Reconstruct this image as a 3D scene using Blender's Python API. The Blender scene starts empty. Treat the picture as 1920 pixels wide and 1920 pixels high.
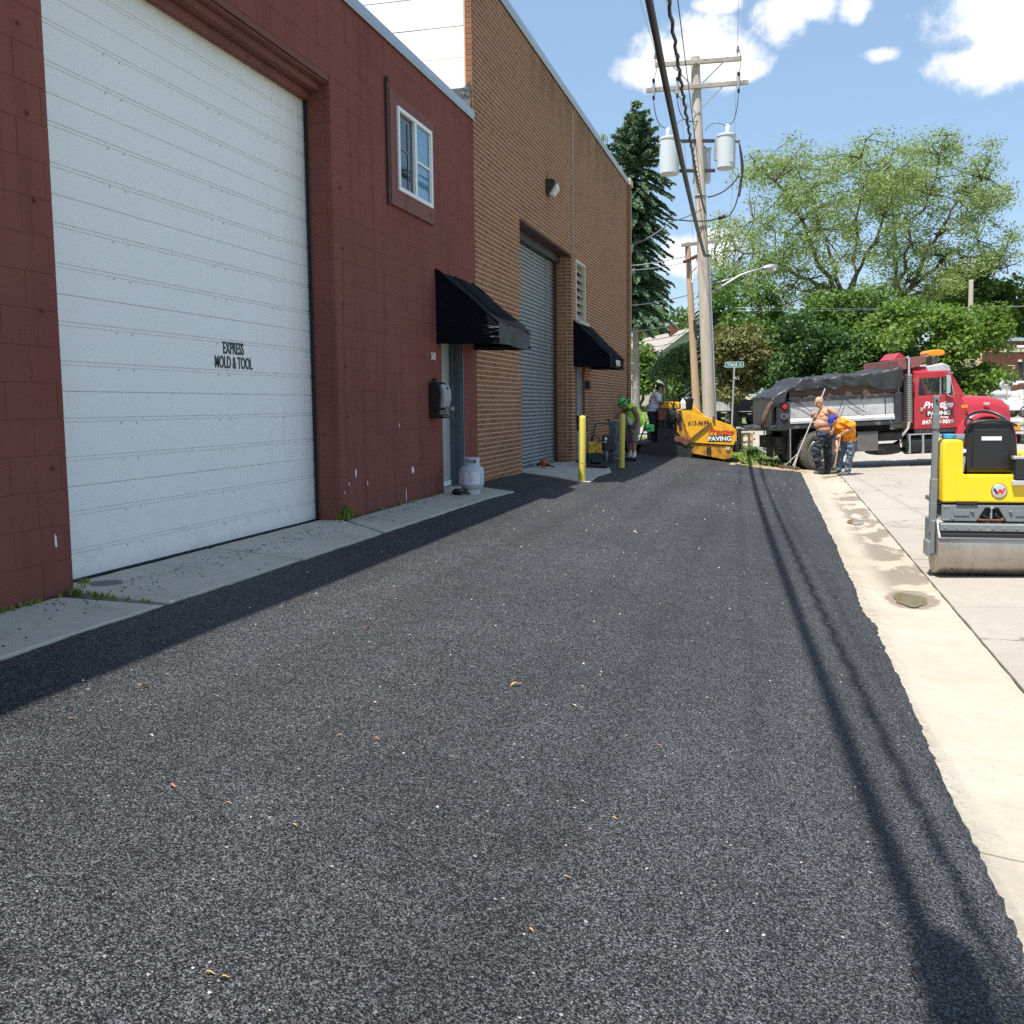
import bpy, bmesh, math, random
import numpy as np
from mathutils import Vector, Matrix, Euler, noise as mnoise

random.seed(7)
rng = np.random.default_rng(7)
R = math.radians
scene = bpy.context.scene
COL = scene.collection

# ------------------------------------------------------------------ camera
EYE = Vector((0.0, 0.0, 1.06))
F_PX = 1925.0
YAW, PITCH, ROLL = R(-14.568), R(5.909), R(-0.635)
_fwd = Vector((math.sin(YAW) * math.cos(PITCH), math.cos(YAW) * math.cos(PITCH), -math.sin(PITCH)))
_r0 = Vector((math.cos(YAW), -math.sin(YAW), 0.0))
_u0 = _r0.cross(_fwd)
_right = _r0 * math.cos(ROLL) + _u0 * math.sin(ROLL)
_up = -_r0 * math.sin(ROLL) + _u0 * math.cos(ROLL)
cam_data = bpy.data.cameras.new("camera")
cam_data.sensor_width = 36.0
cam_data.lens = 36.0 * F_PX / 1920.0
cam_data.clip_start, cam_data.clip_end = 0.05, 3000.0
cam = bpy.data.objects.new("camera", cam_data)
COL.objects.link(cam)
cam.matrix_world = Matrix(((_right.x, _up.x, -_fwd.x, EYE.x), (_right.y, _up.y, -_fwd.y, EYE.y), (_right.z, _up.z, -_fwd.z, EYE.z), (0, 0, 0, 1)))
scene.camera = cam


def W(u, v, d):
    """the place seen at photo pixel (u, v) when it lies d metres down the line of sight"""
    return EYE + d * (_fwd + _right * ((u - 960) / F_PX) - _up * ((v - 960) / F_PX))


def GZ(u, v, z):
    d = _fwd + _right * ((u - 960) / F_PX) - _up * ((v - 960) / F_PX)
    return EYE + d * ((z - EYE.z) / d.z)


# ------------------------------------------------------------------ light
SUN_TRAVEL = Vector((0.215, 0.40, -1.0)).normalized()
to_sun = -SUN_TRAVEL
SUN_EL = math.asin(to_sun.z)
SUN_AZ = math.atan2(to_sun.x, to_sun.y)
sun = bpy.data.lights.new("sun", "SUN")
sun.energy = 5.0
sun.angle = R(0.53)
sun.color = (1.0, 0.955, 0.89)
sun_o = bpy.data.objects.new("sun", sun)
COL.objects.link(sun_o)
sun_o.rotation_euler = SUN_TRAVEL.to_track_quat("-Z", "Y").to_euler()
sun_o.location = (-10, -20, 50)

scene.view_settings.view_transform = "Standard"
scene.view_settings.look = "None"
scene.view_settings.exposure = 0.74
scene.view_settings.gamma = 1.0
scene.view_settings.use_curve_mapping = False
scene.cycles.use_denoising = False
scene.cycles.max_bounces = 8
scene.cycles.transparent_max_bounces = 12

world = bpy.data.worlds.new("World")
scene.world = world
world.use_nodes = True
wn = world.node_tree
wn.nodes.clear()


class NT:
    """tiny node-tree helper"""

    def __init__(s, tree):
        s.t = tree

    def n(s, typ, ins=None, **kw):
        nd = s.t.nodes.new(typ)
        for k, v in kw.items():
            setattr(nd, k, v)
        for k, v in (ins or {}).items():
            sock = nd.inputs[k]
            if isinstance(v, bpy.types.NodeSocket):
                s.t.links.new(v, sock)
            else:
                sock.default_value = v
        return nd

    def math(s, op, a, b=0.0, clamp=False):
        nd = s.n("ShaderNodeMath", {0: a, 1: b}, operation=op)
        nd.use_clamp = clamp
        return nd.outputs[0]

    def vmath(s, op, a, b=(0, 0, 0)):
        nd = s.n("ShaderNodeVectorMath", {0: a, 1: b}, operation=op)
        return nd.outputs["Value"] if op in ("LENGTH", "DOT_PRODUCT", "DISTANCE") else nd.outputs[0]

    def mix(s, f, a, b, blend="MIX"):
        nd = s.n("ShaderNodeMix", data_type="RGBA", blend_type=blend)
        for i, v in ((0, f), (6, a), (7, b)):
            if isinstance(v, bpy.types.NodeSocket):
                s.t.links.new(v, nd.inputs[i])
            else:
                if i and len(v) == 3:
                    v = (*v, 1)
                nd.inputs[i].default_value = v
        return nd.outputs[2]

    def rng(s, v, a, b, c=0.0, d=1.0, smooth=False):
        nd = s.n("ShaderNodeMapRange", {0: v, 1: a, 2: b, 3: c, 4: d})
        nd.interpolation_type = "SMOOTHSTEP" if smooth else "LINEAR"
        return nd.outputs[0]

    def noise(s, vec, scale, detail=3.0, rough=0.55, dist=0.0):
        return s.n("ShaderNodeTexNoise", {"Vector": vec, "Scale": scale, "Detail": detail, "Roughness": rough, "Distortion": dist}).outputs[0]


g = NT(wn)
sky = g.n("ShaderNodeTexSky", sky_type="NISHITA", sun_disc=False)
sky.sun_elevation, sky.sun_rotation = SUN_EL, SUN_AZ
sky.altitude, sky.air_density, sky.dust_density, sky.ozone_density = 200.0, 1.0, 0.7, 1.6
tc = g.n("ShaderNodeTexCoord")
dirv = g.vmath("NORMALIZE", tc.outputs["Generated"])


def dir_of(u, v):
    return (W(u, v, 1.0) - EYE).normalized()


# clouds: (pixel centre or compass direction, half width, half height) puffs; six show in the frame, the others are scattered over the rest of the sky
puffs = [(1212, 132, 66, 30), (1255, 108, 72, 48), (1310, 96, 84, 62), (1352, 112, 72, 50), (1396, 132, 40, 24),
         (1350, 8, 45, 16), (1475, 30, 60, 42), (1520, 12, 60, 34), (1600, 14, 34, 26),
         (1860, 20, 95, 78), (1905, 80, 110, 60), (1830, 118, 85, 36), (1880, 95, 70, 50), (1655, 102, 60, 22),
         (1290, 478, 55, 40), (1340, 470, 60, 46)]
blobs = [(dir_of(u, v), a / F_PX, b / F_PX) for u, v, a, b in puffs]
for az, el, a, b in [(65, 28, .16, .07), (75, 31, .12, .08), (110, 40, .17, .08), (150, 24, .2, .08), (165, 27, .14, .09), (215, 32, .16, .07), (228, 30, .12, .06), (262, 22, .2, .08), (300, 35, .15, .08), (310, 33, .12, .07), (330, 52, .15, .09)]:
    e, z = R(el), R(az)
    blobs.append((Vector((math.sin(z) * math.cos(e), math.cos(z) * math.cos(e), math.sin(e))), a, b))
field = None
under = None
nz = g.noise(dirv, 26.0, 8.0, 0.62)
nz2 = g.noise(dirv, 7.0, 3.0, 0.5)
wob = g.math("ADD", g.math("MULTIPLY", g.math("SUBTRACT", nz, 0.5), 1.9), g.math("MULTIPLY", g.math("SUBTRACT", nz2, 0.5), 0.7))
for c, a, b in blobs:
    rt = Vector((c.y, -c.x, 0)).normalized()
    uv = rt.cross(c).normalized()
    dx = g.math("DIVIDE", g.vmath("DOT_PRODUCT", dirv, tuple(rt)), a)
    dy = g.math("DIVIDE", g.math("SUBTRACT", g.vmath("DOT_PRODUCT", dirv, tuple(uv)), 0.0), b)
    front = g.vmath("DOT_PRODUCT", dirv, tuple(c))
    r2 = g.math("ADD", g.math("MULTIPLY", dx, dx), g.math("MULTIPLY", dy, dy))
    dens = g.math("SUBTRACT", 0.38 if abs(a - 60 / F_PX) < 1e-6 and b < 23 / F_PX and b > 21 / F_PX else 1.0, g.math("SQRT", r2))
    dens = g.math("MULTIPLY", g.math("ADD", dens, 2.0), g.rng(front, 0.0, 0.05))
    dens = g.math("SUBTRACT", dens, 2.0)
    field = dens if field is None else g.math("MAXIMUM", field, dens)
body = g.math("ADD", field, g.math("MULTIPLY", wob, 1.0))
mask = g.rng(body, -0.15, 0.55, 0, 1, True)
core = g.rng(body, 0.35, 1.1, 0, 1, True)
ccol = g.mix(g.math("MULTIPLY", core, g.noise(dirv, 6.0, 2.0)), (0.99, 0.99, 1.0), (0.80, 0.79, 0.84))
pale = g.mix(0.30, sky.outputs[0], (4.8, 7.2, 10.4))
bg_sky = g.n("ShaderNodeBackground", {"Color": pale, "Strength": 0.082})
bg_cl = g.n("ShaderNodeBackground", {"Color": ccol, "Strength": 0.74})
mx = g.n("ShaderNodeMixShader", {0: mask, 1: bg_sky.outputs[0], 2: bg_cl.outputs[0]})
g.n("ShaderNodeOutputWorld", {0: mx.outputs[0]})


# ------------------------------------------------------------------ tagging
def tag(o, label=None, cat=None, group=None, kind=None):
    if label: o["label"] = label
    if cat: o["category"] = cat
    if group: o["group"] = group
    if kind: o["kind"] = kind
    return o


def thing(name, label, cat, loc=(0, 0, 0), rotz=0.0, group=None, rot=None):
    o = bpy.data.objects.new(name, None)
    o.empty_display_size = 0.2
    COL.objects.link(o)
    o.location = loc
    o.rotation_euler = rot if rot else (0, 0, rotz)
    return tag(o, label, cat, group)


def link(name, me, parent=None, loc=None, rot=None):
    o = bpy.data.objects.new(name, me)
    COL.objects.link(o)
    if parent: o.parent = parent
    if loc is not None: o.location = loc
    if rot is not None: o.rotation_euler = rot
    return o


def copy_tree(o, parent=None):
    c = o.copy()
    COL.objects.link(c)
    if parent: c.parent = parent
    for ch in list(o.children):
        copy_tree(ch, c)
    return c


# ------------------------------------------------------------------ mesh builder
class MB:
    def __init__(s):
        s.v, s.f, s.m = [], [], []
        s.mi = 0

    def add(s, verts, faces):
        b = len(s.v)
        s.v.extend([tuple(p) for p in verts])
        s.f.extend([tuple(b + i for i in f) for f in faces])
        s.m.extend([s.mi] * len(faces))
        return s

    def box(s, c, size, rot=None, taper=(1, 1)):
        sx, sy, sz = size[0] / 2, size[1] / 2, size[2] / 2
        tx, ty = taper
        P = [(-sx, -sy, -sz), (sx, -sy, -sz), (sx, sy, -sz), (-sx, sy, -sz), (-sx * tx, -sy * ty, sz), (sx * tx, -sy * ty, sz), (sx * tx, sy * ty, sz), (-sx * tx, sy * ty, sz)]
        m = Euler(rot).to_matrix() if rot else None
        c = Vector(c)
        P = [c + (m @ Vector(p) if m else Vector(p)) for p in P]
        return s.add(P, [(0, 3, 2, 1), (4, 5, 6, 7), (0, 1, 5, 4), (1, 2, 6, 5), (2, 3, 7, 6), (3, 0, 4, 7)])

    def bb(s, a, b):
        return s.box([(a[i] + b[i]) / 2 for i in range(3)], [abs(b[i] - a[i]) for i in range(3)])

    def tube(s, pts, r, n=8, caps=True):
        pts = [Vector(p) for p in pts]
        k = len(pts)
        rs = list(r) if hasattr(r, "__len__") else [r] * k
        V = []
        ref = None
        for i in range(k):
            t = (pts[min(i + 1, k - 1)] - pts[max(i - 1, 0)]).normalized()
            if ref is None:
                ref = Vector((0, 0, 1)) if abs(t.z) < 0.9 else Vector((1, 0, 0))
            a = (ref - t * ref.dot(t)).normalized()
            ref = a
            bb = t.cross(a)
            for j in range(n):
                q = 2 * math.pi * j / n
                V.append(pts[i] + (a * math.cos(q) + bb * math.sin(q)) * rs[i])
        Fc = []
        for i in range(k - 1):
            for j in range(n):
                Fc.append((i * n + j, i * n + (j + 1) % n, (i + 1) * n + (j + 1) % n, (i + 1) * n + j))
        if caps:
            Fc.append(tuple(range(n - 1, -1, -1)))
            Fc.append(tuple((k - 1) * n + j for j in range(n)))
        return s.add(V, Fc)

    def bar(s, a, b, w, h):
        """rectangular bar from a to b"""
        a, b = Vector(a), Vector(b)
        t = (b - a).normalized()
        up = Vector((0, 0, 1)) if abs(t.z) < 0.95 else Vector((0, 1, 0))
        x = t.cross(up).normalized() * (w / 2)
        y = x.normalized().cross(t) * (h / 2)
        P = [a - x - y, a + x - y, a + x + y, a - x + y, b - x - y, b + x - y, b + x + y, b - x + y]
        return s.add(P, [(0, 1, 2, 3), (7, 6, 5, 4), (0, 4, 5, 1), (1, 5, 6, 2), (2, 6, 7, 3), (3, 7, 4, 0)])

    def lathe(s, prof, c=(0, 0, 0), axis="Z", n=24, close=True):
        V = []
        for r, h in prof:
            for j in range(n):
                q = 2 * math.pi * j / n
                x, y = r * math.cos(q), r * math.sin(q)
                p = {"Z": (x, y, h), "Y": (x, h, -y), "X": (h, x, y)}[axis]
                V.append((p[0] + c[0], p[1] + c[1], p[2] + c[2]))
        Fc = []
        for i in range(len(prof) - 1):
            for j in range(n):
                Fc.append((i * n + j, i * n + (j + 1) % n, (i + 1) * n + (j + 1) % n, (i + 1) * n + j))
        if close:
            Fc.append(tuple(range(n - 1, -1, -1)))
            Fc.append(tuple((len(prof) - 1) * n + j for j in range(n)))
        return s.add(V, Fc)

    def ell(s, c, rad, n=12, m=8, rot=None):
        V, Fc = [], []
        M = Euler(rot).to_matrix() if rot else None
        for i in range(m + 1):
            th = math.pi * i / m
            for j in range(n):
                q = 2 * math.pi * j / n
                p = Vector((rad[0] * math.sin(th) * math.cos(q), rad[1] * math.sin(th) * math.sin(q), rad[2] * math.cos(th)))
                if M: p = M @ p
                V.append((c[0] + p.x, c[1] + p.y, c[2] + p.z))
        for i in range(m):
            for j in range(n):
                Fc.append((i * n + j, (i + 1) * n + j, (i + 1) * n + (j + 1) % n, i * n + (j + 1) % n))
        return s.add(V, Fc)

    def prism(s, poly, a, b, axis="Y"):
        """polygon in the two other axes (in order) extruded from a to b"""
        def P(p, t):
            return {"Y": (p[0], t, p[1]), "X": (t, p[0], p[1]), "Z": (p[0], p[1], t)}[axis]
        n = len(poly)
        V = [P(p, a) for p in poly] + [P(p, b) for p in poly]
        Fc = [tuple(range(n)), tuple(range(2 * n - 1, n - 1, -1))]
        Fc += [(i, n + i, n + (i + 1) % n, (i + 1) % n) for i in range(n)]
        return s.add(V, Fc)

    def grid(s, nu, nv, fn):
        V = [fn(i / nu, j / nv) for j in range(nv + 1) for i in range(nu + 1)]
        Fc = [(j * (nu + 1) + i, j * (nu + 1) + i + 1, (j + 1) * (nu + 1) + i + 1, (j + 1) * (nu + 1) + i) for j in range(nv) for i in range(nu)]
        return s.add(V, Fc)

    def mesh(s, name, mats, smooth=False, fix=True):
        me = bpy.data.meshes.new(name)
        me.from_pydata(s.v, [], s.f)
        mats = mats if isinstance(mats, (list, tuple)) else [mats]
        for m in mats:
            me.materials.append(m)
        if len(mats) > 1:
            me.polygons.foreach_set("material_index", s.m)
        if fix:
            bm = bmesh.new()
            bm.from_mesh(me)
            bmesh.ops.recalc_face_normals(bm, faces=bm.faces)
            bm.to_mesh(me)
            bm.free()
        if smooth:
            me.polygons.foreach_set("use_smooth", [True] * len(me.polygons))
            if smooth is not True:
                me.set_sharp_from_angle(angle=R(smooth))
        me.update()
        return me

    def build(s, name, mats, parent=None, smooth=False, bevel=0.0, segs=1, off=None, loc=None):
        if off is not None:
            s.v = [(p[0] - off[0], p[1] - off[1], p[2] - off[2]) for p in s.v]
        o = link(name, s.mesh(name, mats, smooth), parent, loc)
        if bevel:
            md = o.modifiers.new("bevel", "BEVEL")
            md.width, md.segments, md.limit_method, md.angle_limit = bevel, segs, "ANGLE", R(40)
        return o


def quads_mesh(name, V, mat, smooth=False):
    """V: n x 4 x 3 array"""
    n = len(V)
    me = bpy.data.meshes.new(name)
    me.vertices.add(4 * n)
    me.vertices.foreach_set("co", np.asarray(V, dtype=np.float32).ravel())
    me.loops.add(4 * n)
    me.loops.foreach_set("vertex_index", np.arange(4 * n, dtype=np.int32))
    me.polygons.add(n)
    me.polygons.foreach_set("loop_start", np.arange(0, 4 * n, 4, dtype=np.int32))
    me.polygons.foreach_set("loop_total", np.full(n, 4, dtype=np.int32))
    me.materials.append(mat)
    me.update(calc_edges=True)
    me.validate()
    return me


def text(name, body, mat, parent, origin, xdir, ydir, height, xs=1.0, shear=0.0, bold=0.0, depth=0.002, align="CENTER", space=1.0):
    """lettering as a thin mesh whose reading direction is xdir"""
    cu = bpy.data.curves.new(name, "FONT")
    cu.body = body
    cu.size = height / 0.69
    cu.shear = shear
    cu.offset = bold
    cu.extrude = depth
    cu.align_x = align
    cu.space_character = space
    cu.resolution_u = 4
    o = bpy.data.objects.new(name, cu)
    COL.objects.link(o)
    dg = bpy.context.evaluated_depsgraph_get()
    me = bpy.data.meshes.new_from_object(o.evaluated_get(dg))
    bpy.data.objects.remove(o)
    x, y = Vector(xdir).normalized(), Vector(ydir).normalized()
    z = x.cross(y)
    m = Matrix((x * xs, y, z)).transposed().to_4x4()
    m.translation = Vector(origin)
    me.transform(m)
    me.materials.clear()
    me.materials.append(mat)
    return link(name, me, parent)

# ------------------------------------------------------------------ materials
def newmat(name):
    m = bpy.data.materials.new(name)
    m.use_nodes = True
    m.node_tree.nodes.clear()
    return m, NT(m.node_tree)


def out(g, col, rough=0.6, metal=0.0, spec=0.5, bump=None, bstr=0.3, bdist=0.01, **kw):
    ins = {"Base Color": col if isinstance(col, bpy.types.NodeSocket) else (*col, 1), "Roughness": rough, "Metallic": metal, "Specular IOR Level": spec}
    ins.update(kw)
    b = g.n("ShaderNodeBsdfPrincipled", ins)
    if bump is not None:
        bn = g.n("ShaderNodeBump", {"Height": bump, "Strength": bstr, "Distance": bdist})
        g.t.links.new(bn.outputs[0], b.inputs["Normal"])
    g.n("ShaderNodeOutputMaterial", {0: b.outputs[0]})
    return b


def pos(g):
    return g.n("ShaderNodeNewGeometry").outputs["Position"]


def M(name, col, rough=0.6, metal=0.0, var=0.18, vs=4.0, bump=0.0, bs=80.0, spec=0.5, dirt=None, ds=2.0, dlo=0.5, dhi=0.75, **kw):
    m, g = newmat(name)
    tc = g.n("ShaderNodeTexCoord").outputs["Object"]
    n = g.noise(tc, vs, 4.0)
    c = g.mix(n, [max(0, x * (1 - var)) for x in col], [min(1, x * (1 + var)) for x in col])
    rr = rough
    if dirt:
        d = g.rng(g.noise(tc, ds, 5.0, 0.65), dlo, dhi)
        c = g.mix(d, c, dirt)
        rr = g.rng(d, 0, 1, rough, min(1, rough + 0.3))
    out(g, c, rr, metal, spec, g.noise(tc, bs, 3.0) if bump else None, bump, 0.01, **kw)
    return m


def leafmat(name, c1, c2, trans=0.35, rough=0.5):
    m, g = newmat(name)
    geo = g.n("ShaderNodeNewGeometry")
    c = g.mix(geo.outputs["Random Per Island"], c1, c2)
    b = g.n("ShaderNodeBsdfPrincipled", {"Base Color": c, "Roughness": rough, "Specular IOR Level": 0.35})
    t = g.n("ShaderNodeBsdfTranslucent", {"Color": g.mix(0.5, c, (c2[0] * 1.2, c2[1] * 1.3, c2[2] * 0.6))})
    mx = g.n("ShaderNodeMixShader", {0: trans, 1: b.outputs[0], 2: t.outputs[0]})
    g.n("ShaderNodeOutputMaterial", {0: mx.outputs[0]})
    return m


MT = {}


def asphalt_mat():
    m, g = newmat("fresh_asphalt")
    p = pos(g)
    vo = g.n("ShaderNodeTexVoronoi", {"Vector": p, "Scale": 225.0, "Randomness": 1.0})
    sep = g.n("ShaderNodeSeparateColor", {0: vo.outputs["Color"]})
    v2 = g.n("ShaderNodeTexVoronoi", {"Vector": p, "Scale": 120.0})
    s2 = g.n("ShaderNodeSeparateColor", {0: v2.outputs["Color"]})
    stone = g.rng(g.math("POWER", sep.outputs[0], 2.6), 0, 1, 0.005, 0.168)
    fine = g.rng(s2.outputs[1], 0, 1, 0.55, 1.45)
    val = g.math("MULTIPLY", stone, fine)
    bright = g.math("GREATER_THAN", s2.outputs[2], 0.9988)
    val = g.math("ADD", val, g.math("MULTIPLY", bright, 0.30))
    # roller passes run along the strip; coarse and tight patches; a little pale dust
    lane = g.n("ShaderNodeMapping", {"Vector": p, "Scale": (1.6, 0.06, 1.0)})
    lanes = g.rng(g.noise(lane.outputs[0], 1.5, 2.0), 0.35, 0.65, 0.86, 1.12)
    patch = g.rng(g.noise(p, 0.45, 4.0, 0.6), 0.32, 0.68, 0.88, 1.13)
    val = g.math("MULTIPLY", g.math("MULTIPLY", val, g.math("MULTIPLY", lanes, patch)), g.rng(g.noise(p, 5.0, 3.0), 0.3, 0.7, 0.9, 1.1))
    dust = g.math("MULTIPLY", g.rng(g.noise(p, 1.1, 6.0, 0.7), 0.6, 0.8), 0.012)
    val = g.math("ADD", val, dust)
    tint = g.mix(sep.outputs[1], (1.06, 1.0, 0.95), (0.88, 0.97, 1.14))
    c = g.mix(1.0, tint, g.n("ShaderNodeCombineColor", {0: val, 1: val, 2: val}).outputs[0], "MULTIPLY")
    hgt = g.math("ADD", g.math("MULTIPLY", vo.outputs["Distance"], -1.2), g.math("MULTIPLY", v2.outputs["Distance"], -0.8))
    out(g, c, g.rng(sep.outputs[1], 0, 1, 0.45, 0.75), 0, 0.18, hgt, 0.8, 0.005)
    return m


def concrete_mat(name, base, stain, crack=True, wet=None, speck=0.5, warm=(1, 1, 1)):
    m, g = newmat(name)
    p = pos(g)
    n1 = g.noise(p, 0.8, 5.0, 0.6)
    n2 = g.noise(p, 9.0, 5.0, 0.65)
    n3 = g.noise(p, 130.0, 2.0)
    c = g.mix(g.rng(n1, 0.35, 0.68), base, stain)
    c = g.mix(g.math("MULTIPLY", g.rng(n2, 0.45, 0.75), 0.4), c, [x * 0.72 for x in stain])
    c = g.mix(g.math("MULTIPLY", g.rng(n3, 0.35, 0.7), speck), c, [x * 0.66 for x in base])
    vo = g.n("ShaderNodeTexVoronoi", {"Vector": p, "Scale": 28.0})
    dots = g.rng(g.math("ADD", vo.outputs["Distance"], g.math("MULTIPLY", g.noise(p, 3.0, 2.0), 0.12)), 0.10, 0.14, 1, 0)
    c = g.mix(g.math("MULTIPLY", dots, 0.55), c, (0.07, 0.065, 0.06))
    if crack:
        w = g.vmath("ADD", p, g.vmath("SCALE", g.n("ShaderNodeTexNoise", {"Vector": p, "Scale": 1.5}).outputs[1]))
        ve = g.n("ShaderNodeTexVoronoi", {"Vector": g.vmath("ADD", p, g.n("ShaderNodeTexNoise", {"Vector": p, "Scale": 2.2, "Detail": 5.0}).outputs[1]), "Scale": 0.33}, feature="DISTANCE_TO_EDGE")
        ck = g.rng(ve.outputs["Distance"], 0.0, 0.006, 1, 0)
        c = g.mix(g.math("MULTIPLY", ck, 0.75), c, (0.06, 0.055, 0.05))
    rough = 0.85
    if name == "walk_concrete":
        sp = g.rng(g.noise(p, 7.0, 7.0, 0.75), 0.63, 0.72)
        c = g.mix(g.math("MULTIPLY", sp, 0.7), c, (0.72, 0.72, 0.68))
        dk = g.rng(g.noise(g.vmath("ADD", p, (7.3, 2.2, 0.4)), 2.6, 7.0, 0.7), 0.55, 0.75)
        c = g.mix(g.math("MULTIPLY", dk, 0.6), c, (0.17, 0.155, 0.125))
        sx = g.n("ShaderNodeSeparateXYZ", {0: p})
        ty = g.math("SUBTRACT", sx.outputs[1], 5.45)
        tx_ = g.math("ADD", sx.outputs[0], 4.02)
        oil = g.rng(g.math("ADD", g.math("ADD", g.math("MULTIPLY", g.math("MULTIPLY", ty, ty), 60.0), g.math("MULTIPLY", g.math("MULTIPLY", tx_, tx_), 90.0)), g.math("MULTIPLY", g.noise(p, 14.0, 4.0), 0.9)), 1.0, 1.5, 1, 0)
        c = g.mix(g.math("MULTIPLY", oil, 0.8), c, (0.085, 0.09, 0.095))
    if wet:
        mp = g.n("ShaderNodeMapping", {"Vector": p, "Scale": (1.3, 0.5, 1.0)})
        wn_ = g.noise(mp.outputs[0], 1.7, 4.0, 0.6, 0.4)
        sx = g.n("ShaderNodeSeparateXYZ", {0: p})
        near = g.rng(sx.outputs[0], 0.82, 1.08, 0, 1, True)
        far = g.rng(sx.outputs[1], 8.6, 10.0, 0, 1)
        wm = g.math("MULTIPLY", g.math("MULTIPLY", g.rng(wn_, 0.5, 0.55), near), far)
        ex = g.math("DIVIDE", g.math("SUBTRACT", sx.outputs[0], 1.10), 0.22)
        ey_ = g.math("DIVIDE", g.math("SUBTRACT", sx.outputs[1], 9.12), 0.46)
        ring = g.math("ADD", g.math("ADD", g.math("MULTIPLY", ex, ex), g.math("MULTIPLY", ey_, ey_)), g.math("MULTIPLY", g.math("SUBTRACT", g.noise(p, 5.0, 5.0), 0.5), 1.3))
        wm = g.math("MAXIMUM", wm, g.rng(ring, 0.75, 1.0, 1, 0))
        c = g.mix(g.math("MULTIPLY", wm, 0.75), c, wet)
        rough = g.rng(wm, 0, 1, 0.85, 0.35)
        streak = g.n("ShaderNodeMapping", {"Vector": p, "Scale": (3.0, 14.0, 1.0), "Rotation": (0, 0, 0.6)})
        st = g.rng(g.noise(streak.outputs[0], 1.2, 4.0, 0.7), 0.62, 0.74)
        c = g.mix(g.math("MULTIPLY", st, 0.7), c, (0.22, 0.17, 0.11))
        mud = g.math("MULTIPLY", g.rng(g.noise(p, 2.3, 6.0, 0.7), 0.5, 0.72), g.rng(sx.outputs[0], 0.6, 1.3, 0.9, 0.35))
        c = g.mix(g.math("MULTIPLY", mud, 0.55), c, (0.30, 0.235, 0.15))
        edge = g.math("MULTIPLY", g.rng(g.math("ADD", sx.outputs[0], g.math("MULTIPLY", g.noise(p, 9.0, 4.0), 0.12)), 0.76, 0.86, 1, 0), g.rng(g.noise(p, 30.0, 4.0, 0.7), 0.45, 0.6))
        c = g.mix(g.math("MULTIPLY", edge, 0.4), c, (0.05, 0.047, 0.045))
        sx2 = g.rng(g.noise(p, 55.0, 2.0), 0.70, 0.74)
        c = g.mix(g.math("MULTIPLY", sx2, 0.6), c, (0.10, 0.09, 0.08))
    out(g, c, rough, 0, 0.3, g.math("ADD", g.math("MULTIPLY", n3, 0.5), n2), 0.25, 0.008)
    return m


def brick_mat(name, cols, grime=True):
    m, g = newmat(name)
    p = pos(g)
    oi = g.n("ShaderNodeObjectInfo").outputs["Random"]
    ri = g.n("ShaderNodeNewGeometry").outputs["Random Per Island"]
    r = g.math("FRACT", g.math("ADD", oi, ri))
    c = g.mix(g.rng(r, 0, 0.5), cols[0], cols[1])
    c = g.mix(g.rng(r, 0.5, 1.0), c, cols[2])
    n = g.noise(p, 45.0, 4.0, 0.7)
    c = g.mix(g.rng(n, 0.3, 0.75), c, [x * 0.72 for x in cols[1]])
    if grime:
        sx = g.n("ShaderNodeSeparateXYZ", {0: p})
        mp = g.n("ShaderNodeMapping", {"Vector": p, "Scale": (1.0, 2.5, 0.5)})
        st = g.noise(mp.outputs[0], 1.1, 5.0, 0.65)
        top = g.rng(sx.outputs[2], 5.7, 7.0, 0, 1)
        mid = g.rng(sx.outputs[1], 15.5, 18.5, 0, 1)
        d = g.math("MULTIPLY", g.math("MULTIPLY", g.rng(g.math("ADD", st, g.math("MULTIPLY", top, 0.1)), 0.48, 0.66), top), mid)
        c = g.mix(g.math("MULTIPLY", d, 0.75), c, (0.035, 0.028, 0.024))
        g2 = g.rng(g.noise(p, 1.3, 4.0, 0.6), 0.5, 0.75)
        c = g.mix(g.math("MULTIPLY", g2, 0.35), c, (0.10, 0.06, 0.04))
    out(g, c, 0.9, 0, 0.06, n, 0.3, 0.005)
    return m


def paint_wall_mat():
    m, g = newmat("maroon_masonry_paint")
    p = pos(g)
    n1 = g.noise(p, 0.7, 4.0, 0.6)
    n2 = g.noise(p, 70.0, 4.0, 0.7)
    c = g.mix(g.rng(n1, 0.3, 0.7), (0.20, 0.070, 0.058), (0.24, 0.087, 0.073))
    stk = g.n("ShaderNodeMapping", {"Vector": p, "Scale": (1.0, 6.0, 0.35)})
    c = g.mix(g.math("MULTIPLY", g.rng(g.noise(stk.outputs[0], 1.0, 5.0, 0.65), 0.48, 0.75), 0.6), c, (0.118, 0.042, 0.034))
    c = g.mix(g.math("MULTIPLY", g.rng(g.noise(p, 1.9, 2.0), 0.62, 0.66), 0.22), c, (0.27, 0.10, 0.088))
    vo = g.n("ShaderNodeTexVoronoi", {"Vector": p, "Scale": 1.7})
    chip = g.rng(g.math("ADD", vo.outputs["Distance"], g.math("MULTIPLY", g.noise(p, 30.0, 3.0), 0.03)), 0.024, 0.030, 1, 0)
    low = g.rng(g.n("ShaderNodeSeparateXYZ", {0: p}).outputs[2], 0.5, 2.4, 1, 0)
    c = g.mix(g.math("MULTIPLY", chip, 0.8), c, g.mix(low, (0.07, 0.03, 0.026), (0.16, 0.1, 0.09)))
    base = g.math("MULTIPLY", g.rng(g.n("ShaderNodeSeparateXYZ", {0: p}).outputs[2], 0.0, 0.35, 1, 0), g.rng(g.noise(p, 5.0, 4.0), 0.4, 0.65))
    c = g.mix(g.math("MULTIPLY", base, 0.5), c, (0.11, 0.075, 0.06))
    out(g, c, 0.8, 0, 0.05, g.math("ADD", n2, g.math("MULTIPLY", g.noise(p, 14.0, 3.0), 0.6)), 0.28, 0.01)
    return m


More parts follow.
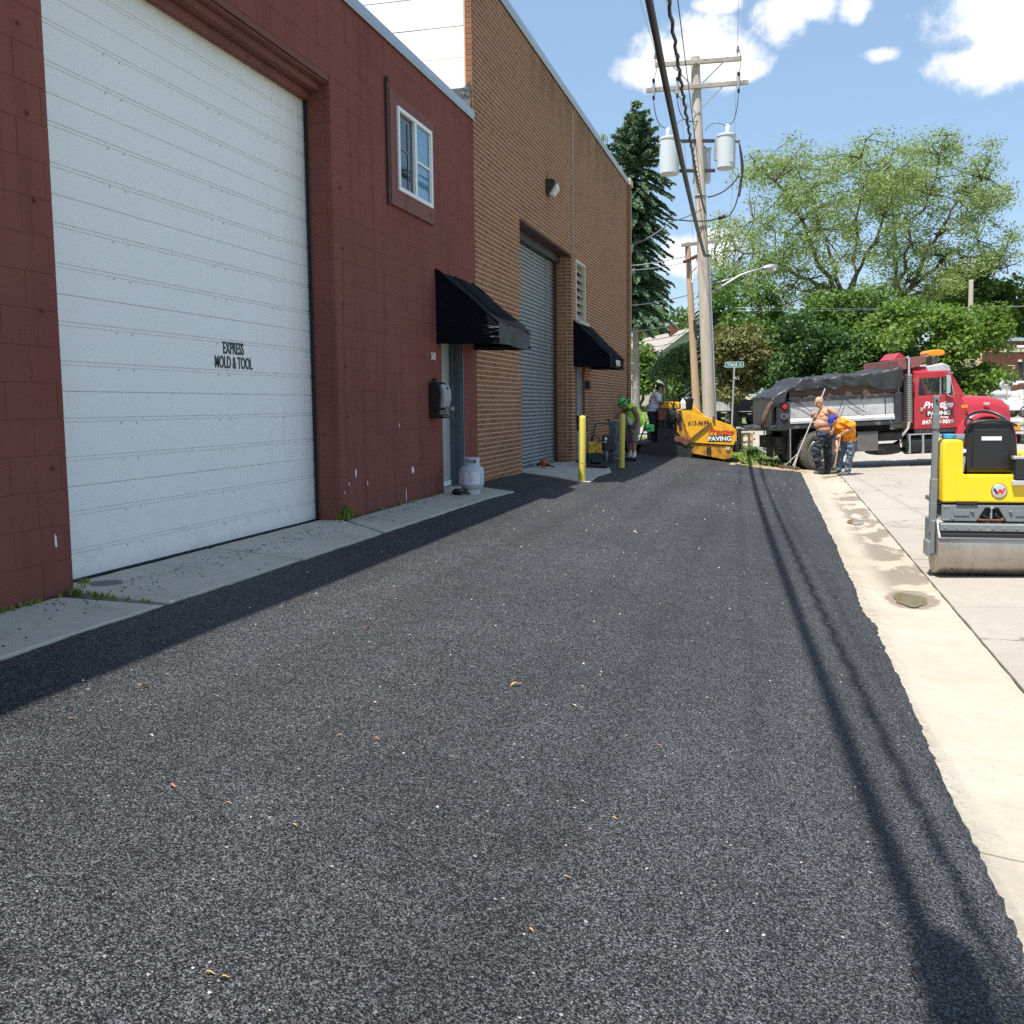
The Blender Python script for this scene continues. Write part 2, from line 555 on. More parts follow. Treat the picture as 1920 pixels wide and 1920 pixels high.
def garage_mat():
    m, g = newmat("white_door_enamel")
    p = pos(g)
    sx = g.n("ShaderNodeSeparateXYZ", {0: p})
    mp = g.n("ShaderNodeMapping", {"Vector": p, "Scale": (1, 3.0, 1.0)})
    n = g.noise(mp.outputs[0], 1.4, 5.0, 0.6)
    c = g.mix(n, (0.80, 0.81, 0.79), (0.85, 0.855, 0.835))
    top = g.rng(sx.outputs[2], 3.72, 4.06, 0, 1)
    rust = g.math("MULTIPLY", top, g.rng(g.math("ADD", n, g.noise(p, 7.0, 4.0)), 0.65, 1.15))
    c = g.mix(g.math("MULTIPLY", rust, 0.7), c, (0.50, 0.36, 0.19))
    bot = g.math("MULTIPLY", g.rng(sx.outputs[2], 0.0, 0.5, 1, 0), g.rng(g.noise(p, 9.0, 4.0), 0.5, 0.8))
    c = g.mix(g.math("MULTIPLY", bot, 0.35), c, (0.42, 0.40, 0.36))
    out(g, c, 0.42, 0, 0.45, g.noise(mp.outputs[0], 2.2, 2.0), 0.35, 0.03)
    return m


def wood_mat(name, a, b, scale=(14, 14, 0.7), crack=True):
    m, g = newmat(name)
    tc = g.n("ShaderNodeTexCoord").outputs["Object"]
    mp = g.n("ShaderNodeMapping", {"Vector": tc, "Scale": scale})
    n = g.noise(mp.outputs[0], 1.0, 5.0, 0.65)
    c = g.mix(g.rng(n, 0.3, 0.7), a, b)
    if crack:
        k = g.rng(g.noise(mp.outputs[0], 2.6, 4.0, 0.7), 0.6, 0.68)
        c = g.mix(g.math("MULTIPLY", k, 0.7), c, [x * 0.35 for x in a])
    out(g, c, 0.85, 0, 0.2, n, 0.5, 0.01)
    return m


def steel_mat(name, col, rough, scratch=(1, 1, 60), s=6.0, metal=1.0, rust=None):
    m, g = newmat(name)
    tc = g.n("ShaderNodeTexCoord").outputs["Object"]
    mp = g.n("ShaderNodeMapping", {"Vector": tc, "Scale": scratch})
    n = g.noise(mp.outputs[0], s, 4.0, 0.7)
    c = g.mix(n, [x * 0.7 for x in col], [min(1, x * 1.2) for x in col])
    if rust:
        d = g.rng(g.noise(tc, 5.0, 5.0, 0.7), 0.5, 0.7)
        c = g.mix(g.math("MULTIPLY", d, 0.6), c, rust)
    out(g, c, g.rng(n, 0.2, 0.8, rough * 0.8, min(1, rough * 1.3)), metal, 0.5, n, 0.1, 0.003)
    return m


def glass_mat(name, tint=(0.8, 0.9, 0.95), rough=0.02, dark=None):
    m, g = newmat(name)
    if dark:
        out(g, dark, 0.04, 0, 0.9)
    else:
        lw = g.n("ShaderNodeLayerWeight", {"Blend": 0.5})
        fr = g.math("ADD", g.math("MULTIPLY", g.math("POWER", lw.outputs["Facing"], 4.0), 0.7), 0.04)
        t = g.n("ShaderNodeBsdfTransparent", {"Color": (*tint, 1)})
        gl = g.n("ShaderNodeBsdfGlossy", {"Roughness": rough})
        mx = g.n("ShaderNodeMixShader", {0: fr, 1: t.outputs[0], 2: gl.outputs[0]})
        g.n("ShaderNodeOutputMaterial", {0: mx.outputs[0]})
    return m


def perforated_mat():
    m, g = newmat("perforated_steel")
    tc = g.n("ShaderNodeTexCoord").outputs["Object"]
    s = g.n("ShaderNodeSeparateXYZ", {0: tc})
    out(g, (0.62, 0.6, 0.57), 0.3, 1.0)
    return m


MT["asphalt"] = asphalt_mat()
MT["street"] = concrete_mat("old_street_concrete", (0.40, 0.365, 0.315), (0.33, 0.295, 0.25), True, None, 0.75)
MT["gutter"] = concrete_mat("gutter_concrete", (0.45, 0.41, 0.335), (0.39, 0.345, 0.265), False, (0.20, 0.155, 0.11), 0.45)
MT["slab"] = concrete_mat("walk_concrete", (0.55, 0.51, 0.425), (0.44, 0.41, 0.34), False, None, 0.6)
MT["joint"] = M("joint_filler", (0.10, 0.088, 0.075), 0.95, var=0.5, vs=20, bump=0.5, bs=120)
MT["brick"] = brick_mat("brown_brick", [(0.21, 0.098, 0.053), (0.34, 0.170, 0.096), (0.27, 0.128, 0.070)])
MT["mortar"] = M("tan_mortar", (0.60, 0.43, 0.285), 0.95, var=0.2, vs=8, bump=0.4, bs=150)
MT["farbrick"] = brick_mat("dark_red_brick", [(0.13, 0.055, 0.04), (0.17, 0.075, 0.055), (0.10, 0.045, 0.035)], False)
MT["maroon"] = paint_wall_mat()
MT["maroon_joint"] = M("maroon_joint_paint", (0.165, 0.052, 0.041), 0.8, var=0.15)
MT["maroon_trim"] = M("maroon_trim_paint", (0.185, 0.058, 0.046), 0.7, var=0.15, dirt=(0.1, 0.045, 0.03), ds=3)
MT["garage"] = garage_mat()
MT["groove"] = M("door_joint_shadow_gap", (0.30, 0.29, 0.27), 0.7, var=0.2)
MT["black_rubber"] = M("black_rubber", (0.014, 0.014, 0.016), 0.6, var=0.3)
MT["flash"] = M("blue_grey_coping_metal", (0.36, 0.42, 0.47), 0.35, 0.3, var=0.1, vs=2)
MT["stonecap"] = M("pale_cap_stone", (0.50, 0.46, 0.38), 0.85, var=0.15, vs=10, bump=0.2)
MT["tar"] = M("roof_tar", (0.045, 0.045, 0.045), 0.6, var=0.5, vs=9, bump=0.8, bs=30)
MT["whitewash"] = M("whitewashed_masonry", (0.80, 0.78, 0.75), 0.8, var=0.06, vs=3)
MT["shutter"] = M("grey_shutter_steel", (0.27, 0.30, 0.31), 0.4, 0.35, var=0.2, vs=2.5, dirt=(0.34, 0.31, 0.24), ds=2.5, dlo=0.52, dhi=0.72)
MT["dark_steel"] = M("dark_painted_steel", (0.035, 0.028, 0.027), 0.55, var=0.3)
MT["redbrown"] = M("red_brown_steel", (0.06, 0.022, 0.02), 0.6, var=0.2)
MT["awning"] = M("black_awning_fabric", (0.005, 0.006, 0.009), 0.9, spec=0.12, var=0.35, vs=6, bump=0.15, bs=220)
MT["awning_patch"] = M("worn_awning_vinyl", (0.009, 0.010, 0.012), 0.45, spec=0.3, var=0.5, vs=14)
MT["door_leaf"] = M("pale_grey_door_paint", (0.34, 0.38, 0.38), 0.45, var=0.1)
MT["door_frame"] = M("slate_door_frame_paint", (0.085, 0.105, 0.125), 0.4, var=0.1)
MT["white"] = M("white_paint", (0.78, 0.78, 0.76), 0.4, var=0.06)
MT["vinyl"] = M("white_window_vinyl", (0.80, 0.80, 0.79), 0.35, var=0.04)
MT["lettering_black"] = M("black_vinyl_lettering", (0.01, 0.012, 0.018), 0.4)
MT["lettering_white"] = M("white_vinyl_lettering", (0.82, 0.82, 0.80), 0.4, var=0.03)
MT["lettering_red"] = M("red_vinyl_lettering", (0.55, 0.035, 0.02), 0.4)
MT["glass_dark"] = glass_mat("dark_window_glass", dark=(0.012, 0.02, 0.028))
MT["glass"] = glass_mat("clear_glass", (0.72, 0.82, 0.86))
MT["curtain"] = M("pale_blue_blind", (0.56, 0.76, 0.90), 0.55, var=0.05, vs=1)
MT["louver"] = M("tan_louver_paint", (0.31, 0.27, 0.19), 0.6, var=0.15)
MT["cream_trim"] = M("cream_trim_paint", (0.55, 0.50, 0.40), 0.55, var=0.12)
MT["black_plastic"] = M("black_plastic", (0.015, 0.016, 0.018), 0.35, var=0.2)
MT["grey_plastic"] = M("grey_smoke_plastic", (0.30, 0.33, 0.35), 0.25, var=0.1)
MT["lamp_glass"] = M("prismatic_lamp_glass", (0.62, 0.62, 0.58), 0.2, var=0.15, vs=25)
MT["bollard"] = M("yellow_bollard_paint", (0.62, 0.50, 0.085), 0.45, var=0.08, dirt=(0.25, 0.2, 0.06), ds=3.0, dlo=0.62, dhi=0.72)
MT["tank_paint"] = M("grey_cylinder_paint", (0.46, 0.52, 0.56), 0.4, var=0.08, dirt=(0.3, 0.3, 0.3), ds=8, dlo=0.6, dhi=0.7)
MT["tank_label"] = M("printed_label_film", (0.72, 0.74, 0.78), 0.4, var=0.08)
MT["label_blue"] = M("label_print", (0.22, 0.26, 0.36), 0.5)
MT["label_pink"] = M("label_print_pink", (0.55, 0.33, 0.33), 0.5)
MT["tool_orange"] = M("orange_tool_plastic", (0.50, 0.07, 0.02), 0.4)
MT["pole_wood"] = wood_mat("weathered_pole_wood", (0.36, 0.31, 0.25), (0.50, 0.45, 0.38))
MT["pole_brown"] = wood_mat("brown_pole_wood", (0.34, 0.23, 0.14), (0.44, 0.32, 0.21))
MT["arm_wood"] = wood_mat("crossarm_wood", (0.30, 0.27, 0.22), (0.46, 0.42, 0.36), (2, 2, 2))
MT["lumber"] = wood_mat("fresh_lumber", (0.46, 0.30, 0.15), (0.58, 0.42, 0.24), (6, 6, 6), False)
MT["galv"] = M("galvanised_steel", (0.46, 0.47, 0.47), 0.4, 0.7, var=0.15)
MT["transformer"] = M("transformer_grey_paint", (0.52, 0.56, 0.57), 0.4, var=0.05)
MT["porcelain"] = M("grey_porcelain", (0.30, 0.31, 0.33), 0.2, var=0.1)
MT["cable"] = M("black_cable_jacket", (0.02, 0.02, 0.022), 0.5, var=0.2)
MT["wire"] = M("weathered_wire", (0.10, 0.105, 0.11), 0.5, 0.3, var=0.2)
MT["wire_pale"] = M("pale_aluminium_wire", (0.42, 0.42, 0.42), 0.4, 0.6, var=0.1)
MT["sign_green"] = M("green_sign_sheeting", (0.01, 0.17, 0.12), 0.4, var=0.08)
MT["tyre"] = M("dusty_tyre_rubber", (0.045, 0.042, 0.038), 0.8, var=0.3, dirt=(0.16, 0.14, 0.115), ds=4, dlo=0.42, dhi=0.7)
MT["rim"] = M("dull_wheel_steel", (0.26, 0.25, 0.23), 0.45, 0.4, var=0.15)
MT["truck_red"] = M("truck_red_paint", (0.40, 0.030, 0.042), 0.28, var=0.10, spec=0.5, dirt=(0.40, 0.12, 0.11), ds=2.5, dlo=0.55, dhi=0.8)
MT["dull_red"] = M("faded_maroon_steel", (0.22, 0.075, 0.07), 0.6, var=0.2, dirt=(0.1, 0.05, 0.045), ds=4)
MT["bed_white"] = M("scuffed_bed_paint", (0.47, 0.47, 0.475), 0.45, var=0.12, dirt=(0.30, 0.29, 0.28), ds=3, dlo=0.5, dhi=0.68)
MT["bed_black"] = M("chipped_black_steel", (0.028, 0.030, 0.034), 0.5, var=0.35, dirt=(0.16, 0.155, 0.15), ds=5, dlo=0.55, dhi=0.72)
MT["chassis"] = M("dusty_chassis", (0.03, 0.028, 0.027), 0.75, var=0.4, dirt=(0.10, 0.09, 0.078), ds=5, dlo=0.5, dhi=0.7)
MT["tarp"] = M("black_tarpaulin", (0.028, 0.029, 0.031), 0.42, var=0.3, vs=3, bump=0.3, bs=18)
MT["chrome"] = M("chromed_steel", (0.78, 0.78, 0.78), 0.14, 1.0, var=0.08)
MT["perforated"] = M("perforated_steel", (0.58, 0.56, 0.53), 0.32, 0.9, var=0.12)
MT["board"] = wood_mat("brown_side_board", (0.10, 0.06, 0.045), (0.16, 0.10, 0.075), (2, 20, 20))
MT["amber"] = M("amber_lens", (0.75, 0.26, 0.02), 0.2, var=0.1)
MT["red_lens"] = M("red_lens", (0.5, 0.02, 0.02), 0.2, var=0.1)
MT["toolbox"] = M("dull_grey_box", (0.11, 0.105, 0.10), 0.6, var=0.25, dirt=(0.2, 0.18, 0.16), ds=6)
MT["roller_yellow"] = M("glossy_yellow_paint", (0.80, 0.56, 0.012), 0.34, var=0.05, spec=0.5, dirt=(0.62, 0.45, 0.06), ds=9, dlo=0.56, dhi=0.8)
MT["roller_grey"] = M("machine_grey_paint", (0.155, 0.175, 0.18), 0.4, var=0.08, dirt=(0.25, 0.25, 0.24), ds=9, dlo=0.6, dhi=0.75)
MT["drum"] = steel_mat("worn_drum_steel", (0.46, 0.43, 0.38), 0.42, (60, 3, 3), 1.0, 0.85, (0.31, 0.27, 0.21))
MT["seat"] = M("black_seat_vinyl", (0.013, 0.013, 0.014), 0.42, var=0.2, bump=0.12, bs=150)
MT["cap_blue"] = M("blue_cap_plastic", (0.04, 0.25, 0.52), 0.35, var=0.1)
MT["paver_yellow"] = M("used_yellow_paint", (0.80, 0.42, 0.013), 0.4, var=0.1, dirt=(0.40, 0.17, 0.02), ds=4.5, dlo=0.52, dhi=0.75)
MT["paver_orange"] = M("tar_smeared_yellow_paint", (0.60, 0.28, 0.02), 0.5, var=0.15, dirt=(0.13, 0.06, 0.025), ds=5, dlo=0.45, dhi=0.7)
MT["tarry"] = M("tar_caked_steel", (0.016, 0.015, 0.016), 0.6, var=0.5, vs=9, bump=0.6, bs=40, dirt=(0.06, 0.04, 0.03), ds=6, dlo=0.55, dhi=0.75)
MT["rust"] = M("rusty_brown_steel", (0.16, 0.06, 0.03), 0.7, var=0.35, vs=9, dirt=(0.05, 0.025, 0.02), ds=8)
MT["hose"] = M("blue_grey_hose", (0.12, 0.16, 0.20), 0.5, var=0.2)
MT["compact_yellow"] = M("oily_yellow_plate", (0.62, 0.36, 0.02), 0.5, var=0.15, dirt=(0.12, 0.06, 0.02), ds=13, dlo=0.46, dhi=0.68)
MT["skin_dark"] = M("tanned_skin", (0.30, 0.155, 0.095), 0.5, var=0.1, vs=12)
MT["skin_sun"] = M("bare_skin", (0.48, 0.27, 0.175), 0.45, var=0.1, vs=12)
MT["skin"] = M("sunburnt_skin", (0.44, 0.24, 0.155), 0.5, var=0.1, vs=12)
MT["hair"] = M("dark_hair", (0.014, 0.010, 0.008), 0.6, var=0.3)
MT["hivis"] = M("lime_hi_vis_cloth", (0.48, 0.95, 0.06), 0.75, var=0.08, vs=8)
MT["hivis_hat"] = M("bright_green_hat", (0.10, 0.72, 0.16), 0.6, var=0.08)
MT["reflective"] = M("silver_reflective_tape", (0.50, 0.58, 0.45), 0.4, var=0.1)
MT["shorts"] = M("grey_shorts_cloth", (0.20, 0.19, 0.17), 0.85, var=0.15, vs=10)
MT["sock"] = M("white_sock", (0.75, 0.75, 0.73), 0.9)
MT["shoe"] = M("black_shoe", (0.015, 0.014, 0.014), 0.6)
MT["boot"] = M("grey_work_boot", (0.10, 0.085, 0.07), 0.8, var=0.3)
MT["tshirt"] = M("pale_tee_shirt", (0.60, 0.63, 0.72), 0.85, var=0.06, vs=9)
MT["denim_dark"] = M("dark_denim", (0.022, 0.028, 0.042), 0.85, var=0.35, vs=9, dirt=(0.07, 0.075, 0.085), ds=5, dlo=0.52, dhi=0.72)
MT["denim"] = M("faded_denim", (0.085, 0.115, 0.16), 0.85, var=0.3, vs=9, dirt=(0.20, 0.22, 0.25), ds=6, dlo=0.5, dhi=0.7)
MT["orange_shirt"] = M("orange_tee_shirt", (0.80, 0.26, 0.015), 0.85, var=0.06, vs=8)
MT["cap_cloth"] = M("royal_blue_cap_cloth", (0.022, 0.035, 0.28), 0.8, var=0.1)
MT["alum_handle"] = M("pale_pole_handle", (0.55, 0.53, 0.48), 0.4, 0.3, var=0.1)
MT["leaf_dry"] = M("dry_leaf", (0.42, 0.26, 0.10), 0.8, var=0.3, vs=60)
MT["leaf_pale"] = M("pale_chip", (0.62, 0.56, 0.47), 0.8, var=0.2, vs=60)
MT["leaf_red"] = M("reddish_leaf", (0.38, 0.13, 0.08), 0.8, var=0.3, vs=60)
MT["cone"] = M("orange_cone_plastic", (0.70, 0.10, 0.02), 0.5)
MT["bark"] = wood_mat("dark_bark", (0.060, 0.048, 0.038), (0.12, 0.10, 0.08), (9, 9, 2))
MT["bark_grey"] = wood_mat("mottled_grey_bark", (0.16, 0.145, 0.125), (0.30, 0.28, 0.25), (7, 7, 5))
MT["leaf_willow"] = leafmat("silvery_leaf", (0.145, 0.225, 0.06), (0.33, 0.40, 0.165), 0.38)
MT["leaf_maple"] = leafmat("green_leaf", (0.045, 0.115, 0.022), (0.135, 0.215, 0.042), 0.34)
MT["leaf_bright"] = leafmat("yellow_green_leaf", (0.07, 0.155, 0.025), (0.18, 0.265, 0.05), 0.38)
MT["leaf_deep"] = leafmat("deep_green_leaf", (0.027, 0.075, 0.02), (0.075, 0.145, 0.034), 0.28)
MT["leaf_brown"] = leafmat("bronze_leaf", (0.085, 0.092, 0.030), (0.20, 0.20, 0.065), 0.3)
MT["needle"] = leafmat("spruce_needles", (0.045, 0.095, 0.058), (0.15, 0.235, 0.12), 0.12, 0.6)
MT["needle_blue"] = leafmat("blue_spruce_needles", (0.055, 0.095, 0.08), (0.14, 0.19, 0.155), 0.12, 0.6)
MT["grass_blade"] = leafmat("grass_blade", (0.11, 0.19, 0.025), (0.33, 0.38, 0.08), 0.3)
MT["grass"] = M("lawn_ground", (0.11, 0.17, 0.035), 0.95, var=0.45, vs=3, dirt=(0.24, 0.20, 0.10), ds=1.3, dlo=0.5, dhi=0.7)
MT["soil"] = M("dry_soil", (0.30, 0.23, 0.14), 0.95, var=0.3, vs=6, bump=0.4, bs=40)
MT["siding"] = M("cream_siding", (0.62, 0.58, 0.47), 0.6, var=0.06)
MT["siding_green"] = M("pale_green_siding", (0.46, 0.52, 0.44), 0.6, var=0.06)
MT["shingle"] = M("grey_pink_shingle", (0.36, 0.31, 0.28), 0.9, var=0.2, vs=1.5, bump=0.3, bs=8)
MT["shingle_grey"] = M("grey_shingle", (0.24, 0.215, 0.185), 0.9, var=0.2, vs=1.5)
MT["fence_wood"] = M("pale_fence_board", (0.46, 0.42, 0.37), 0.8, var=0.12, vs=2)
MT["sheet"] = M("pale_corrugated_sheet", (0.62, 0.63, 0.63), 0.4, 0.25, var=0.12, vs=3)
MT["sand"] = M("sand_load", (0.58, 0.46, 0.30), 0.95, var=0.15, vs=5)
MT["puddle_water"] = M("murky_puddle", (0.17, 0.135, 0.078), 0.05, var=0.25, spec=0.25)
MT["jug"] = M("milky_jug_plastic", (0.70, 0.66, 0.60), 0.4, var=0.1)
MT["pickup_white"] = M("white_truck_enamel", (0.75, 0.76, 0.76), 0.25, var=0.04)
MT["silver"] = M("brushed_badge", (0.62, 0.60, 0.58), 0.3, 0.6, var=0.08)

# ------------------------------------------------------------------ ground
def sm(t):
    t = max(0.0, min(1.0, t))
    return t * t * (3 - 2 * t)


def lerp(a, b, t):
    return a + (b - a) * t


def fbm(x, y, s=1.0, z=0.0):
    return mnoise.fractal(Vector((x * s, y * s, z)), 1.0, 2.0, 4)


def zg(x, y):
    zl = -0.05 - 0.09 * sm((y - 14) / 6)
    if x < -3.38:
        return lerp(zl + 0.05, zl, max(0, min(1, (x + 4.0) / 0.62)))
    if x < 0.7:
        return lerp(zl, -0.545, (x + 3.38) / 4.08)
    if x < 1.36:
        t = (x - 0.7) / 0.66
        return lerp(-0.545, -0.575, t) - 0.03 * math.sin(math.pi * t)
    return -0.575 + 0.028 * min(x - 1.36, 4.2)


def far_rise(x, y):
    t = sm((y - 71) / 20)
    return -0.58 + t * (1.55 * sm((0 - x) / 9) + 0.7 * sm((x - 4) / 10))


mb = MB()
xs = [-400, -150, -80, -40, -25, -15, -10, -6, -4, -2, 0, 2, 4, 6, 8, 10, 13, 16, 20, 30, 45, 80, 150, 400]
ys = [-60, -20, 0, 20, 27, 29, 31, 33, 36, 40, 50, 60, 70, 74, 78, 82, 86, 90, 95, 100, 106, 120, 160, 300, 900]
V = []
for y in ys:
    for x in xs:
        V.append((x, y, -0.85 if y < 31 else far_rise(x, y) - 0.012 - (0.2 if y < 74 else 0)))
F = [(j * len(xs) + i, j * len(xs) + i + 1, (j + 1) * len(xs) + i + 1, (j + 1) * len(xs) + i) for j in range(len(ys) - 1) for i in range(len(xs) - 1)]
mb.add(V, F)
tag(mb.build("ground", MT["grass"], smooth=True), kind="structure")

# crossing street beyond the job site
mb = MB()
mb.grid(20, 6, lambda a, b: (lerp(-60, 60, a), lerp(30.0, 75.5, b), -0.58 if b < 1 else -0.6))
tag(mb.build("crossing_street", MT["street"]), kind="structure")

# street of concrete slabs
street = tag(MB().grid(8, 20, lambda a, b: (lerp(1.366, 12, a), lerp(-12, 30.2, b), zg(lerp(1.37, 12, a), 5) - 0.010)).build("street", MT["joint"]), kind="structure")
sy = [-12, -6.4, -3.4, -0.4, 2.6, 5.65, 8.7, 11.25, 14.0, 16.5, 19.4, 22.4, 25.4, 28.4, 30.2]
sx = [1.372, 5.25, 8.9, 12.0]
for i in range(len(sx) - 1):
    for j in range(len(sy) - 1):
        x0, x1, y0, y1 = sx[i], sx[i + 1] - 0.014, sy[j] + 0.007, sy[j + 1] - 0.007
        dz = random.uniform(-0.002, 0.002)
        sk = 0.12 if i == 0 else 0.12 * (1 - i)
        b = MB()
        n = 10
        top, edge = [], []
        for k in range(n + 1):
            yy = lerp(y0, y1, k / n)
            xe = x0 + 0.005 * fbm(yy * 3, i * 7.7) + (0.006 * fbm(yy * 17, 3.3) if i == 0 else 0)
            top += [(xe, yy, zg(xe, yy) + dz), (x1, yy, zg(x1, yy) + dz)]
        base = [(p[0], p[1], p[2] - 0.06) for p in top]
        fc = []
        m = len(top)
        for k in range(n):
            a = 2 * k
            fc += [(a, a + 1, a + 3, a + 2), (a, a + 2, m + a + 2, m + a), (a + 1, m + a + 1, m + a + 3, a + 3)]
        fc += [(0, m, m + 1, 1), (m - 2, m - 1, 2 * m - 1, 2 * m - 2)]
        b.add(top + base, fc)
        b.build("slab", MT["street"], street)

# gutter of cast sections
gut = tag(MB().grid(4, 40, lambda a, b: (lerp(0.45, 1.375, a), lerp(-12, 30.0, b), zg(lerp(0.72, 1.36, a), 5) - 0.05 * (a < .9) - .02)).build("gutter", MT["joint"]), kind="structure")
gy = [-12, -7.4, -1.8, 3.9, 9.5, 15.2, 20.9, 26.6, 30.0]
for j in range(len(gy) - 1):
    b = MB()

    def gp(a, t, j=j):
        y = lerp(gy[j] + 0.006, gy[j + 1] - 0.006, t)
        x = lerp(0.45, 1.362, a)
        if a > 0.99: x += 0.006 * fbm(y * 2.5, 9) + 0.005 * fbm(y * 13, 2)
        return (x, y, zg(max(x, 0.7), y) - 0.018 * (1 - a) - 0.012 + 0.004 * fbm(x * 2, y * 2))
    b.grid(12, 40, gp)
    e = [gp(1, t / 40) for t in range(41)]
    b.add(e + [(p[0] + 0.004, p[1], p[2] - 0.05) for p in e], [(k, k + 1, 42 + k, 41 + k) for k in range(40)])
    for t in (0, 1):
        e = [gp(a / 12, t) for a in range(13)]
        b.add(e + [(p[0], p[1], p[2] - 0.05) for p in e], [(k, k + 1, 14 + k, 13 + k) for k in range(12)])
    b.build("gutter_section", MT["gutter"], gut, smooth=30)


def puddle(cx, cy, rx, ry, seed):
    n = 40
    P = []
    for k in range(n):
        q = 2 * math.pi * k / n
        w = 1 + 0.28 * fbm(math.cos(q) * 1.3 + seed, math.sin(q) * 1.3)
        x, y = cx + rx * w * math.cos(q), cy + ry * w * math.sin(q)
        P.append((min(x, 1.36), y, zg(cx, cy) - 0.008))
    o = MB().add(P, [tuple(range(n))]).build("puddle", MT["puddle_water"])
    tag(o, kind="structure")


puddle(1.09, 9.08, 0.14, 0.30, 1)
puddle(1.05, 14.9, 0.11, 0.35, 4)

# fresh asphalt apron
ysamp = list(np.arange(-8, 1.0, 0.3)) + list(np.arange(1.0, 13.2, 0.035)) + list(np.arange(13.2, 24.7, 0.07))


def as_l(y):
    e = 0.016 * fbm(y * 2.0, 5.5) + 0.012 * fbm(y * 11, 1.5)
    return lerp(-3.39 + e, -4.04, sm((y - 12.86) / 0.12)) if y > 12.86 else -3.39 + e


def as_r(y):
    return 0.775 - 0.0105 * y + 0.014 * fbm(y * 0.9, 0.5) + 0.006 * fbm(y * 5, 8.5) + 0.010 * fbm(y * 30, 2.5) - 0.03 * math.exp(-((y - 8.4) / 0.5) ** 2) + 0.02 * math.exp(-((y - 7.75) / 0.16) ** 2)


mb = MB()
fr = [0.0, 0.002, 0.008, 0.03, 0.1, 0.2, 0.32, 0.44, 0.56, 0.68, 0.8, 0.9, 0.965, 0.988, 0.996, 1.0]
drop = {0: 0.03, 1: 0.006, 13: 0.002, 14: 0.012, 15: 0.05}
rows = []
ymax = ysamp[-1]
for y in ysamp:
    L, Rr = as_l(y), as_r(y)
    row = []
    for i, f in enumerate(fr):
        x = lerp(L, Rr, f)
        yy = y
        if y > ymax - 0.5:
            yy = y + (1.6 * sm((-0.45 - x) / 0.9) + 0.09 * fbm(x * 2.2, 4.4)) * (1 - (ymax - y) / 0.5) + 0.03 * fbm(x * 11, 3.1) * (1 - (ymax - y) / 0.5)
        z = zg(x, y) + 0.004 * fbm(x * 1.4, y * 0.9) - drop.get(i, 0) * (0.7 + 0.6 * fbm(y * 15, i * 3.1))
        if y > ymax - 0.16: z -= 0.04 * (1 - (ymax - y) / 0.16)
        row.append((x, yy, z))
    rows.append(row)
nv = len(fr)
mb.add([p for r in rows for p in r], [(j * nv + i, j * nv + i + 1, (j + 1) * nv + i + 1, (j + 1) * nv + i) for j in range(len(rows) - 1) for i in range(nv - 1)])
tag(mb.build("asphalt_driveway", MT["asphalt"], smooth=True), kind="structure")

# concrete walk along the wall
walk = tag(MB().grid(1, 30, lambda a, b: (lerp(-4.35, -3.42, a), lerp(-3, 13.1, b), -0.055 if a > .5 else -0.03)).build("walkway", MT["joint"]), kind="structure")


def slab(poly, zs, th=0.09):
    """poly: corner list (x, y); edges are roughened"""
    P = []
    n = len(poly)
    for i in range(n):
        a, b = poly[i], poly[(i + 1) % n]
        L = math.dist(a, b)
        k = max(2, int(L / 0.12))
        for t in range(k):
            x, y = lerp(a[0], b[0], t / k), lerp(a[1], b[1], t / k)
            w = 0.010 * fbm(x * 5 + i, y * 5) + 0.006 * fbm(x * 19, y * 19)
            P.append((x + w, y + w, zs(x + w, y + w)))
    cx, cy = sum(p[0] for p in P) / len(P), sum(p[1] for p in P) / len(P)
    I = [(lerp(p[0], cx, 0.03), lerp(p[1], cy, 0.03), zs(p[0], p[1]) + 0.0) for p in P]
    P = [(p[0], p[1], p[2] - 0.008) for p in P]
    B = [(p[0], p[1], p[2] - th) for p in P]
    m = len(P)
    fc = [tuple(range(2 * m, 3 * m))] + [(i, (i + 1) % m, 2 * m + (i + 1) % m, 2 * m + i) for i in range(m)] + [(m + i, m + (i + 1) % m, (i + 1) % m, i) for i in range(m)]
    MB().add(P + B + I, fc).build("slab", MT["slab"], walk)


zs = lambda x, y: lerp(0.0, -0.036, (x + 4.0) / 0.62) if x > -4.0 else 0.0
slab([(-3.985, -3), (-3.372, -3), (-3.372, 1.9), (-3.985, 1.9)], zs)
slab([(-3.985, 1.92), (-3.372, 1.92), (-3.372, 5.06), (-3.985, 5.0)], zs)
slab([(-4.22, 5.16), (-3.95, 5.14), (-3.372, 5.12), (-3.372, 6.82), (-4.22, 6.965)], zs)
slab([(-4.22, 7.0), (-3.372, 6.85), (-3.372, 8.42), (-3.98, 8.98), (-4.22, 8.95)], zs)
slab([(-3.96, 9.015), (-3.372, 8.465), (-3.372, 10.7), (-3.985, 10.75)], zs)
slab([(-3.985, 10.77), (-3.372, 10.72), (-3.372, 11.7), (-3.985, 11.98)], zs)
slab([(-3.985, 12.0), (-3.372, 11.72), (-3.31, 12.82), (-3.985, 13.2)], zs)
zs2 = lambda x, y: zg(x, y) + 0.022
slab([(-4.0, 16.06), (-3.45, 15.75), (-2.93, 15.35), (-2.80, 15.55), (-2.93, 17.0), (-4.3, 17.0), (-4.3, 16.06)], zs2)
slab([(-4.3, 17.02), (-2.93, 17.02), (-2.95, 18.6), (-3.15, 19.6), (-4.0, 20.2), (-4.3, 20.2)], zs2)

# ------------------------------------------------------------------ piecewise walls
unit = MB().box((0, 0, 0), (1, 1, 1))
UNIT = {}


def unit_mesh(mat):
    if mat.name not in UNIT:
        b = MB().box((0, 0, 0), (1, 1, 1))
        UNIT[mat.name] = b.mesh("piece_" + mat.name, mat)
    return UNIT[mat.name]


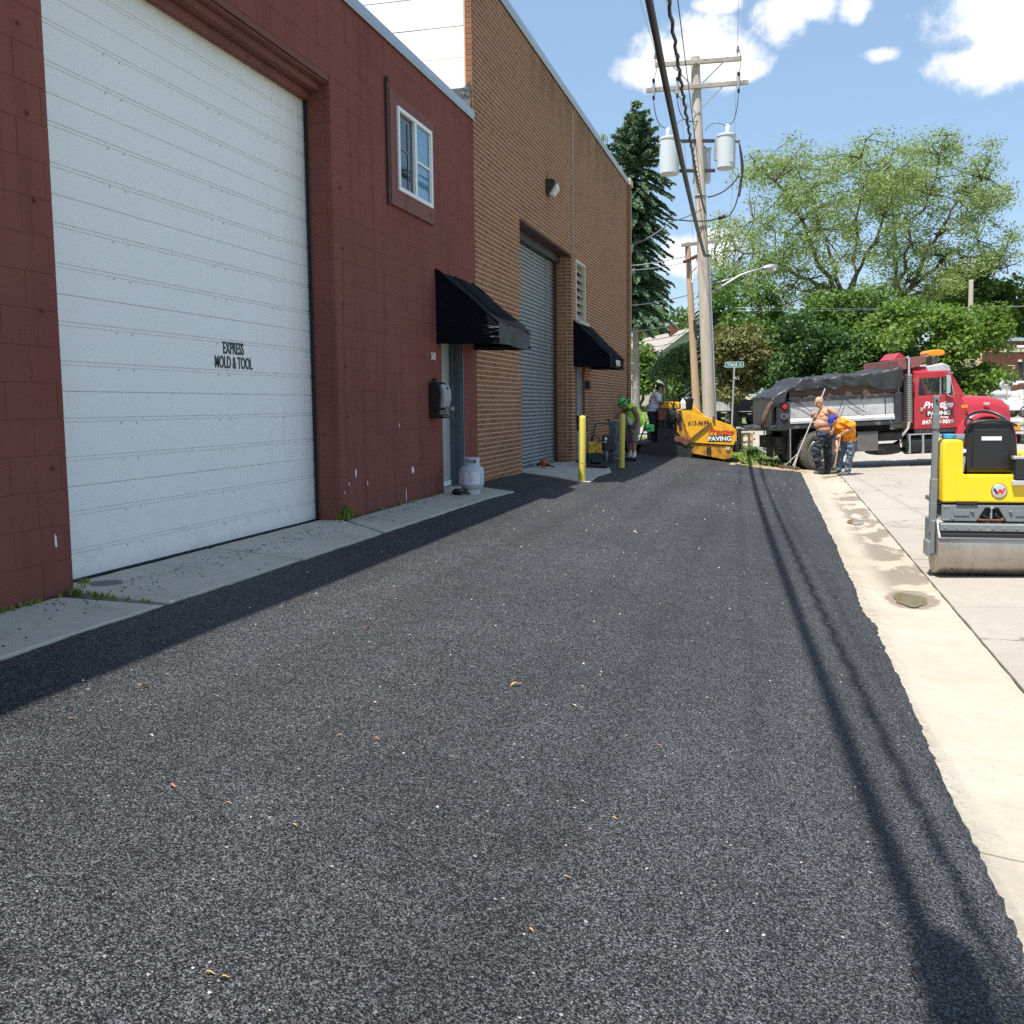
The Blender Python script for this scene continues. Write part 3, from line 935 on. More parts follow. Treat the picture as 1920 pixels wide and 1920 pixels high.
def visible_size(c, s):
    d = Vector(c) - EYE
    z = d.dot(_fwd)
    if z < 0.5: return 0
    u, v = 960 + F_PX * d.dot(_right) / z, 960 - F_PX * d.dot(_up) / z
    if not (-30 < u < 1950 and -30 < v < 1950): return 0
    return s / z / z * (abs(d.x) / d.length if True else 1)


def pieces(parent, plist, name, rest_name, mat, limit=300):
    """plist: (centre, size, seen area). The largest in view become parts of their own, the rest one part"""
    off = parent.location
    plist = sorted(plist, key=lambda p: -visible_size(p[0], p[2]))
    me = unit_mesh(mat)
    for c, s, a in plist[:limit]:
        o = link(name, me, parent, (c[0] - off.x, c[1] - off.y, c[2] - off.z))
        o.scale = s
    if plist[limit:]:
        b = MB()
        for c, s, a in plist[limit:]:
            b.box(c, s)
        b.v = [(p[0] - off.x, p[1] - off.y, p[2] - off.z) for p in b.v]
        o = link(rest_name, b.mesh(rest_name, mat, fix=False), parent)
        tag(o, kind="stuff")


def wall_rows(y0, y1, z0, z1, ch, ln, jt, holes, depth, face, jitter=0.0015, hole_pad=0.0):
    res = []
    r = 0
    z = z0
    while z < z1 - 0.01:
        zt = min(z + ch - jt, z1)
        cuts = [(y0, y1)]
        for hy0, hy1, hz0, hz1 in holes:
            if hz0 < (z + zt) / 2 < hz1:
                nc = []
                for a, b in cuts:
                    if hy1 <= a or hy0 >= b: nc.append((a, b)); continue
                    if hy0 > a: nc.append((a, hy0))
                    if hy1 < b: nc.append((hy1, b))
                cuts = nc
        first = y0 - (ln / 2 if r % 2 else 0)
        for a, b in cuts:
            k = math.floor((a - first) / ln)
            y = first + k * ln
            while y < b:
                ya, yb = max(a, y), min(b, y + ln - jt)
                if yb - ya > 0.03:
                    dx = random.uniform(-jitter, jitter)
                    res.append(((face - depth / 2 + dx, (ya + yb) / 2, (z + zt) / 2), (depth, yb - ya, zt - z), (yb - ya) * (zt - z)))
                y += ln
        z += ch
        r += 1
    return res


# ------------------------------------------------------------------ maroon block building
RB = thing("block_building", "maroon painted block building with a tall white sectional garage door", "building", (-4.0, 9.0, 0.0))
OFF = RB.location
RT = 4.86
GY0, GY1, GZ1 = 5.12, 8.96, 4.0
holes = [(GY0, GY1, -1, GZ1), (12.05, 12.92, -1, 2.10)]
core = MB()
xf, xb = -4.0035, -4.6
core.bb((xb, -6, -0.3), (xf, GY0 - .004, RT)).bb((-4.215, GY1 + .004, -0.3), (xf, 9.3, RT)).bb((xb, 9.3, -0.3), (xf, 12.046, RT)).bb((xb, 12.924, -0.3), (xf, 13.53, RT))
core.bb((-4.60, GY0 - .004, GZ1 + .004), (xf, GY1 + .004, RT)).bb((xb, 12.046, 2.104), (xf, 12.924, RT))
core.bb((-4.62, 12.0, -0.3), (-4.2, 12.95, 2.2))
core.build("wall", MT["maroon_joint"], RB, off=OFF)
roof = MB().bb((-16, -6, 4.62), (-4.62, 13.5, 4.7)).build("roof", MT["tar"], RB, off=OFF)
MB().bb((-16.2, -6, -0.3), (-16.0, 13.5, 4.9)).bb((-16, -6.2, -0.3), (-4.6, -6.0, 4.9)).build("rear_wall", MT["maroon_joint"], RB, off=OFF)
cb = wall_rows(-2.04, 13.53, 0.0, RT, 0.2032, 0.4064, 0.0032, holes, 0.05, -4.0, 0.0006)
# block ends seen in the far jamb of the garage opening
for k in range(20):
    z = 0.2032 * k
    w = [(0.0, 0.165)]
    for a, b in w:
        zt = min(z + 0.198, GZ1)
        if zt - z > .03: cb.append(((-4.0515 - (a + b) / 2, GY1 + 0.012, (z + zt) / 2), (b - a - .005, 0.02, zt - z), 0.05))
pieces(RB, cb, "block", "block_work", MT["maroon"])
# coping
c = MB()
c.prism([(-3.985, RT - .02), (-3.975, RT + .075), (-4.02, RT + .10), (-4.62, RT + .085), (-4.62, RT + .05), (-3.99, RT + .05)], -6, 13.545, "Y") if False else None
c.bb((-4.64, -6, RT + .004), (-3.975, 13.55, RT + .10)).bb((-3.985, -6, RT - .03), (-3.972, 13.55, RT + .004))
c.build("coping", MT["flash"], RB, bevel=0.006, off=OFF)

# garage door: sections with two pressed grooves each
gd = MB().bb((-4.36, GY0, -0.02), (-4.325, 9.2, GZ1 + .1)).build("garage_door", MT["groove"], RB, off=OFF)
sec = [(-0.0, 0.584), (0.584, 1.179), (1.179, 1.773), (1.773, 2.371), (2.371, 2.964), (2.964, 3.545), (3.545, 4.06)]


def door_section(z0, z1, last=False):
    h = z1 - z0
    xo = -4.28 - OFF.x
    prof = [(xo - .04, z0 + .0002), (xo - .007, z0 + .0004), (xo, z0 + .0045)]
    for gz in ((0.175, 0.417) if not last else (0.16, 0.36)):
        if gz < h - .05:
            prof += [(xo, z0 + gz - .017), (xo - .012, z0 + gz - .0145), (xo - .012, z0 + gz - .0115), (xo - .003, z0 + gz - .008), (xo - .003, z0 + gz + .007), (xo - .009, z0 + gz + .0105), (xo - .009, z0 + gz + .0125), (xo, z0 + gz + .0145)]
    prof += [(xo, z1 - .0045), (xo - .007, z1 - .0006), (xo - .04, z1 - .0002)]
    b = MB()
    n = len(prof)
    ya, yb = 5.02 - OFF.y, 9.16 - OFF.y
    P = [(x, ya, z) for x, z in prof] + [(x, yb, z) for x, z in prof]
    b.add(P, [(i, i + 1, n + i + 1, n + i) for i in range(n - 1)])
    b.build("door_section", MT["garage"], gd)


for i, (a, b_) in enumerate(sec):
    door_section(a, b_, i == 6)
rv = MB()
for a, b_ in sec[:-1]:
    for gz in (0.175, 0.417):
        for yy in (6.05, 6.22, 7.32, 7.48, 8.25, 8.40):
            rv.box((-4.277, yy, a + gz - .026), (0.005, 0.006, 0.008))
tag(rv.build("rivet", MT["groove"], gd, off=OFF), kind="stuff")
MB().bb((-4.31, GY0, -0.035), (-4.27, 9.16, 0.001)).build("bottom_seal", MT["black_rubber"], gd, off=OFF)
MB().bb((-4.275, 8.985, 0), (-4.235, 9.2, 4.02)).build("side_seal", MT["black_rubber"], gd, off=OFF)
text("lettering", "EXPRESS", MT["lettering_black"], gd, Vector((-4.2775, 7.565, 1.500)) - OFF, (0, 1, 0), (0, 0, 1), 0.092, 0.66, 0, 0.0022)
text("lettering", "MOLD & TOOL", MT["lettering_black"], gd, Vector((-4.2775, 7.565, 1.386)) - OFF, (0, 1, 0), (0, 0, 1), 0.092, 0.66, 0, 0.0022)
# door head trim: stepped boards under the lintel
t = MB()
t.bb((-4.33, GY0, 3.93), (-4.10, GY1, 3.997)).bb((-4.262, GY0, 3.86), (-4.20, GY1, 3.93)).bb((-4.32, GY0, 3.985), (-4.02, GY1, 3.999))
t.build("door_head_trim", MT["maroon_trim"], RB, bevel=.004, off=OFF)
MB().bb((-4.222, 8.955, 0), (-4.216, 8.985, 3.93)).build("jamb_stop", MT["maroon_trim"], RB, off=OFF)

# small wall anchors on the piers
an = MB()
for y, z in [(4.92, 3.14), (4.95, 2.68), (4.97, 2.22), (4.98, 1.62), (5.0, .74), (4.6, 2.2), (9.15, 2.55), (9.14, 2.05), (9.15, 1.45), (9.16, .98), (9.18, .36), (9.12, 3.1)]:
    an.tube([(-4.0, y, z), (-3.985, y, z), (-3.983, y + .004, z - .014)], [.012, .011, .006], 6)
tag(an.build("wall_anchor", MT["maroon_trim"], RB, off=OFF), kind="stuff")
chips = MB()
for y, z, w, h in [(9.33, .42, .03, .10), (9.16, .33, .015, .05), (10.95, .35, .07, .09), (10.72, .09, .015, .17), (10.55, .86, .012, .06), (4.99, .32, .02, .09), (9.62, .3, .02, .05), (9.05, .25, .02, .02)]:
    n = 9
    P = [(-3.9972, y + w * .5 * math.cos(q) * random.uniform(.6, 1.2), z + h * .5 * math.sin(q) * random.uniform(.6, 1.2)) for q in [2 * math.pi * k / n for k in range(n)]]
    chips.add(P + [(-4.004, p[1], p[2]) for p in P], [tuple(range(n))] + [(i, (i + 1) % n, n + (i + 1) % n, n + i) for i in range(n)])
tag(chips.build("bare_patch", MT["whitewash"], RB, off=OFF), kind="stuff")

# window with its painted surround
wy0, wy1, wz0, wz1 = 10.59, 11.70, 3.36, 4.235
t = MB()
t.bb((-4.02, 10.40, 3.185), (-3.965, wy0 - .002, 4.36)).bb((-4.02, wy1 + .002, 3.185), (-3.965, 11.80, 4.36)).bb((-4.02, wy0 - .002, 3.185), (-3.965, wy1 + .002, wz0 - .002)).bb((-4.02, wy0 - .002, wz1 + .002), (-3.965, wy1 + .002, 4.36))
t.build("window_surround", MT["maroon_trim"], RB, off=OFF, bevel=.003)
MB().bb((-4.0, 10.33, 3.17), (-3.968, 10.37, 4.42)).bb((-4.0, 10.345, 4.42), (-3.96, 10.40, 4.46)).build("surround_strip", MT["redbrown"], RB, off=OFF)
wf = MB()
fw = .045
wf.bb((-4.01, wy0, wz0), (-3.945, wy1, wz0 + fw)).bb((-4.01, wy0, wz1 - fw), (-3.945, wy1, wz1)).bb((-4.01, wy0, wz0 + fw), (-3.945, wy0 + fw, wz1 - fw)).bb((-4.01, wy1 - fw, wz0 + fw), (-3.945, wy1, wz1 - fw))
wm = (wy0 + wy1) / 2 + .0
wf.bb((-4.01, wm - .03, wz0 + fw), (-3.95, wm + .03, wz1 - fw))
win = wf.build("window", MT["vinyl"], RB, off=OFF, bevel=.004)
MB().bb((-3.998, wy0 + fw, wz0 + fw), (-3.985, wm - .03, wz1 - fw)).build("pane", MT["glass_dark"], win, off=OFF)
MB().bb((-3.998, wm + .03, wz0 + fw), (-3.988, wy1 - fw, wz1 - fw)).build("blind", MT["curtain"], win, off=OFF)
MB().bb((-3.972, wm + .03, wz0 + fw), (-3.968, wy1 - fw, wz1 - fw)).build("pane", MT["glass"], win, off=OFF)
zz = (wz0 + wz1) / 2 - .01
MB().bb((-3.984, wy0 + fw, zz + .03), (-3.976, wm - .19, zz + .045)).bb((-3.984, wm - .2, wz0 + fw), (-3.976, wm - .185, wz1 - .1)).build("sash_bar", MT["roller_grey"], win, off=OFF)
b = MB()
b.bb((-3.967, wm + .03, zz - .012), (-3.955, wy1 - fw, zz + .012)).bb((-3.965, wy1 - fw - .035, wz0 + fw), (-3.957, wy1 - fw - .02, wz1 - fw))
b.build("sash_bar", MT["vinyl"], win, off=OFF)

# entrance door 505
ed = MB().bb((-4.19, 12.05, 0.03), (-4.15, 12.90, 2.09)).build("entrance_door", MT["door_leaf"], RB, off=OFF, bevel=.003)
MB().bb((-4.15, 12.06, 0.04), (-4.143, 12.90, 0.10)).build("kick_strip", MT["white"], ed, off=OFF)
MB().bb((-4.15, 12.78, 1.0), (-4.09, 12.83, 1.06)).bb((-4.10, 12.70, 1.01), (-4.085, 12.83, 1.045)).build("handle", MT["galv"], ed, off=OFF)
MB().bb((-4.2, 12.85, 0.02), (-4.012, 12.918, 2.098)).bb((-4.17, 12.80, 0.02), (-4.10, 12.85, 2.098)).bb((-4.03, 12.89, .02), (-3.992, 12.925, 2.1)).build("door_frame", MT["door_frame"], RB, off=OFF, bevel=.002)
MB().bb((-4.2, 12.05, -0.02), (-3.99, 12.92, 0.025)).build("door_sill", MT["slab"], RB, off=OFF)
text("house_number", "505", MT["lettering_white"], RB, Vector((-3.995, 11.73, 1.615)) - OFF, (0, 1, 0), (0, 0, 1), 0.085, 0.95, 0.12, 0.0, 0.003)

# ------------------------------------------------------------------ brick building
BB = thing("brick_building", "tall brown brick building with a grey roller shutter and flat roof", "building", (-4.0, 20.0, 0.0))
OFB = BB.location
BT = 6.93
Y0, Y1 = 13.56, 27.93
SH = (16.06, 20.25, -1, 4.0)
D2 = (20.62, 21.5, -1, 2.05)
LV = (20.62, 21.67, 2.77, 3.97)
core = MB()
xf = -4.0014
core.bb((-4.7, Y0, -.4), (xf, SH[0], BT)).bb((-4.7, SH[0], 4.004), (xf, SH[1], BT)).bb((-4.36, SH[1] + .004, -.4), (xf, D2[0], BT)).bb((-4.7, SH[1] + .1, -.4), (-4.36, D2[0], BT))
core.bb((-4.7, D2[0], 2.054), (xf, D2[1] + .004, 2.766)).bb((-4.7, LV[0], 3.974), (xf, LV[1] + .004, BT)).bb((-4.7, D2[1] + .004, -.4), (xf, LV[1] + .004, 2.766)).bb((-4.7, LV[1] + .004, -.4), (xf, Y1, BT)).bb((-4.75, D2[0] - .1, -.4), (-4.28, LV[1] + .1, 4.2))
core.build("wall", MT["mortar"], BB, off=OFB)
MB().bb((-16, Y0 + .1, 6.7), (-4.7, 28.3, 6.75)).build("roof", MT["tar"], BB, off=OFB)
MB().bb((-16.2, Y0, -.4), (-16, 28.35, 6.9)).bb((-16, 28.2, -.4), (-4.05, 28.34, 6.9)).build("rear_wall", MT["farbrick"], BB, off=OFB)
bl = wall_rows(Y0 - .012, Y1, -.27, BT, 0.0677, 0.2032, 0.0128, [SH, D2, LV], 0.092, -4.0, 0.0005)
# jamb bricks of the shutter opening
r = 0
z = -.27
while z < 3.98:
    cut = [(0.0, .092), (.092, .345)] if r % 2 == 0 else [(0.0, .19), (.19, .345)]
    for a, b_ in cut[0 if r % 2 else 1:] if False else cut:
        lo = max(a, .0955)
        if b_ - lo > .03:
            bl.append(((-4.0 - (lo + b_) / 2, SH[1] + .046 - random.uniform(0, .002), z + .0286), (b_ - lo - .0105, .092, .0572), (b_ - lo) * .0677 * 3))
    z += .0677
    r += 1
pieces(BB, bl, "brick", "brickwork", MT["brick"])
# whitewashed block wall facing the lower roof, in courses
ww = MB().bb((-16, Y0 + .02, 4.6), (-4.115, Y0 + .2, 6.9)).build("side_wall", MT["joint"], BB, off=OFB)
z = 5.27
while z < 6.88:
    zt = min(z + .395, 6.89)
    for k in range(6):
        xa, xb_ = -4.112 - k * 2.0, -4.112 - (k + 1) * 2.0
        o = MB().bb((xb_ + .001, Y0 - .004 + random.uniform(0, .003), z), (xa - .001, Y0 + .05, zt - .007)).build("block_course", MT["whitewash"], ww, off=OFB)
    z += .4
fl = MB()
fl.grid(30, 4, lambda a, b: (lerp(-4.02, -12, a), Y0 - .02 - .10 * (1 - b) ** 2 - .012 * abs(fbm(a * 60, b * 4)), lerp(4.72, 5.27 + .02 * fbm(a * 40, 3), b)))
fl.grid(6, 6, lambda a, b: (-4.02 - .14 * a, Y0 - .02 - .03 * abs(fbm(a * 5, b * 7)), lerp(4.99, 5.34 - .1 * a, b)))
fl.build("roof_flashing", MT["tar"], BB, off=OFB)
MB().bb((-4.75, Y0 - .02, BT + .003), (-3.965, 27.92, BT + .10)).bb((-3.985, Y0 - .02, BT - .05), (-3.968, 27.92, BT + .003)).build("coping", MT["flash"], BB, off=OFB, bevel=.006)
# corner pier with its stone cap and downpipe
MB().bb((-4.4, 27.935, -.4), (-3.945, 28.30, 6.86)).build("corner_pier", MT["mortar"], BB, off=OFB)
pl = []
z, r = -.27, 0
while z < 6.84:
    for a, b_ in ([(27.93, 28.03), (28.04, 28.245), (28.255, 28.31)] if r % 2 else [(27.93, 28.13), (28.14, 28.31)]):
        pl.append(((-3.985, (a + b_) / 2, z + .0286), (.092, b_ - a - .004, .0572), .001))
    z += .0677
    r += 1
pieces(BB, pl, "brick", "pier_brickwork", MT["brick"], 0)
MB().bb((-4.45, 27.90, 6.865), (-3.90, 28.38, 7.03)).build("pier_cap", MT["stonecap"], BB, off=OFB, bevel=.01)
MB().tube([(-3.99, 28.38, -.2), (-3.99, 28.38, 6.8)], .05, 10).build("downpipe", MT["cream_trim"], BB, off=OFB, smooth=40)
MB().tube([(-3.99, 20.36, 4.06), (-3.99, 20.36, 6.7)], .010, 6).build("conduit", MT["galv"], BB, off=OFB)
# roller shutter
sh = MB().bb((-4.42, SH[0], -.14), (-4.39, SH[1], 4.1)).build("roller_shutter", MT["dark_steel"], BB, off=OFB)
sp = [(-.030, 0), (-.010, .004), (.004, .018), (.006, .034), (-.002, .052), (-.022, .066), (-.030, .068)]
b = MB()
n = len(sp)
ya, yb = SH[0] - OFB.y, SH[1] - .055 - OFB.y
b.add([(x, ya, z) for x, z in sp] + [(x, yb, z) for x, z in sp], [(i, i + 1, n + i + 1, n + i) for i in range(n - 1)])
slat_me = b.mesh("shutter_slat", MT["shutter"], 60)
for k in range(57):
    link("slat", slat_me, sh, (-4.362 - OFB.x, 0, -.03 + k * .0695))
MB().bb((-4.41, SH[0], -.12), (-4.345, SH[1] - .05, -.03)).build("bottom_bar", MT["shutter"], sh, off=OFB)
MB().bb((-4.42, SH[1] - .055, -.12), (-4.30, SH[1], 3.9)).build("guide_rail", MT["redbrown"], sh, off=OFB)
MB().bb((-4.42, SH[0], -.12), (-4.30, SH[0] + .055, 3.9)).build("guide_rail", MT["redbrown"], sh, off=OFB)
MB().bb((-4.5, SH[0], 3.84), (-4.24, SH[1], 3.995)).build("hood", MT["dark_steel"], sh, off=OFB)
MB().bb((-4.36, SH[0], 3.975), (-4.012, SH[1], 4.0)).build("steel_lintel", MT["redbrown"], BB, off=OFB)
# louvered vent above the second doorway
lv = MB().bb((-4.15, LV[0], LV[2]), (-4.10, LV[1], LV[3])).build("louvered_vent", MT["dark_steel"], BB, off=OFB)
f = .06
MB().bb((-4.1, LV[0], LV[2]), (-3.975, LV[0] + f, LV[3])).bb((-4.1, LV[1] - f, LV[2]), (-3.975, LV[1], LV[3])).bb((-4.1, LV[0] + f, LV[3] - f), (-3.975, LV[1] - f, LV[3])).bb((-4.1, LV[0] + f, LV[2]), (-3.975, LV[1] - f, LV[2] + .03)).build("frame", MT["cream_trim"], lv, off=OFB, bevel=.004)
for k in range(7):
    z0 = LV[2] + .035 + k * .156
    P = [(-4.09, LV[0] + f, z0 + .150), (-4.015, LV[0] + f, z0 + .012), (-4.015, LV[1] - f, z0 + .012), (-4.09, LV[1] - f, z0 + .150)]
    MB().add(P + [(p[0] - .008, p[1], p[2] - .006) for p in P], [(0, 1, 2, 3), (7, 6, 5, 4), (0, 4, 5, 1), (1, 5, 6, 2), (2, 6, 7, 3), (3, 7, 4, 0)]).build("slat", MT["louver"], lv, off=OFB)
MB().bb((-4.05, LV[0] - .04, LV[2] - .07), (-3.90, LV[1] + .06, LV[2] - .003)).build("vent_sill", MT["stonecap"], BB, off=OFB, bevel=.006)
# second doorway
dd = MB().bb((-4.19, D2[0] + .004, -.12), (-4.14, D2[1] - .075, 2.04)).build("glazed_door", MT["door_leaf"], BB, off=OFB)
MB().bb((-4.138, D2[0] + .10, .95), (-4.13, D2[1] - .12, 1.93)).build("pane", MT["glass_dark"], dd, off=OFB)
MB().bb((-4.2, D2[1] - .07, -.12), (-4.04, D2[1] - .004, 2.045)).bb((-4.13, D2[1] - .15, -.1), (-4.09, D2[1] - .08, 2.0)).build("door_frame", MT["galv"], BB, off=OFB, bevel=.003)
MB().bb((-4.02, D2[1] + .005, -.12), (-3.985, D2[1] + .09, 2.05)).build("jamb_board", MT["redbrown"], BB, off=OFB)
MB().bb((-4.3, D2[0], -.3), (-4.0, D2[1], -.125)).build("door_sill", MT["slab"], BB, off=OFB)

# ------------------------------------------------------------------ things along the wall
def tuft(V, x, y, z, n, h, spread, w=.006):
    for k in range(n):
        a, l = random.uniform(0, 6.28), h * random.uniform(.4, 1)
        bx, by = x + random.gauss(0, spread * .3), y + random.gauss(0, spread * .3)
        tx, ty = bx + math.cos(a) * spread * random.uniform(.3, 1.2), by + math.sin(a) * spread * random.uniform(.3, 1.2)
        px, py = -math.sin(a) * w, math.cos(a) * w
        mx, my = lerp(bx, tx, .4), lerp(by, ty, .4)
        V.append([(bx - px, by - py, z), (bx + px, by + py, z), (mx + px, my + py, z + l * .8), (mx - px, my - py, z + l * .8)])
        V.append([(mx - px, my - py, z + l * .8), (mx + px, my + py, z + l * .8), (tx + px * .2, ty + py * .2, z + l), (tx - px * .2, ty - py * .2, z + l)])



def awning(name, label, y0, y1, ztop, zbot, xf, zft, mat_front, group=None):
    A = thing(name, label, "awning", (-4.0, (y0 + y1) / 2, zbot), group=group)
    o = A.location
    xw = -3.996
    b = MB()

    def top(a, t):
        x = lerp(xw, xf, t)
        z = lerp(ztop, zft, t) - 0.035 * math.sin(math.pi * t) * math.sin(math.pi * a) + 0.016 * fbm(a * 5, t * 3)
        return (x, lerp(y0, y1, a), z)
    b.grid(20, 14, top)
    b.build("canopy", MT["awning"], A, smooth=True, off=o)
    v = MB()

    def val(a, t):
        return (xf + 0.012 * math.sin(a * 9) * t + 0.018 * fbm(a * 5, t * 2), lerp(y0, y1, a), lerp(zft, zbot + .0, t) + 0.01 * math.sin(a * 5))
    v.grid(24, 5, val)
    v.build("valance", mat_front, A, smooth=True, off=o)
    for y in (y0, y1):
        s = MB().add([(xw, y, ztop), (xf, y, zft), (xf, y, zbot), (xw, y, zbot + .02), (lerp(xw, xf, .5), y, lerp(ztop, zft, .5))], [(0, 4, 1, 2, 3)])
        s.build("side_panel", MT["awning"], A, off=o)
    fr = MB()
    for y in (y0 + .03, y1 - .03):
        fr.tube([(xw + .02, y, ztop - .03), (xf + .03, y, zft - .03)], .012, 6).tube([(xw + .02, y, zbot + .05), (xf - .0 + .03, y, zbot + .03)], .012, 6)
    fr.tube([(xf + .03 - .05, y0, zbot + .03), (xf - .02, y1, zbot + .03)], .012, 6)
    for a in (0, .5, 1):
        MB().tube([Vector(top(a, t / 10)) + Vector((0, 0, .006)) for t in range(11)], .009, 5).build("seam_piping", MT["awning"], A, off=o, smooth=True)
    fr.build("frame", MT["dark_steel"], A, off=o, smooth=40)
    return A


a1 = awning("awning", "black fabric awning with a crumpled grey front above the 505 door", 11.86, 13.42, 2.69, 1.79, -3.22, 2.03, MT["awning_patch"], "black door awnings")
cw = MB()
for k in range(5):
    z = 1.86 + .035 * k
    cw.grid(10, 2, lambda a, b, z=z, k=k: (-3.42 + .215 * a, 11.852 - .018 * abs(math.sin(a * 4 + k)) * (1 if 0 < b < 1 else .2), z + .05 * a * math.sin(k) + .022 * b))
cw.build("crumpled_corner", MT["awning_patch"], a1, smooth=True, off=a1.location)
a2 = awning("awning", "black fabric awning with white letters on its front edge, past the roller shutter", 20.42, 22.3, 2.74, 1.80, -3.27, 2.02, MT["awning"], "black door awnings")
text("lettering", "VITO", MT["lettering_white"], a2, Vector((-3.235, 21.3, 1.855)) - a2.location, (0, 1, 0), (0, 0, 1), 0.11, 1.5, 0, 0.004, 0.006)

# paper dispenser by the door
D = thing("towel_dispenser", "black wall dispenser with a grey cover beside the pale grey door", "dispenser", (-3.99, 11.68, 0.92))
b = MB()
b.prism([(0, .0), (.17, .0), (.18, .03), (.13, .05), (.13, .10), (0, .13)], -.13, .13, "Y")
b.prism([(0, .10), (.10, .10), (.135, .14), (.15, .30), (.13, .40), (.10, .425), (0, .43)], -.14, .14, "Y")
b.build("housing", MT["black_plastic"], D, bevel=.012, segs=2)
MB().prism([(.12, .12), (.165, .13), (.19, .22), (.185, .33), (.155, .405), (.13, .40)], -.125, .125, "Y").build("cover", MT["grey_plastic"], D, bevel=.012, segs=2)
MB().bb((.178, -.03, .34), (.186, .03, .37)).build("badge", MT["black_plastic"], D)
MB().tube([(.0, .02, .46), (.03, .02, .46), (.035, .02, .44)], .018, 8).build("hook", MT["black_plastic"], D)

# propane cylinder
P = thing("gas_cylinder", "grey and white propane cylinder standing on the walk beside the 505 door", "gas cylinder", (-3.66, 12.13, -0.022))
MB().lathe([(.0, .045), (.08, .05), (.125, .075), (.148, .11), (.152, .13), (.152, .285), (.146, .315), (.12, .345), (.07, .362), (0, .365)], n=32, close=False).build("body", MT["tank_paint"], P, smooth=True)
MB().lathe([(.100, 0), (.103, 0), (.103, .07), (.100, .07)], n=28, close=False).build("foot_ring", MT["tank_paint"], P, smooth=40)
col = MB()
for k in range(28):
    q0, q1 = 2 * math.pi * k / 28, 2 * math.pi * (k + 1) / 28
    hole = k in (19, 20, 21, 22, 23, 24) or k in (3, 4, 5, 6, 10, 11)
    for za, zb in ([(.345, .385), (.43, .455)] if hole else [(.345, .455)]):
        r0, r1 = .098, .094
        col.add([(r0 * math.cos(q), r0 * math.sin(q), z) for z in (za, zb) for q in (q0, q1)] + [(r1 * math.cos(q), r1 * math.sin(q), z) for z in (za, zb) for q in (q0, q1)], [(0, 1, 3, 2), (5, 4, 6, 7), (2, 3, 7, 6), (1, 0, 4, 5)])
col.build("collar", MT["tank_paint"], P)
MB().lathe([(.02, .36), (.02, .41), (.035, .415), (.035, .44), (.012, .445)], n=12).build("valve", MT["galv"], P, smooth=40)
lb = MB()
for k in range(30):
    q0, q1 = -2.75 + k * .072, -2.75 + (k + 1) * .072
    lb.add([(.1535 * math.cos(q0), .1535 * math.sin(q0), .13), (.1535 * math.cos(q1), .1535 * math.sin(q1), .13), (.1535 * math.cos(q1), .1535 * math.sin(q1), .285), (.1535 * math.cos(q0), .1535 * math.sin(q0), .285)], [(0, 1, 2, 3)])
lab = lb.build("label", MT["tank_label"], P, smooth=True)
pr = MB()
prp = MB()
for qa in (-2.1, -1.45):
    for k in range(9):
        w = random.uniform(.10, .24)
        z = .272 - k * .0155
        tgt = prp if (k in (3, 4) and qa > -1.6) or (qa < -2 and k % 3 == 0) else pr
        for s in range(4):
            q0, q1 = qa + w * s / 2 - .12, qa + w * (s + 1) / 2 - .12
            rr = .1542
            tgt.add([(rr * math.cos(q0), rr * math.sin(q0), z), (rr * math.cos(q1), rr * math.sin(q1), z), (rr * math.cos(q1), rr * math.sin(q1), z + .006), (rr * math.cos(q0), rr * math.sin(q0), z + .006)], [(0, 1, 2, 3)])
tag(pr.build("small_print", MT["label_blue"], lab), kind="stuff")
tag(prp.build("small_print", MT["label_pink"], lab), kind="stuff")
R_ = thing("regulator_hose", "black regulator and coiled hose lying on the walk beside the propane cylinder", "hose", (-3.80, 11.93, -.012))
MB().ell((0, 0, .035), (.06, .05, .035)).ell((.05, -.04, .03), (.035, .035, .03)).build("regulator", MT["black_plastic"], R_, smooth=True)
MB().tube([(.06 + .11 * math.cos(t * .5) * (1 - t * .02), -.02 + .09 * math.sin(t * .5), .012 + .003 * t) for t in range(22)], .009, 6).build("hose", MT["black_rubber"], R_, smooth=True)

# bollards
def bollard(u, v, z, h, label):
    p = GZ(u, v, z)
    B = thing("bollard", label, "bollard", (p.x, p.y, p.z - .01), group="yellow bollards by the shutter")
    B.rotation_euler = (0, R(0.7), 0)
    MB().lathe([(.056, -.1), (.056, h - .02), (.050, h), (.03, h + .012), (0.001, h + .015)], n=24, close=False).build("post", MT["bollard"], B, smooth=50)
    MB().lathe([(.075, .0), (.07, .012), (.057, .018)], n=20, close=False).build("base_collar", MT["asphalt"], B, smooth=True)
    bt = MB()
    for zz, q in ((.09, -1.5), (.30, -1.45), (.55, -2.3)):
        bt.ell((.056 * math.cos(q), .056 * math.sin(q), zz), (.007, .007, .007), 6, 4)
    tag(bt.build("bolt_hole", MT["black_rubber"], B), kind="stuff")
    return B


bol1 = bollard(1091, 903, -.115, 1.01, "yellow steel bollard with a black bin behind it, left of the other bollard")
bol2 = bollard(1165.5, 878, -.175, 1.06, "yellow steel bollard standing in front of the bent lime-green worker")
X = thing("black_bin", "black plastic bin fixed behind the bollard nearer the roller shutter", "bin", (bol1.location.x - .01, bol1.location.y + .16, .77))
MB().box((0, 0, 0), (.165, .15, .22), taper=(1.08, 1.08)).build("tub", MT["black_plastic"], X, bevel=.01)
MB().box((0, 0, .118), (.20, .18, .018)).build("lid", MT["black_plastic"], X, bevel=.006)

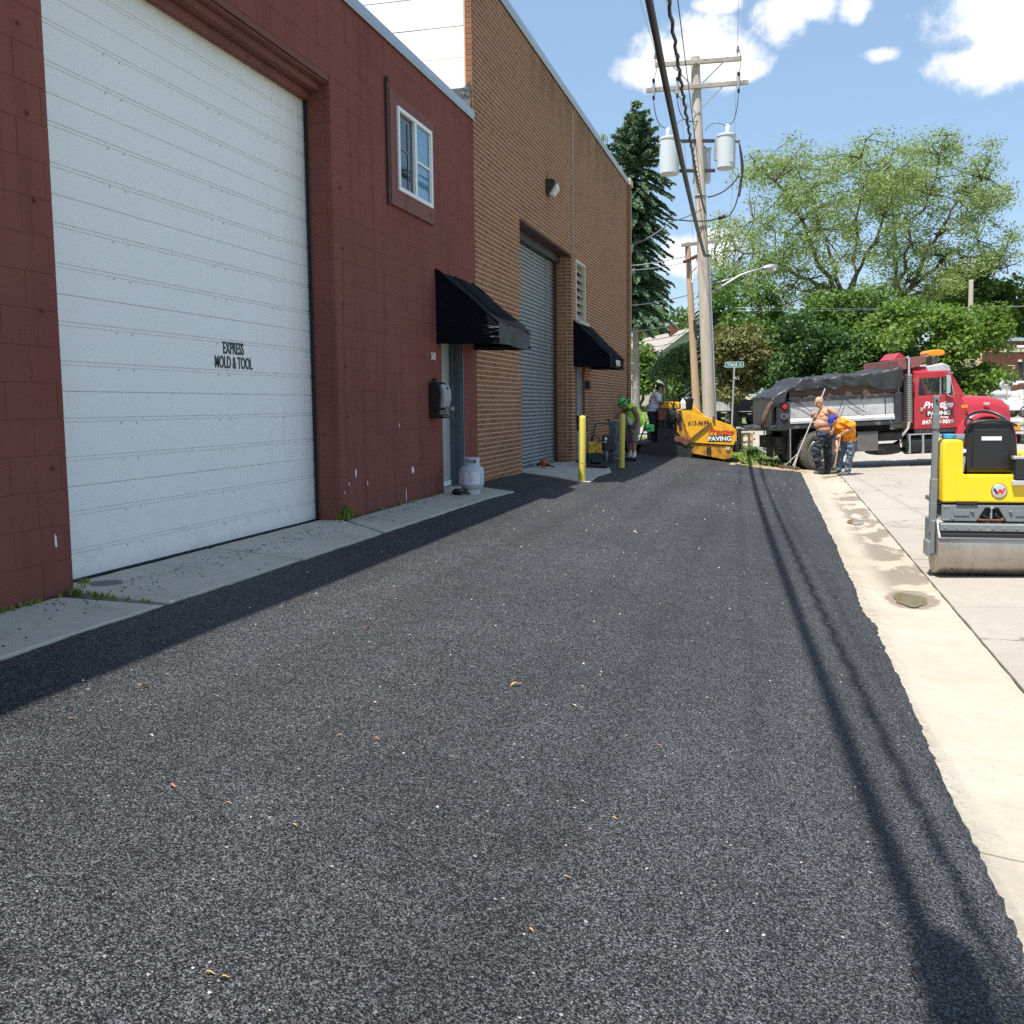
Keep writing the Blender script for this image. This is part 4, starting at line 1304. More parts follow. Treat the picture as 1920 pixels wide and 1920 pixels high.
# wall lamp
L = thing("wall_lamp", "dark wall-pack lamp with a pale glass lens high on the brick wall", "wall lamp", (-3.995, 18.1, 4.72))
MB().prism([(0, 0), (.04, 0), (.17, .20), (.14, .26), (0, .275)], -.125, .125, "Y").build("housing", MT["dark_steel"], L, bevel=.01)
MB().prism([(.045, -.004), (.12, .004), (.195, .105), (.18, .195)], -.118, .118, "Y").build("lens", MT["lamp_glass"], L, bevel=.008)
q = thing("door_bell_box", "small dark box on the brick wall below the second awning", "box", (-3.995, 21.78, 1.40))
MB().bb((0, -.08, 0), (.09, .08, .16)).build("case", MT["dark_steel"], q, bevel=.01)
MB().bb((.09, -.03, .04), (.10, .03, .10)).build("front_plate", MT["black_plastic"], q, bevel=.004)

# orange tool on the shutter sill
T = thing("power_tool", "orange and black hand tool lying at the foot of the roller shutter", "tool", (-4.08, 18.05, .0), R(-60))
T.location.z = zg(-4.0, 18) + .03
MB().prism([(-.11, .0), (.08, .0), (.12, .03), (.10, .11), (-.06, .13), (-.12, .08)], -.05, .05, "Y").build("body", MT["tool_orange"], T, bevel=.012, segs=2)
MB().tube([(.08, 0, .05), (.25, .02, .03), (.42, .05, .015)], [.022, .018, .012], 8).build("shaft", MT["black_plastic"], T, smooth=40)
MB().tube([(-.10, 0, .06), (-.25, -.03, .03), (-.30, -.03, .02)], [.02, .03, .03], 8).build("handle", MT["black_plastic"], T, smooth=40)

# plate compactor
p = GZ(1117, 880, -.17)
C = thing("plate_compactor", "yellow and black plate compactor parked between the two bollards", "compactor", p, R(14))
MB().box((0, 0, .05), (.40, .48, .06)).box((0, -.26, .08), (.40, .06, .05), (R(35), 0, 0)).build("base_plate", MT["tarry"], C, bevel=.01)
MB().box((-.02, .02, .20), (.30, .32, .22)).tube([(-.1, -.13, .16), (.1, -.13, .16)], .05, 10).build("engine", MT["tarry"], C, bevel=.015)
MB().lathe([(.02, -.02), (.10, -.02), (.11, 0), (.11, .03), (.02, .03)], (.20, 0, .24), "X", 18).build("drive_cover", MT["roller_grey"], C, smooth=40)
MB().box((-.03, -.02, .42), (.25, .24, .22)).build("water_tank", MT["compact_yellow"], C, bevel=.025, segs=2)
MB().tube([(-.09, -.02, .52), (-.07, -.02, .62), (0, -.02, .66), (.06, -.02, .62), (.09, -.02, .52)], .012, 8).build("lifting_loop", MT["black_plastic"], C, smooth=True)
MB().tube([(-.06, .12, .45), (.0, .3, .78), (.02, .33, .85), (.08, .34, .87), (.27, .34, .86), (.31, .33, .82), (.27, .2, .45), (.24, .1, .2)], .013, 8).build("handle", MT["black_plastic"], C, smooth=True)

p = GZ(1141, 868, -.17)
C = thing("engine_hood", "black engine unit with round white gauge behind the plate compactor", "engine", p, R(14))
MB().box((0, 0, .42), (.26, .3, .34)).box((0, 0, .14), (.2, .26, .24)).build("case", MT["black_plastic"], C, bevel=.03, segs=2)
MB().lathe([(.0, 0), (.034, 0), (.034, .012), (0, .012)], (-.07, -.163, .52), "Y", 16, False).build("gauge", MT["white"], C)
MB().bb((-.12, -.156, .44), (-.05, -.15, .462)).build("nameplate", MT["silver"], C)
for s in (-.1, .1):
    MB().lathe([(.04, -.02), (.09, -.02), (.09, .02), (.04, .02)], (s, .0, .09), "X", 16).build("wheel", MT["tyre"], C, smooth=40)

p = GZ(1152, 864, -.165)
C = thing("hose_cart", "blue-grey hand cart hung with hoses behind the farther yellow bollard", "cart", p, R(14))
fr = MB()
for s in (-.09, .12):
    fr.tube([(s, 0, .04), (s, .02, .5), (s - .02, -.06, .88)], .014, 8)
fr.tube([(-.11, -.06, .88), (.10, -.06, .88)], .014, 8).tube([(-.09, 0, .1), (-.15, -.25, .02)], .012, 8).tube([(-.09, 0, .05), (.12, 0, .05)], .012, 8).tube([(-.09, .01, .3), (.12, .01, .3)], .012, 8)
fr.build("frame", MT["galv"], C, smooth=40)
h = MB()
for k in range(7):
    ph = k * .9
    h.tube([(-.03 + .07 * math.sin(t * .8 + ph), -.03 - .012 * k, .85 - .045 * t + .02 * math.sin(ph)) for t in range(12 + k % 3)], .014, 6)
h.build("hose", MT["hose"], C, smooth=True)
MB().box((.02, .03, .28), (.2, .16, .3)).ell((.02, .0, .62), (.09, .08, .16)).build("pump_body", MT["hose"], C, bevel=.02, segs=2)
MB().tube([(-.11, -.06, .88), (-.15, -.08, .89)], .026, 8).build("grip", MT["black_rubber"], C, smooth=40)

# ------------------------------------------------------------------ leaves and chips on the fresh asphalt
spots = [(-2.64, 3.8, .055, 0), (-1.23, 4.77, .06, 0), (-.91, 4.62, .03, 1), (-2.24, 5.33, .04, 2), (-1.55, 3.75, .028, 2), (-2.3, 3.34, .02, 1), (-2.65, 3.34, .024, 0), (-1.49, 2.9, .026, 0), (-1.75, 2.95, .022, 0), (-1.98, 2.98, .03, 2), (-.54, 3.46, .026, 0), (-.61, 2.96, .026, 0), (-.64, 2.62, .02, 0), (-1.31, 2.09, .028, 0), (-1.27, 2.09, .026, 0), (-1.69, 3.71, .02, 0), (-1.32, 3.82, .02, 2), (-.67, 3.55, .02, 1), (-.38, 3.13, .022, 1), (-2.5, 6.44, .03, 0), (-3.02, 7.54, .04, 1), (-1.45, 10.71, .05, 1), (-.48, 4.3, .02, 2), (-1.0, 6.7, .03, 1), (-2.15, 8.9, .03, 1), (-2.75, 5.0, .03, 1), (-2.0, 12.1, .05, 1), (-.2, 8.0, .03, 1)]
names = [("dry_leaf", MT["leaf_dry"]), ("pale_chip", MT["leaf_pale"]), ("red_leaf", MT["leaf_red"])]
desc = [("small curled dry leaf lying on the fresh black asphalt", "leaf", "dry leaves on the asphalt"), ("pale wood chip lying on the fresh black asphalt", "chip", "pale chips on the asphalt"), ("reddish dry leaf lying on the fresh black asphalt", "leaf", "reddish leaves on the asphalt")]
lm = []
for k in range(3):
    b = MB()

    def lf(a, t):
        w = math.sin(math.pi * min(1, a * 1.02)) ** .8 * .30
        return (a - .5, (t - .5) * w + .06 * math.sin(a * 3), .10 + .22 * abs(t - .5) * math.sin(math.pi * a) + .10 * math.sin(a * 5) + .02)
    b.grid(8, 4, lf)
    b.tube([(.48, .02, .1), (.66, .05, .05)], .02, 4)
    lm.append(b.mesh(names[k][0], names[k][1], True))
own = {0: "curled tan leaf just outside the building's shadow at the left", 1: "curled tan leaf lying alone near the middle of the asphalt", 2: "white chip just right of the tan leaf in the middle of the asphalt",
       3: "reddish leaf bit in the middle of the asphalt, farther off than the tan leaves", 4: "reddish leaf bit below and left of the tan leaf in the middle", 5: "pale chip below the curled leaf at the shadow's edge", 6: "small leaf at the far left close to the building's shadow",
       7: "thick pale leaf left of centre in the lower half of the asphalt", 8: "small leaf just left of the thick pale leaf", 9: "reddish leaf bit at the lower left of the asphalt", 10: "small tan leaf right of centre in the lower half of the asphalt",
       11: "tan leaf low in the photo, right of the centre line", 12: "single small leaf nearest the bottom centre of the asphalt", 13: "left one of the two leaves lying together at the bottom left", 14: "right one of the two leaves lying together at the bottom left", 15: "tiny leaf just left of the reddish bit near the middle", 19: "dry leaf on the asphalt close to the white garage door"}
for i_, (x, y, s, k) in enumerate(spots):
    o = link(names[k][0], lm[k], None, (x, y, zg(x, y) + .003), (random.uniform(-.2, .2), random.uniform(-.2, .2), random.uniform(-.9, .9) + 14 * math.pi / 180))
    o.scale = (s, s, s)
    tag(o, own.get(i_, desc[k][0]), *desc[k][1:])
V = []
tuft(V, 0, 0, 0, 26, .26, .16, .012)
o = link("weed_sprig", quads_mesh("weed_sprig", V, MT["grass_blade"]), None, (-4.02, 24.0, 7.02))
tag(o, "small green sprig growing on top of the brick parapet", "weed")
# crumbs of pale stone
b = MB()
for k in range(200):
    y = 1.6 + 20 * random.random() ** 2
    x = random.uniform(-3.2, .6)
    s = random.uniform(.002, .0055) * (1 + y * .05)
    z = zg(x, y) + .002
    b.add([(x - s, y, z), (x + s * .3, y - s, z), (x + s, y + s * .4, z), (x, y + s, z), (x, y, z + s * .9)], [(0, 1, 4), (1, 2, 4), (2, 3, 4), (3, 0, 4)])
tag(b.build("stone_crumbs", MT["leaf_pale"]), kind="stuff")


# weeds at the foot of the wall
V = []
tuft(V, -3.99, 9.05, 0, 70, .15, .09, .009)
tuft(V, -4.01, 8.97, 0, 25, .09, .08)
o = tag(link("weed_clump", quads_mesh("weed_clump", V, MT["grass_blade"])), "green weed clump growing at the right foot of the white garage door", "weed")
V = []
for k in range(60):
    tuft(V, -3.985 + random.uniform(0, .03), random.uniform(3.2, 5.1), -.002, 7, .035, .03, .004)
for k in range(20):
    t = random.random() ** 1.6
    tuft(V, lerp(-3.98, -3.45, t), lerp(5.07, 5.10, t), -.01 - .03 * t, 6, .02 + .03 * (1 - t), .02, .004)
for k in range(30):
    tuft(V, -3.985 + random.uniform(0, .02), random.uniform(9.2, 11.9), -.002, 5, .03, .025, .004)
for k in range(10):
    tuft(V, -4.1 + random.uniform(-.1, .08), random.uniform(5.15, 5.5), -.0, 6, .03, .03, .004)
tag(link("wall_foot_weeds", quads_mesh("wall_foot_weeds", V, MT["grass_blade"])), kind="stuff")
b = MB()
for k in range(500):
    y = random.uniform(3, 12)
    x = -3.97 + abs(random.gauss(0, .18))
    if x > -3.4: continue
    s = random.uniform(.003, .010)
    z = lerp(0, -.036, (x + 4) / .62) + .001
    b.add([(x - s, y, z), (x + s * .3, y - s, z), (x + s, y + s * .4, z), (x, y + s, z), (x, y, z + s * .8)], [(0, 1, 4), (1, 2, 4), (2, 3, 4), (3, 0, 4)])
tag(b.build("walk_grit", MT["tar"]), kind="stuff")

# ------------------------------------------------------------------ wheels
def wheel(parent, c, r, w, mat_rim, dual=False, name="wheel", axis="Y", hub=.55):
    """tyre with rim; c is the centre, the outer face looks to -axis"""
    pr = [(r * hub, -w / 2 + .02), (r * .70, -w / 2 - .005), (r * .9, -w / 2), (r * .985, -w / 2 + .03), (r, -w / 4), (r, w / 4), (r * .985, w / 2 - .03), (r * .9, w / 2), (r * .7, w / 2), (r * hub, w / 2 - .02)]
    T = MB().lathe(pr, c, axis, 40, False).build("tyre", MT["tyre"], parent, smooth=50)
    T.name = name
    tr = MB()
    n = 34
    for k in range(n):
        q = 2 * math.pi * k / n
        for s in (-1, 1):
            p = [math.cos(q) * r * 1.0, s * w * .28, -math.sin(q) * r * 1.0]
            cc = (c[0] + p[0], c[1] + p[1], c[2] + p[2]) if axis == "Y" else (c[0] + p[1], c[1] + p[0], c[2] + p[2])
            tr.box(cc, (r * .12, w * .36, .02) if axis == "Y" else (w * .36, r * .12, .02), (0, q + math.pi / 2, 0) if axis == "Y" else (q + math.pi / 2, 0, 0))
    tag(tr.build("tread", MT["tyre"], T), kind="stuff")
    rr = r * hub
    d = .10 if dual else .03
    MB().lathe([(rr * 1.02, -w / 2 + .0), (rr * .97, -w / 2 - .01), (rr * .9, -w / 2 + .03), (rr * .82, -w / 2 + d), (rr * .45, -w / 2 + d + .02), (rr * .42, -w / 2 + d * .4), (rr * .30, -w / 2 + d * .25), (rr * .3, -w / 2 + .0), (0.001, -w / 2 + .0)], c, axis, 32, False).build("rim", mat_rim, T, smooth=40)
    return T


# ------------------------------------------------------------------ red dump truck
TD = 25.0
tp = W(1537, 884, TD)
fh = Vector((_fwd.x, _fwd.y, 0)).normalized()
tc_ = tp + fh * 1.12
tc_.z = -0.60
TR = thing("dump_truck", "red conventional-cab dump truck with a black tarp over its white bed", "dump truck", tc_, rot=(0, R(-2.0), -YAW))
Yn = -1.12  # near side
fr = MB()
fr.bb((-1.0, -.42, .62), (4.7, -.30, .86)).bb((-1.0, .30, .62), (4.7, .42, .86))
for x in (-.9, .3, 1.4, 2.6, 3.6):
    fr.bb((x, -.3, .66), (x + .1, .3, .82))
fr.bb((-.75, -.5, .86), (1.95, -.36, 1.05)).bb((-.75, .36, .86), (1.95, .5, 1.05))
fr.build("chassis_frame", MT["chassis"], TR, bevel=.01)
for x in (0, 4.06):
    MB().tube([(x, -.9, .47), (x, .9, .47)], .09, 10).ell((x, 0, .47), (.22, .2, .22)).build("axle", MT["chassis"], TR, smooth=40)
for s in (-1, 1):
    for k, yo in enumerate((1.0, .68)):
        if s < 0:
            wheel(TR, (0, -yo, .485), .485, .26, MT["rim"], True)
        else:
            wheel(TR, (0, yo, .485), .485, .26, MT["rim"], True)
    wheel(TR, (4.06, s * .98, .485), .485, .28, MT["rim"])
# bed
bed = MB()
bed.bb((-.72, -1.10, 1.05), (1.99, 1.10, 1.14)).bb((-.70, -1.07, 1.14), (1.97, -1.04, 1.72)).bb((-.70, 1.04, 1.14), (1.97, 1.07, 1.72)).bb((1.92, -1.07, 1.14), (1.97, 1.07, 2.1))
bd = bed.build("bed", MT["bed_white"], TR, bevel=.008)
for s in (-1, 1):
    MB().bb((-.72, s * 1.125, 1.045), (2.0, s * 1.06, 1.155)).build("bottom_rail", MT["bed_black"], bd, bevel=.01)
MB().prism([(-1.075, 1.157), (-1.14, 1.175), (-1.14, 1.23), (-1.075, 1.30)], -.70, 1.83, "X").build("side_ledge", MT["bed_white"], bd)
for s in (-1, 1):
    MB().bb((-.70, s * 1.12, 1.70), (1.83, s * 1.03, 1.80)).build("top_rail", MT["bed_black"], bd, bevel=.01)
    MB().bb((-.70, s * 1.075, 1.78), (1.95, s * 1.03, 2.02)).build("side_board", MT["board"], bd, bevel=.004)
for s in (-1, 1):
    MB().bb((1.83, s * 1.13, 1.06), (2.0, s * 1.0, 1.82)).build("front_post", MT["bed_black"], bd, bevel=.012)
for s in (-1, 1):
    MB().bb((-1.02, s * 1.12, 1.02), (-.70, s * .96, 1.72)).build("rear_post", MT["bed_black"], bd, bevel=.012)
    MB().lathe([(.001, 0), (.055, 0), (.07, .03), (.055, .035), (.001, .04)], (-.83, s * 1.12 - (.04 if s < 0 else 0), 1.60), "Y", 16, False).build("tail_light", MT["red_lens"], bd, smooth=40)
    MB().lathe([(.02, 0), (.09, 0), (.09, .03), (.02, .03)], (-.86, s * 1.12 - (.03 if s < 0 else 0), 1.36), "Y", 18).build("round_lamp", MT["bed_black"], bd, smooth=40)
    MB().lathe([(.055, 0), (.066, 0), (.066, .012), (.055, .012)], (-.86, s * 1.12 - (.042 if s < 0 else -.03), 1.36), "Y", 18, False).build("lamp_ring", MT["galv"], bd, smooth=40)
MB().prism([(-1.42, 1.06), (-.72, .98), (-.72, 1.10), (-1.0, 1.16), (-1.42, 1.10)], -1.05, 1.05, "Y").build("tail_apron", MT["bed_black"], bd, bevel=.008)
MB().bb((-1.10, -1.0, 1.15), (-1.04, 1.0, 1.85)).build("tailgate", MT["bed_black"], bd, bevel=.01)
MB().tube([(-1.36, -1.06, 1.10), (-1.30, -1.07, 1.36), (-1.16, -1.08, 1.66), (-.95, -1.06, 1.82)], [.05, .075, .055, .03], 8).build("rolled_flap", MT["board"], bd, smooth=True)
ch = MB()
for k in range(9):
    ch.box((-1.30 + random.uniform(-.008, .008), -1.0, 1.06 - k * .038), (.018 if k % 2 else .03, .03 if k % 2 else .016, .045))
ch.build("safety_chain", MT["chassis"], bd)
# panel press marks and straps on the bed side
st = MB()
for x0, z0, x1, z1 in [(-.55, 1.72, .05, 1.32), (.60, 1.72, .42, 1.28), (.66, 1.70, 1.15, 1.36), (-.95, 1.9, -.5, 1.66)]:
    st.tube([(x0, -1.13, z0), (lerp(x0, x1, .5), -1.125, lerp(z0, z1, .5) - .02), (x1, -1.13, z1)], .008, 5)
st.tube([(1.05, -1.135, 1.96), (1.05, -1.135, 1.66)], .012, 5).tube([(1.62, -1.085, 1.7), (1.62, -1.085, 1.3)], .01, 5)
tag(st.build("tie_strap", MT["black_rubber"], bd), kind="stuff")
for x in (-.62, .35, 1.05):
    MB().bb((x, -1.078, 1.31), (x + .60, -1.069, 1.52)).build("side_panel", MT["bed_white"], bd, bevel=.004)


def tarp(a, t):
    x = lerp(-1.12, 2.02, a)
    prof = [(-1.12, 1.80), (-.95, 1.92), (-.6, 2.05), (-.42, 2.24), (.0, 2.25), (.30, 2.22), (.55, 2.31), (.82, 2.26), (1.3, 2.30), (2.02, 2.42)]
    for i in range(len(prof) - 1):
        if prof[i][0] <= x <= prof[i + 1][0] + 1e-6:
            zt = lerp(prof[i][1], prof[i + 1][1], (x - prof[i][0]) / (prof[i + 1][0] - prof[i][0]))
    hem = 1.985 + .07 * math.sin(x * 2.2 + .6) + .03 * math.sin(x * 7) - (.10 if .0 < x < .65 else 0) * math.sin(math.pi * max(0, min(1, (x - .0) / .65)))
    hem = min(hem, zt - .06) if x > -.8 else zt - .25
    s = (t - .5) * 2
    y = 1.14 * math.copysign(min(1, abs(s) * 1.5), s) if abs(s) < .67 else math.copysign(1.14 + .035 * math.sin(x * 14 + 1.5) * (abs(s) - .67) * 3, s)
    z = zt + .05 * (1 - min(1, abs(s) * 1.5)) if abs(s) < .67 else lerp(zt, hem, (abs(s) - .67) / .33)
    wr = .030 * fbm(x * 4 - abs(s) * 3, s * 2.5) + .022 * fbm(x * 11 + s * 8, s * 5, z=3)
    return (x, y - wr * (1.0 if s < 0 else -1), z + wr * .9)


MB().grid(90, 36, tarp).build("tarpaulin", MT["tarp"], TR, smooth=True)
# cab shield and headboard
MB().bb((1.80, -.95, 2.05), (2.12, .95, 2.58)).build("headboard", MT["dull_red"], TR, bevel=.01)
MB().prism([(1.96, 2.62), (2.60, 2.66), (2.66, 2.58), (2.5, 2.42), (2.2, 2.36), (1.96, 2.36)], -1.0, -.4, "Y").build("cab_shield", MT["dull_red"], TR, bevel=.008)
MB().prism([(2.05, 2.62), (2.2, 2.78), (2.35, 2.66)], -.5, .5, "Y").build("shield_rib", MT["truck_red"], TR)
# cab: side profile extruded, doorway and windows cut by building round them
CY = 1.0
cab = MB()
base = [(2.34, .86), (3.50, .86), (3.50, 1.70), (3.42, 1.72), (2.34, 1.70)]
low = MB().prism([(2.34, .88), (3.62, .88), (3.62, 1.30), (3.52, 1.66), (2.34, 1.66)], -CY, CY, "Y")
cabo = low.build("cab", MT["truck_red"], TR, bevel=.03, segs=2)
ph = MB()
for s in (-1, 1):
    ya, yb = (s * CY, s * (CY - .06))
    ph.prism([(2.34, 1.64), (2.46, 1.64), (2.50, 2.26), (2.36, 2.26)], ya, yb, "Y")
    ph.prism([(3.16, 2.26), (3.24, 2.26), (3.60, 1.64), (3.50, 1.64), (3.36, 1.64)], ya, yb, "Y")
    ph.prism([(2.48, 2.12), (3.25, 2.12), (3.22, 2.27), (2.48, 2.27)], ya, yb, "Y")
    ph.prism([(2.44, 1.64), (3.52, 1.64), (3.50, 1.70), (2.44, 1.70)], ya, yb, "Y")
ph.bb((2.34, -CY, 1.66), (2.39, CY, 1.80)).bb((2.34, -CY, 2.2), (2.39, CY, 2.27)).bb((2.34, -CY, 1.64), (2.39, -.5, 2.27)).bb((2.34, .5, 1.64), (2.39, CY, 2.27))
ph.prism([(-CY, 2.26), (CY, 2.26), (CY - .10, 2.40), (.4, 2.43), (-.4, 2.43), (-CY + .10, 2.40)], 2.34, 3.22, "X")
ph.bb((3.18, -.03, 2.1), (3.24, .03, 2.27))
ph.build("upper_cab", MT["truck_red"], cabo, bevel=.012)
MB().add([(3.21, -CY + .07, 2.22), (3.21, CY - .07, 2.22), (3.55, CY - .07, 1.68), (3.55, -CY + .07, 1.68)], [(0, 1, 2, 3)]).build("windscreen", MT["glass"], cabo)
MB().bb((2.40, -CY + .1, 1.0), (3.3, CY - .1, 1.62)).bb((2.42, -.8, 1.6), (2.6, -.3, 2.05)).bb((2.42, .3, 1.6), (2.6, .8, 2.05)).build("cab_interior", MT["black_plastic"], cabo)
for s in (-1, 1):
    dr = MB().prism([(2.44, .95), (3.34, .95), (3.40, 1.2), (3.47, 1.67), (2.44, 1.67)], s * (CY + .006), s * (CY - .02), "Y").build("door", MT["truck_red"], TR, bevel=.012)
    yo = s * (CY + .012)
    MB().bb((2.46, s * (CY - .03), 1.68), (2.98, s * (CY - .022), 2.13)).build("side_window", MT["glass_dark"] if s > 0 else MT["glass"], dr)
    MB().add([(3.02, s * (CY - .026), 1.68), (3.40, s * (CY - .026), 1.68), (3.18, s * (CY - .026), 2.12), (3.02, s * (CY - .026), 2.12)], [(0, 1, 2, 3)]).build("vent_window", MT["glass_dark"], dr)
    MB().bb((2.98, s * (CY - .01), 1.66), (3.02, s * (CY - .04), 2.13)).build("window_bar", MT["galv"], dr)
    MB().bb((2.49, s * (CY + .03), 1.33), (2.56, s * CY, 1.42)).build("door_handle", MT["chrome"], dr, bevel=.005)
    xd = (1, 0, 0) if s < 0 else (-1, 0, 0)
    text("lettering", "Prestige", MT["lettering_white"], dr, (2.92, yo, 1.40), xd, (0, 0, 1), .15, 1.02, .42, .006, .003)
    MB().bb((2.63, yo - .002, 1.20), (3.27, yo + .002, 1.335)).build("lettering_panel", MT["lettering_black"], dr)
    text("lettering", "PAVING", MT["lettering_white"], dr, (2.95, yo + s * .004, 1.22), xd, (0, 0, 1), .095, 1.15, 0, .004, .003)
    text("lettering", "Asphalt Paving", MT["lettering_white"], dr, (2.95, yo, 1.145), xd, (0, 0, 1), .045, 1.15, .3, .002, .002)
    text("lettering", "847-613-9699", MT["lettering_white"], dr, (2.92, yo, 1.01), xd, (0, 0, 1), .095, .98, .12, .003, .003)
    # mirror
    mi = MB().bb((3.02, s * (CY + .26), 1.74), (3.13, s * (CY + .10), 2.18)).build("mirror", MT["chrome"], TR, bevel=.015)
    MB().tube([(3.30, s * CY, 2.22), (3.10, s * (CY + .18), 2.24), (3.08, s * (CY + .18), 2.15)], .012, 6).tube([(3.30, s * CY, 1.62), (3.1, s * (CY + .16), 1.70), (3.08, s * (CY + .18), 1.76)], .012, 6).tube([(3.12, s * (CY + .22), 2.2), (3.28, s * (CY + .1), 1.7)], .01, 6).build("mirror_arm", MT["chrome"], mi, smooth=40)
    MB().bb((3.50, s * (CY + .006), 1.36), (3.66, s * (CY - .09), 1.43)).build("marker_light", MT["amber"], TR, bevel=.006)
MB().prism([(2.66, 2.40), (3.06, 2.47), (3.22, 2.40), (3.27, 2.27), (2.70, 2.27)], -CY + .02, CY - .02, "Y").build("roof_visor", MT["bed_white"], TR, bevel=.02)
bk = MB().bb((2.88, -.75, 2.45), (3.04, -.45, 2.62)).tube([(2.86, -.7, 2.42), (2.86, -.7, 2.66)], .02, 6).tube([(3.12, -.6, 2.42), (3.06, -.6, 2.68)], .02, 6).build("beacon_bracket", MT["toolbox"], TR)
MB().prism([(2.78, 2.66), (3.14, 2.66), (3.18, 2.70), (3.16, 2.775), (3.06, 2.80), (2.86, 2.80), (2.76, 2.77), (2.74, 2.70)], -.85, -.35, "Y").build("amber_beacon", MT["amber"], TR, bevel=.02)
# hood and fenders
hd = MB()
secs = [(3.55, .88, .78, 1.66, .90), (3.9, .80, .76, 1.665, .84), (4.4, .74, .72, 1.62, .78), (4.75, .70, .66, 1.53, .70), (4.86, .68, .62, 1.42, .66)]
n = 14
for x, zb, wt, zt, wb in secs:
    row = []
    for k in range(n + 1):
        q = math.pi * k / n
        cx, sz = math.cos(q), math.sin(q)
        y = -wb * math.copysign(abs(cx) ** .45, cx)
        z = lerp(zb, zt, abs(sz) ** .42) if k not in (0, n) else zb
        row.append((x, y, z))
    hd.v += row
m = n + 1
hd.f += [(j * m + i, j * m + i + 1, (j + 1) * m + i + 1, (j + 1) * m + i) for j in range(len(secs) - 1) for i in range(n)]
hd.f += [tuple((len(secs) - 1) * m + i for i in range(m))]
hd.m = [0] * len(hd.f)
hood = hd.build("hood", MT["truck_red"], TR, smooth=50)
for s in (-1, 1):
    MB().bb((4.12, s * .80, 1.40), (4.27, s * .845, 1.47)).build("badge", MT["silver"], hood, bevel=.01)
    fd = MB()
    prof = []
    for k in range(17):
        q = R(-8 + 196 * k / 16)
        prof.append((4.06 - .74 * math.cos(q) * (1.0 if q < 1.57 else 1.0), .52 + .74 * math.sin(q)))
    inn = [(4.06 + (x - 4.06) * .84, .52 + (z - .52) * .84) for x, z in prof]
    P = []
    ya, yb = s * 1.14, s * .70
    for x, z in prof: P.append((x, ya * .985, z - .03))
    for x, z in prof: P.append((x, lerp(ya, yb, .25), z + .04))
    for x, z in prof: P.append((x, yb, z + .05))
    for x, z in inn: P.append((x, ya, z))
    for x, z in inn: P.append((x, yb, z))
    k = len(prof)
    fc = []
    for i in range(k - 1):
        fc += [(i, i + 1, k + i + 1, k + i), (k + i, k + i + 1, 2 * k + i + 1, 2 * k + i), (3 * k + i, i, i + 1, 3 * k + i + 1) if False else (3 * k + i, 3 * k + i + 1, i + 1, i), (4 * k + i, 4 * k + i + 1, 3 * k + i + 1, 3 * k + i)]
    fd.add(P, fc)
    fd.build("fender", MT["truck_red"], TR, smooth=50)
    hl = MB().box((4.84, s * .86, .86), (.16, .30, .20)).build("headlight", MT["chrome"], TR, bevel=.02)
    MB().box((4.80, s * 1.06, .84), (.18, .1, .16)).build("turn_signal", MT["amber"], TR, bevel=.02)
MB().bb((4.86, -.5, .78), (4.93, .5, 1.36)).build("grille", MT["chrome"], TR, bevel=.02)
MB().bb((4.92, -1.1, .42), (5.06, 1.1, .66)).build("front_bumper", MT["bed_black"], TR, bevel=.03)
MB().tube([(5.0, -1.08, .6), (4.98, -1.1, 1.3), (4.97, -1.1, 1.78)], .014, 6).build("guide_rod", MT["black_rubber"], TR, smooth=40)
MB().tube([(4.96, -1.14, 1.76), (4.96, -1.06, 1.76)], .02, 6).bb((4.66, -1.12, 1.72), (4.82, -1.06, 1.86)).bb((4.84, -1.12, 1.74), (5.06, -1.06, 1.90)).build("spot_lamp", MT["board"], TR, bevel=.02)
MB().bb((5.0, -1.123, 1.76), (5.10, -1.06, 1.88)).build("spot_lens", MT["amber"], TR, bevel=.012)
# stack, tank, boxes
sk = MB().tube([(2.20, -1.04, 1.08), (2.20, -1.04, 2.24)], .092, 18).build("heat_shield", MT["perforated"], TR, smooth=40)
hp = MB()
for j in range(26):
    for k in range(11):
        q = math.pi + math.pi * (k + (.5 if j % 2 else 0)) / 11
        x, y = 2.20 + .0935 * math.cos(q), -1.04 + .0935 * math.sin(q)
        hp.box((x, y, 1.12 + j * .0425), (.020, .004, .020), (0, 0, q + math.pi / 2))
tag(hp.build("hole_pattern", MT["black_rubber"], sk), kind="stuff")
MB().tube([(2.20, -1.04, 2.2), (2.20, -1.04, 2.5), (2.205, -1.04, 2.60), (2.17, -1.04, 2.66)], .045, 14).build("exhaust_stack", MT["chrome"], TR, smooth=40)
MB().tube([(2.20, -1.04, 1.10), (2.19, -1.0, .95), (2.10, -.9, .78), (2.06, -.8, .6), (2.0, -.6, .52)], .055, 12).build("exhaust_pipe", MT["chrome"], TR, smooth=40)
MB().bb((.95, -1.05, .42), (1.46, -.55, .90)).build("toolbox", MT["toolbox"], TR, bevel=.012)
MB().bb((1.46, -.9, .36), (2.05, -.45, .56)).bb((1.5, -.95, .66), (2.1, -.5, .84)).ell((1.75, -.6, .4), (.5, .22, .12)).build("underframe_gear", MT["chassis"], TR, bevel=.02)
ft = MB().tube([(2.20, -.82, .52), (2.92, -.82, .52)], .23, 20).build("fuel_tank", MT["black_plastic"], TR, smooth=40)
MB().bb((2.20, -1.07, .32), (2.24, -.6, .76)).bb((2.52, -1.07, .30), (2.57, -.6, .76)).bb((2.2, -1.06, .76), (2.95, -.6, .79)).build("tank_strap", MT["galv"], ft, bevel=.006)
MB().bb((2.36, -1.02, .80), (3.4, -.95, .88)).build("running_board", MT["bed_black"], TR)
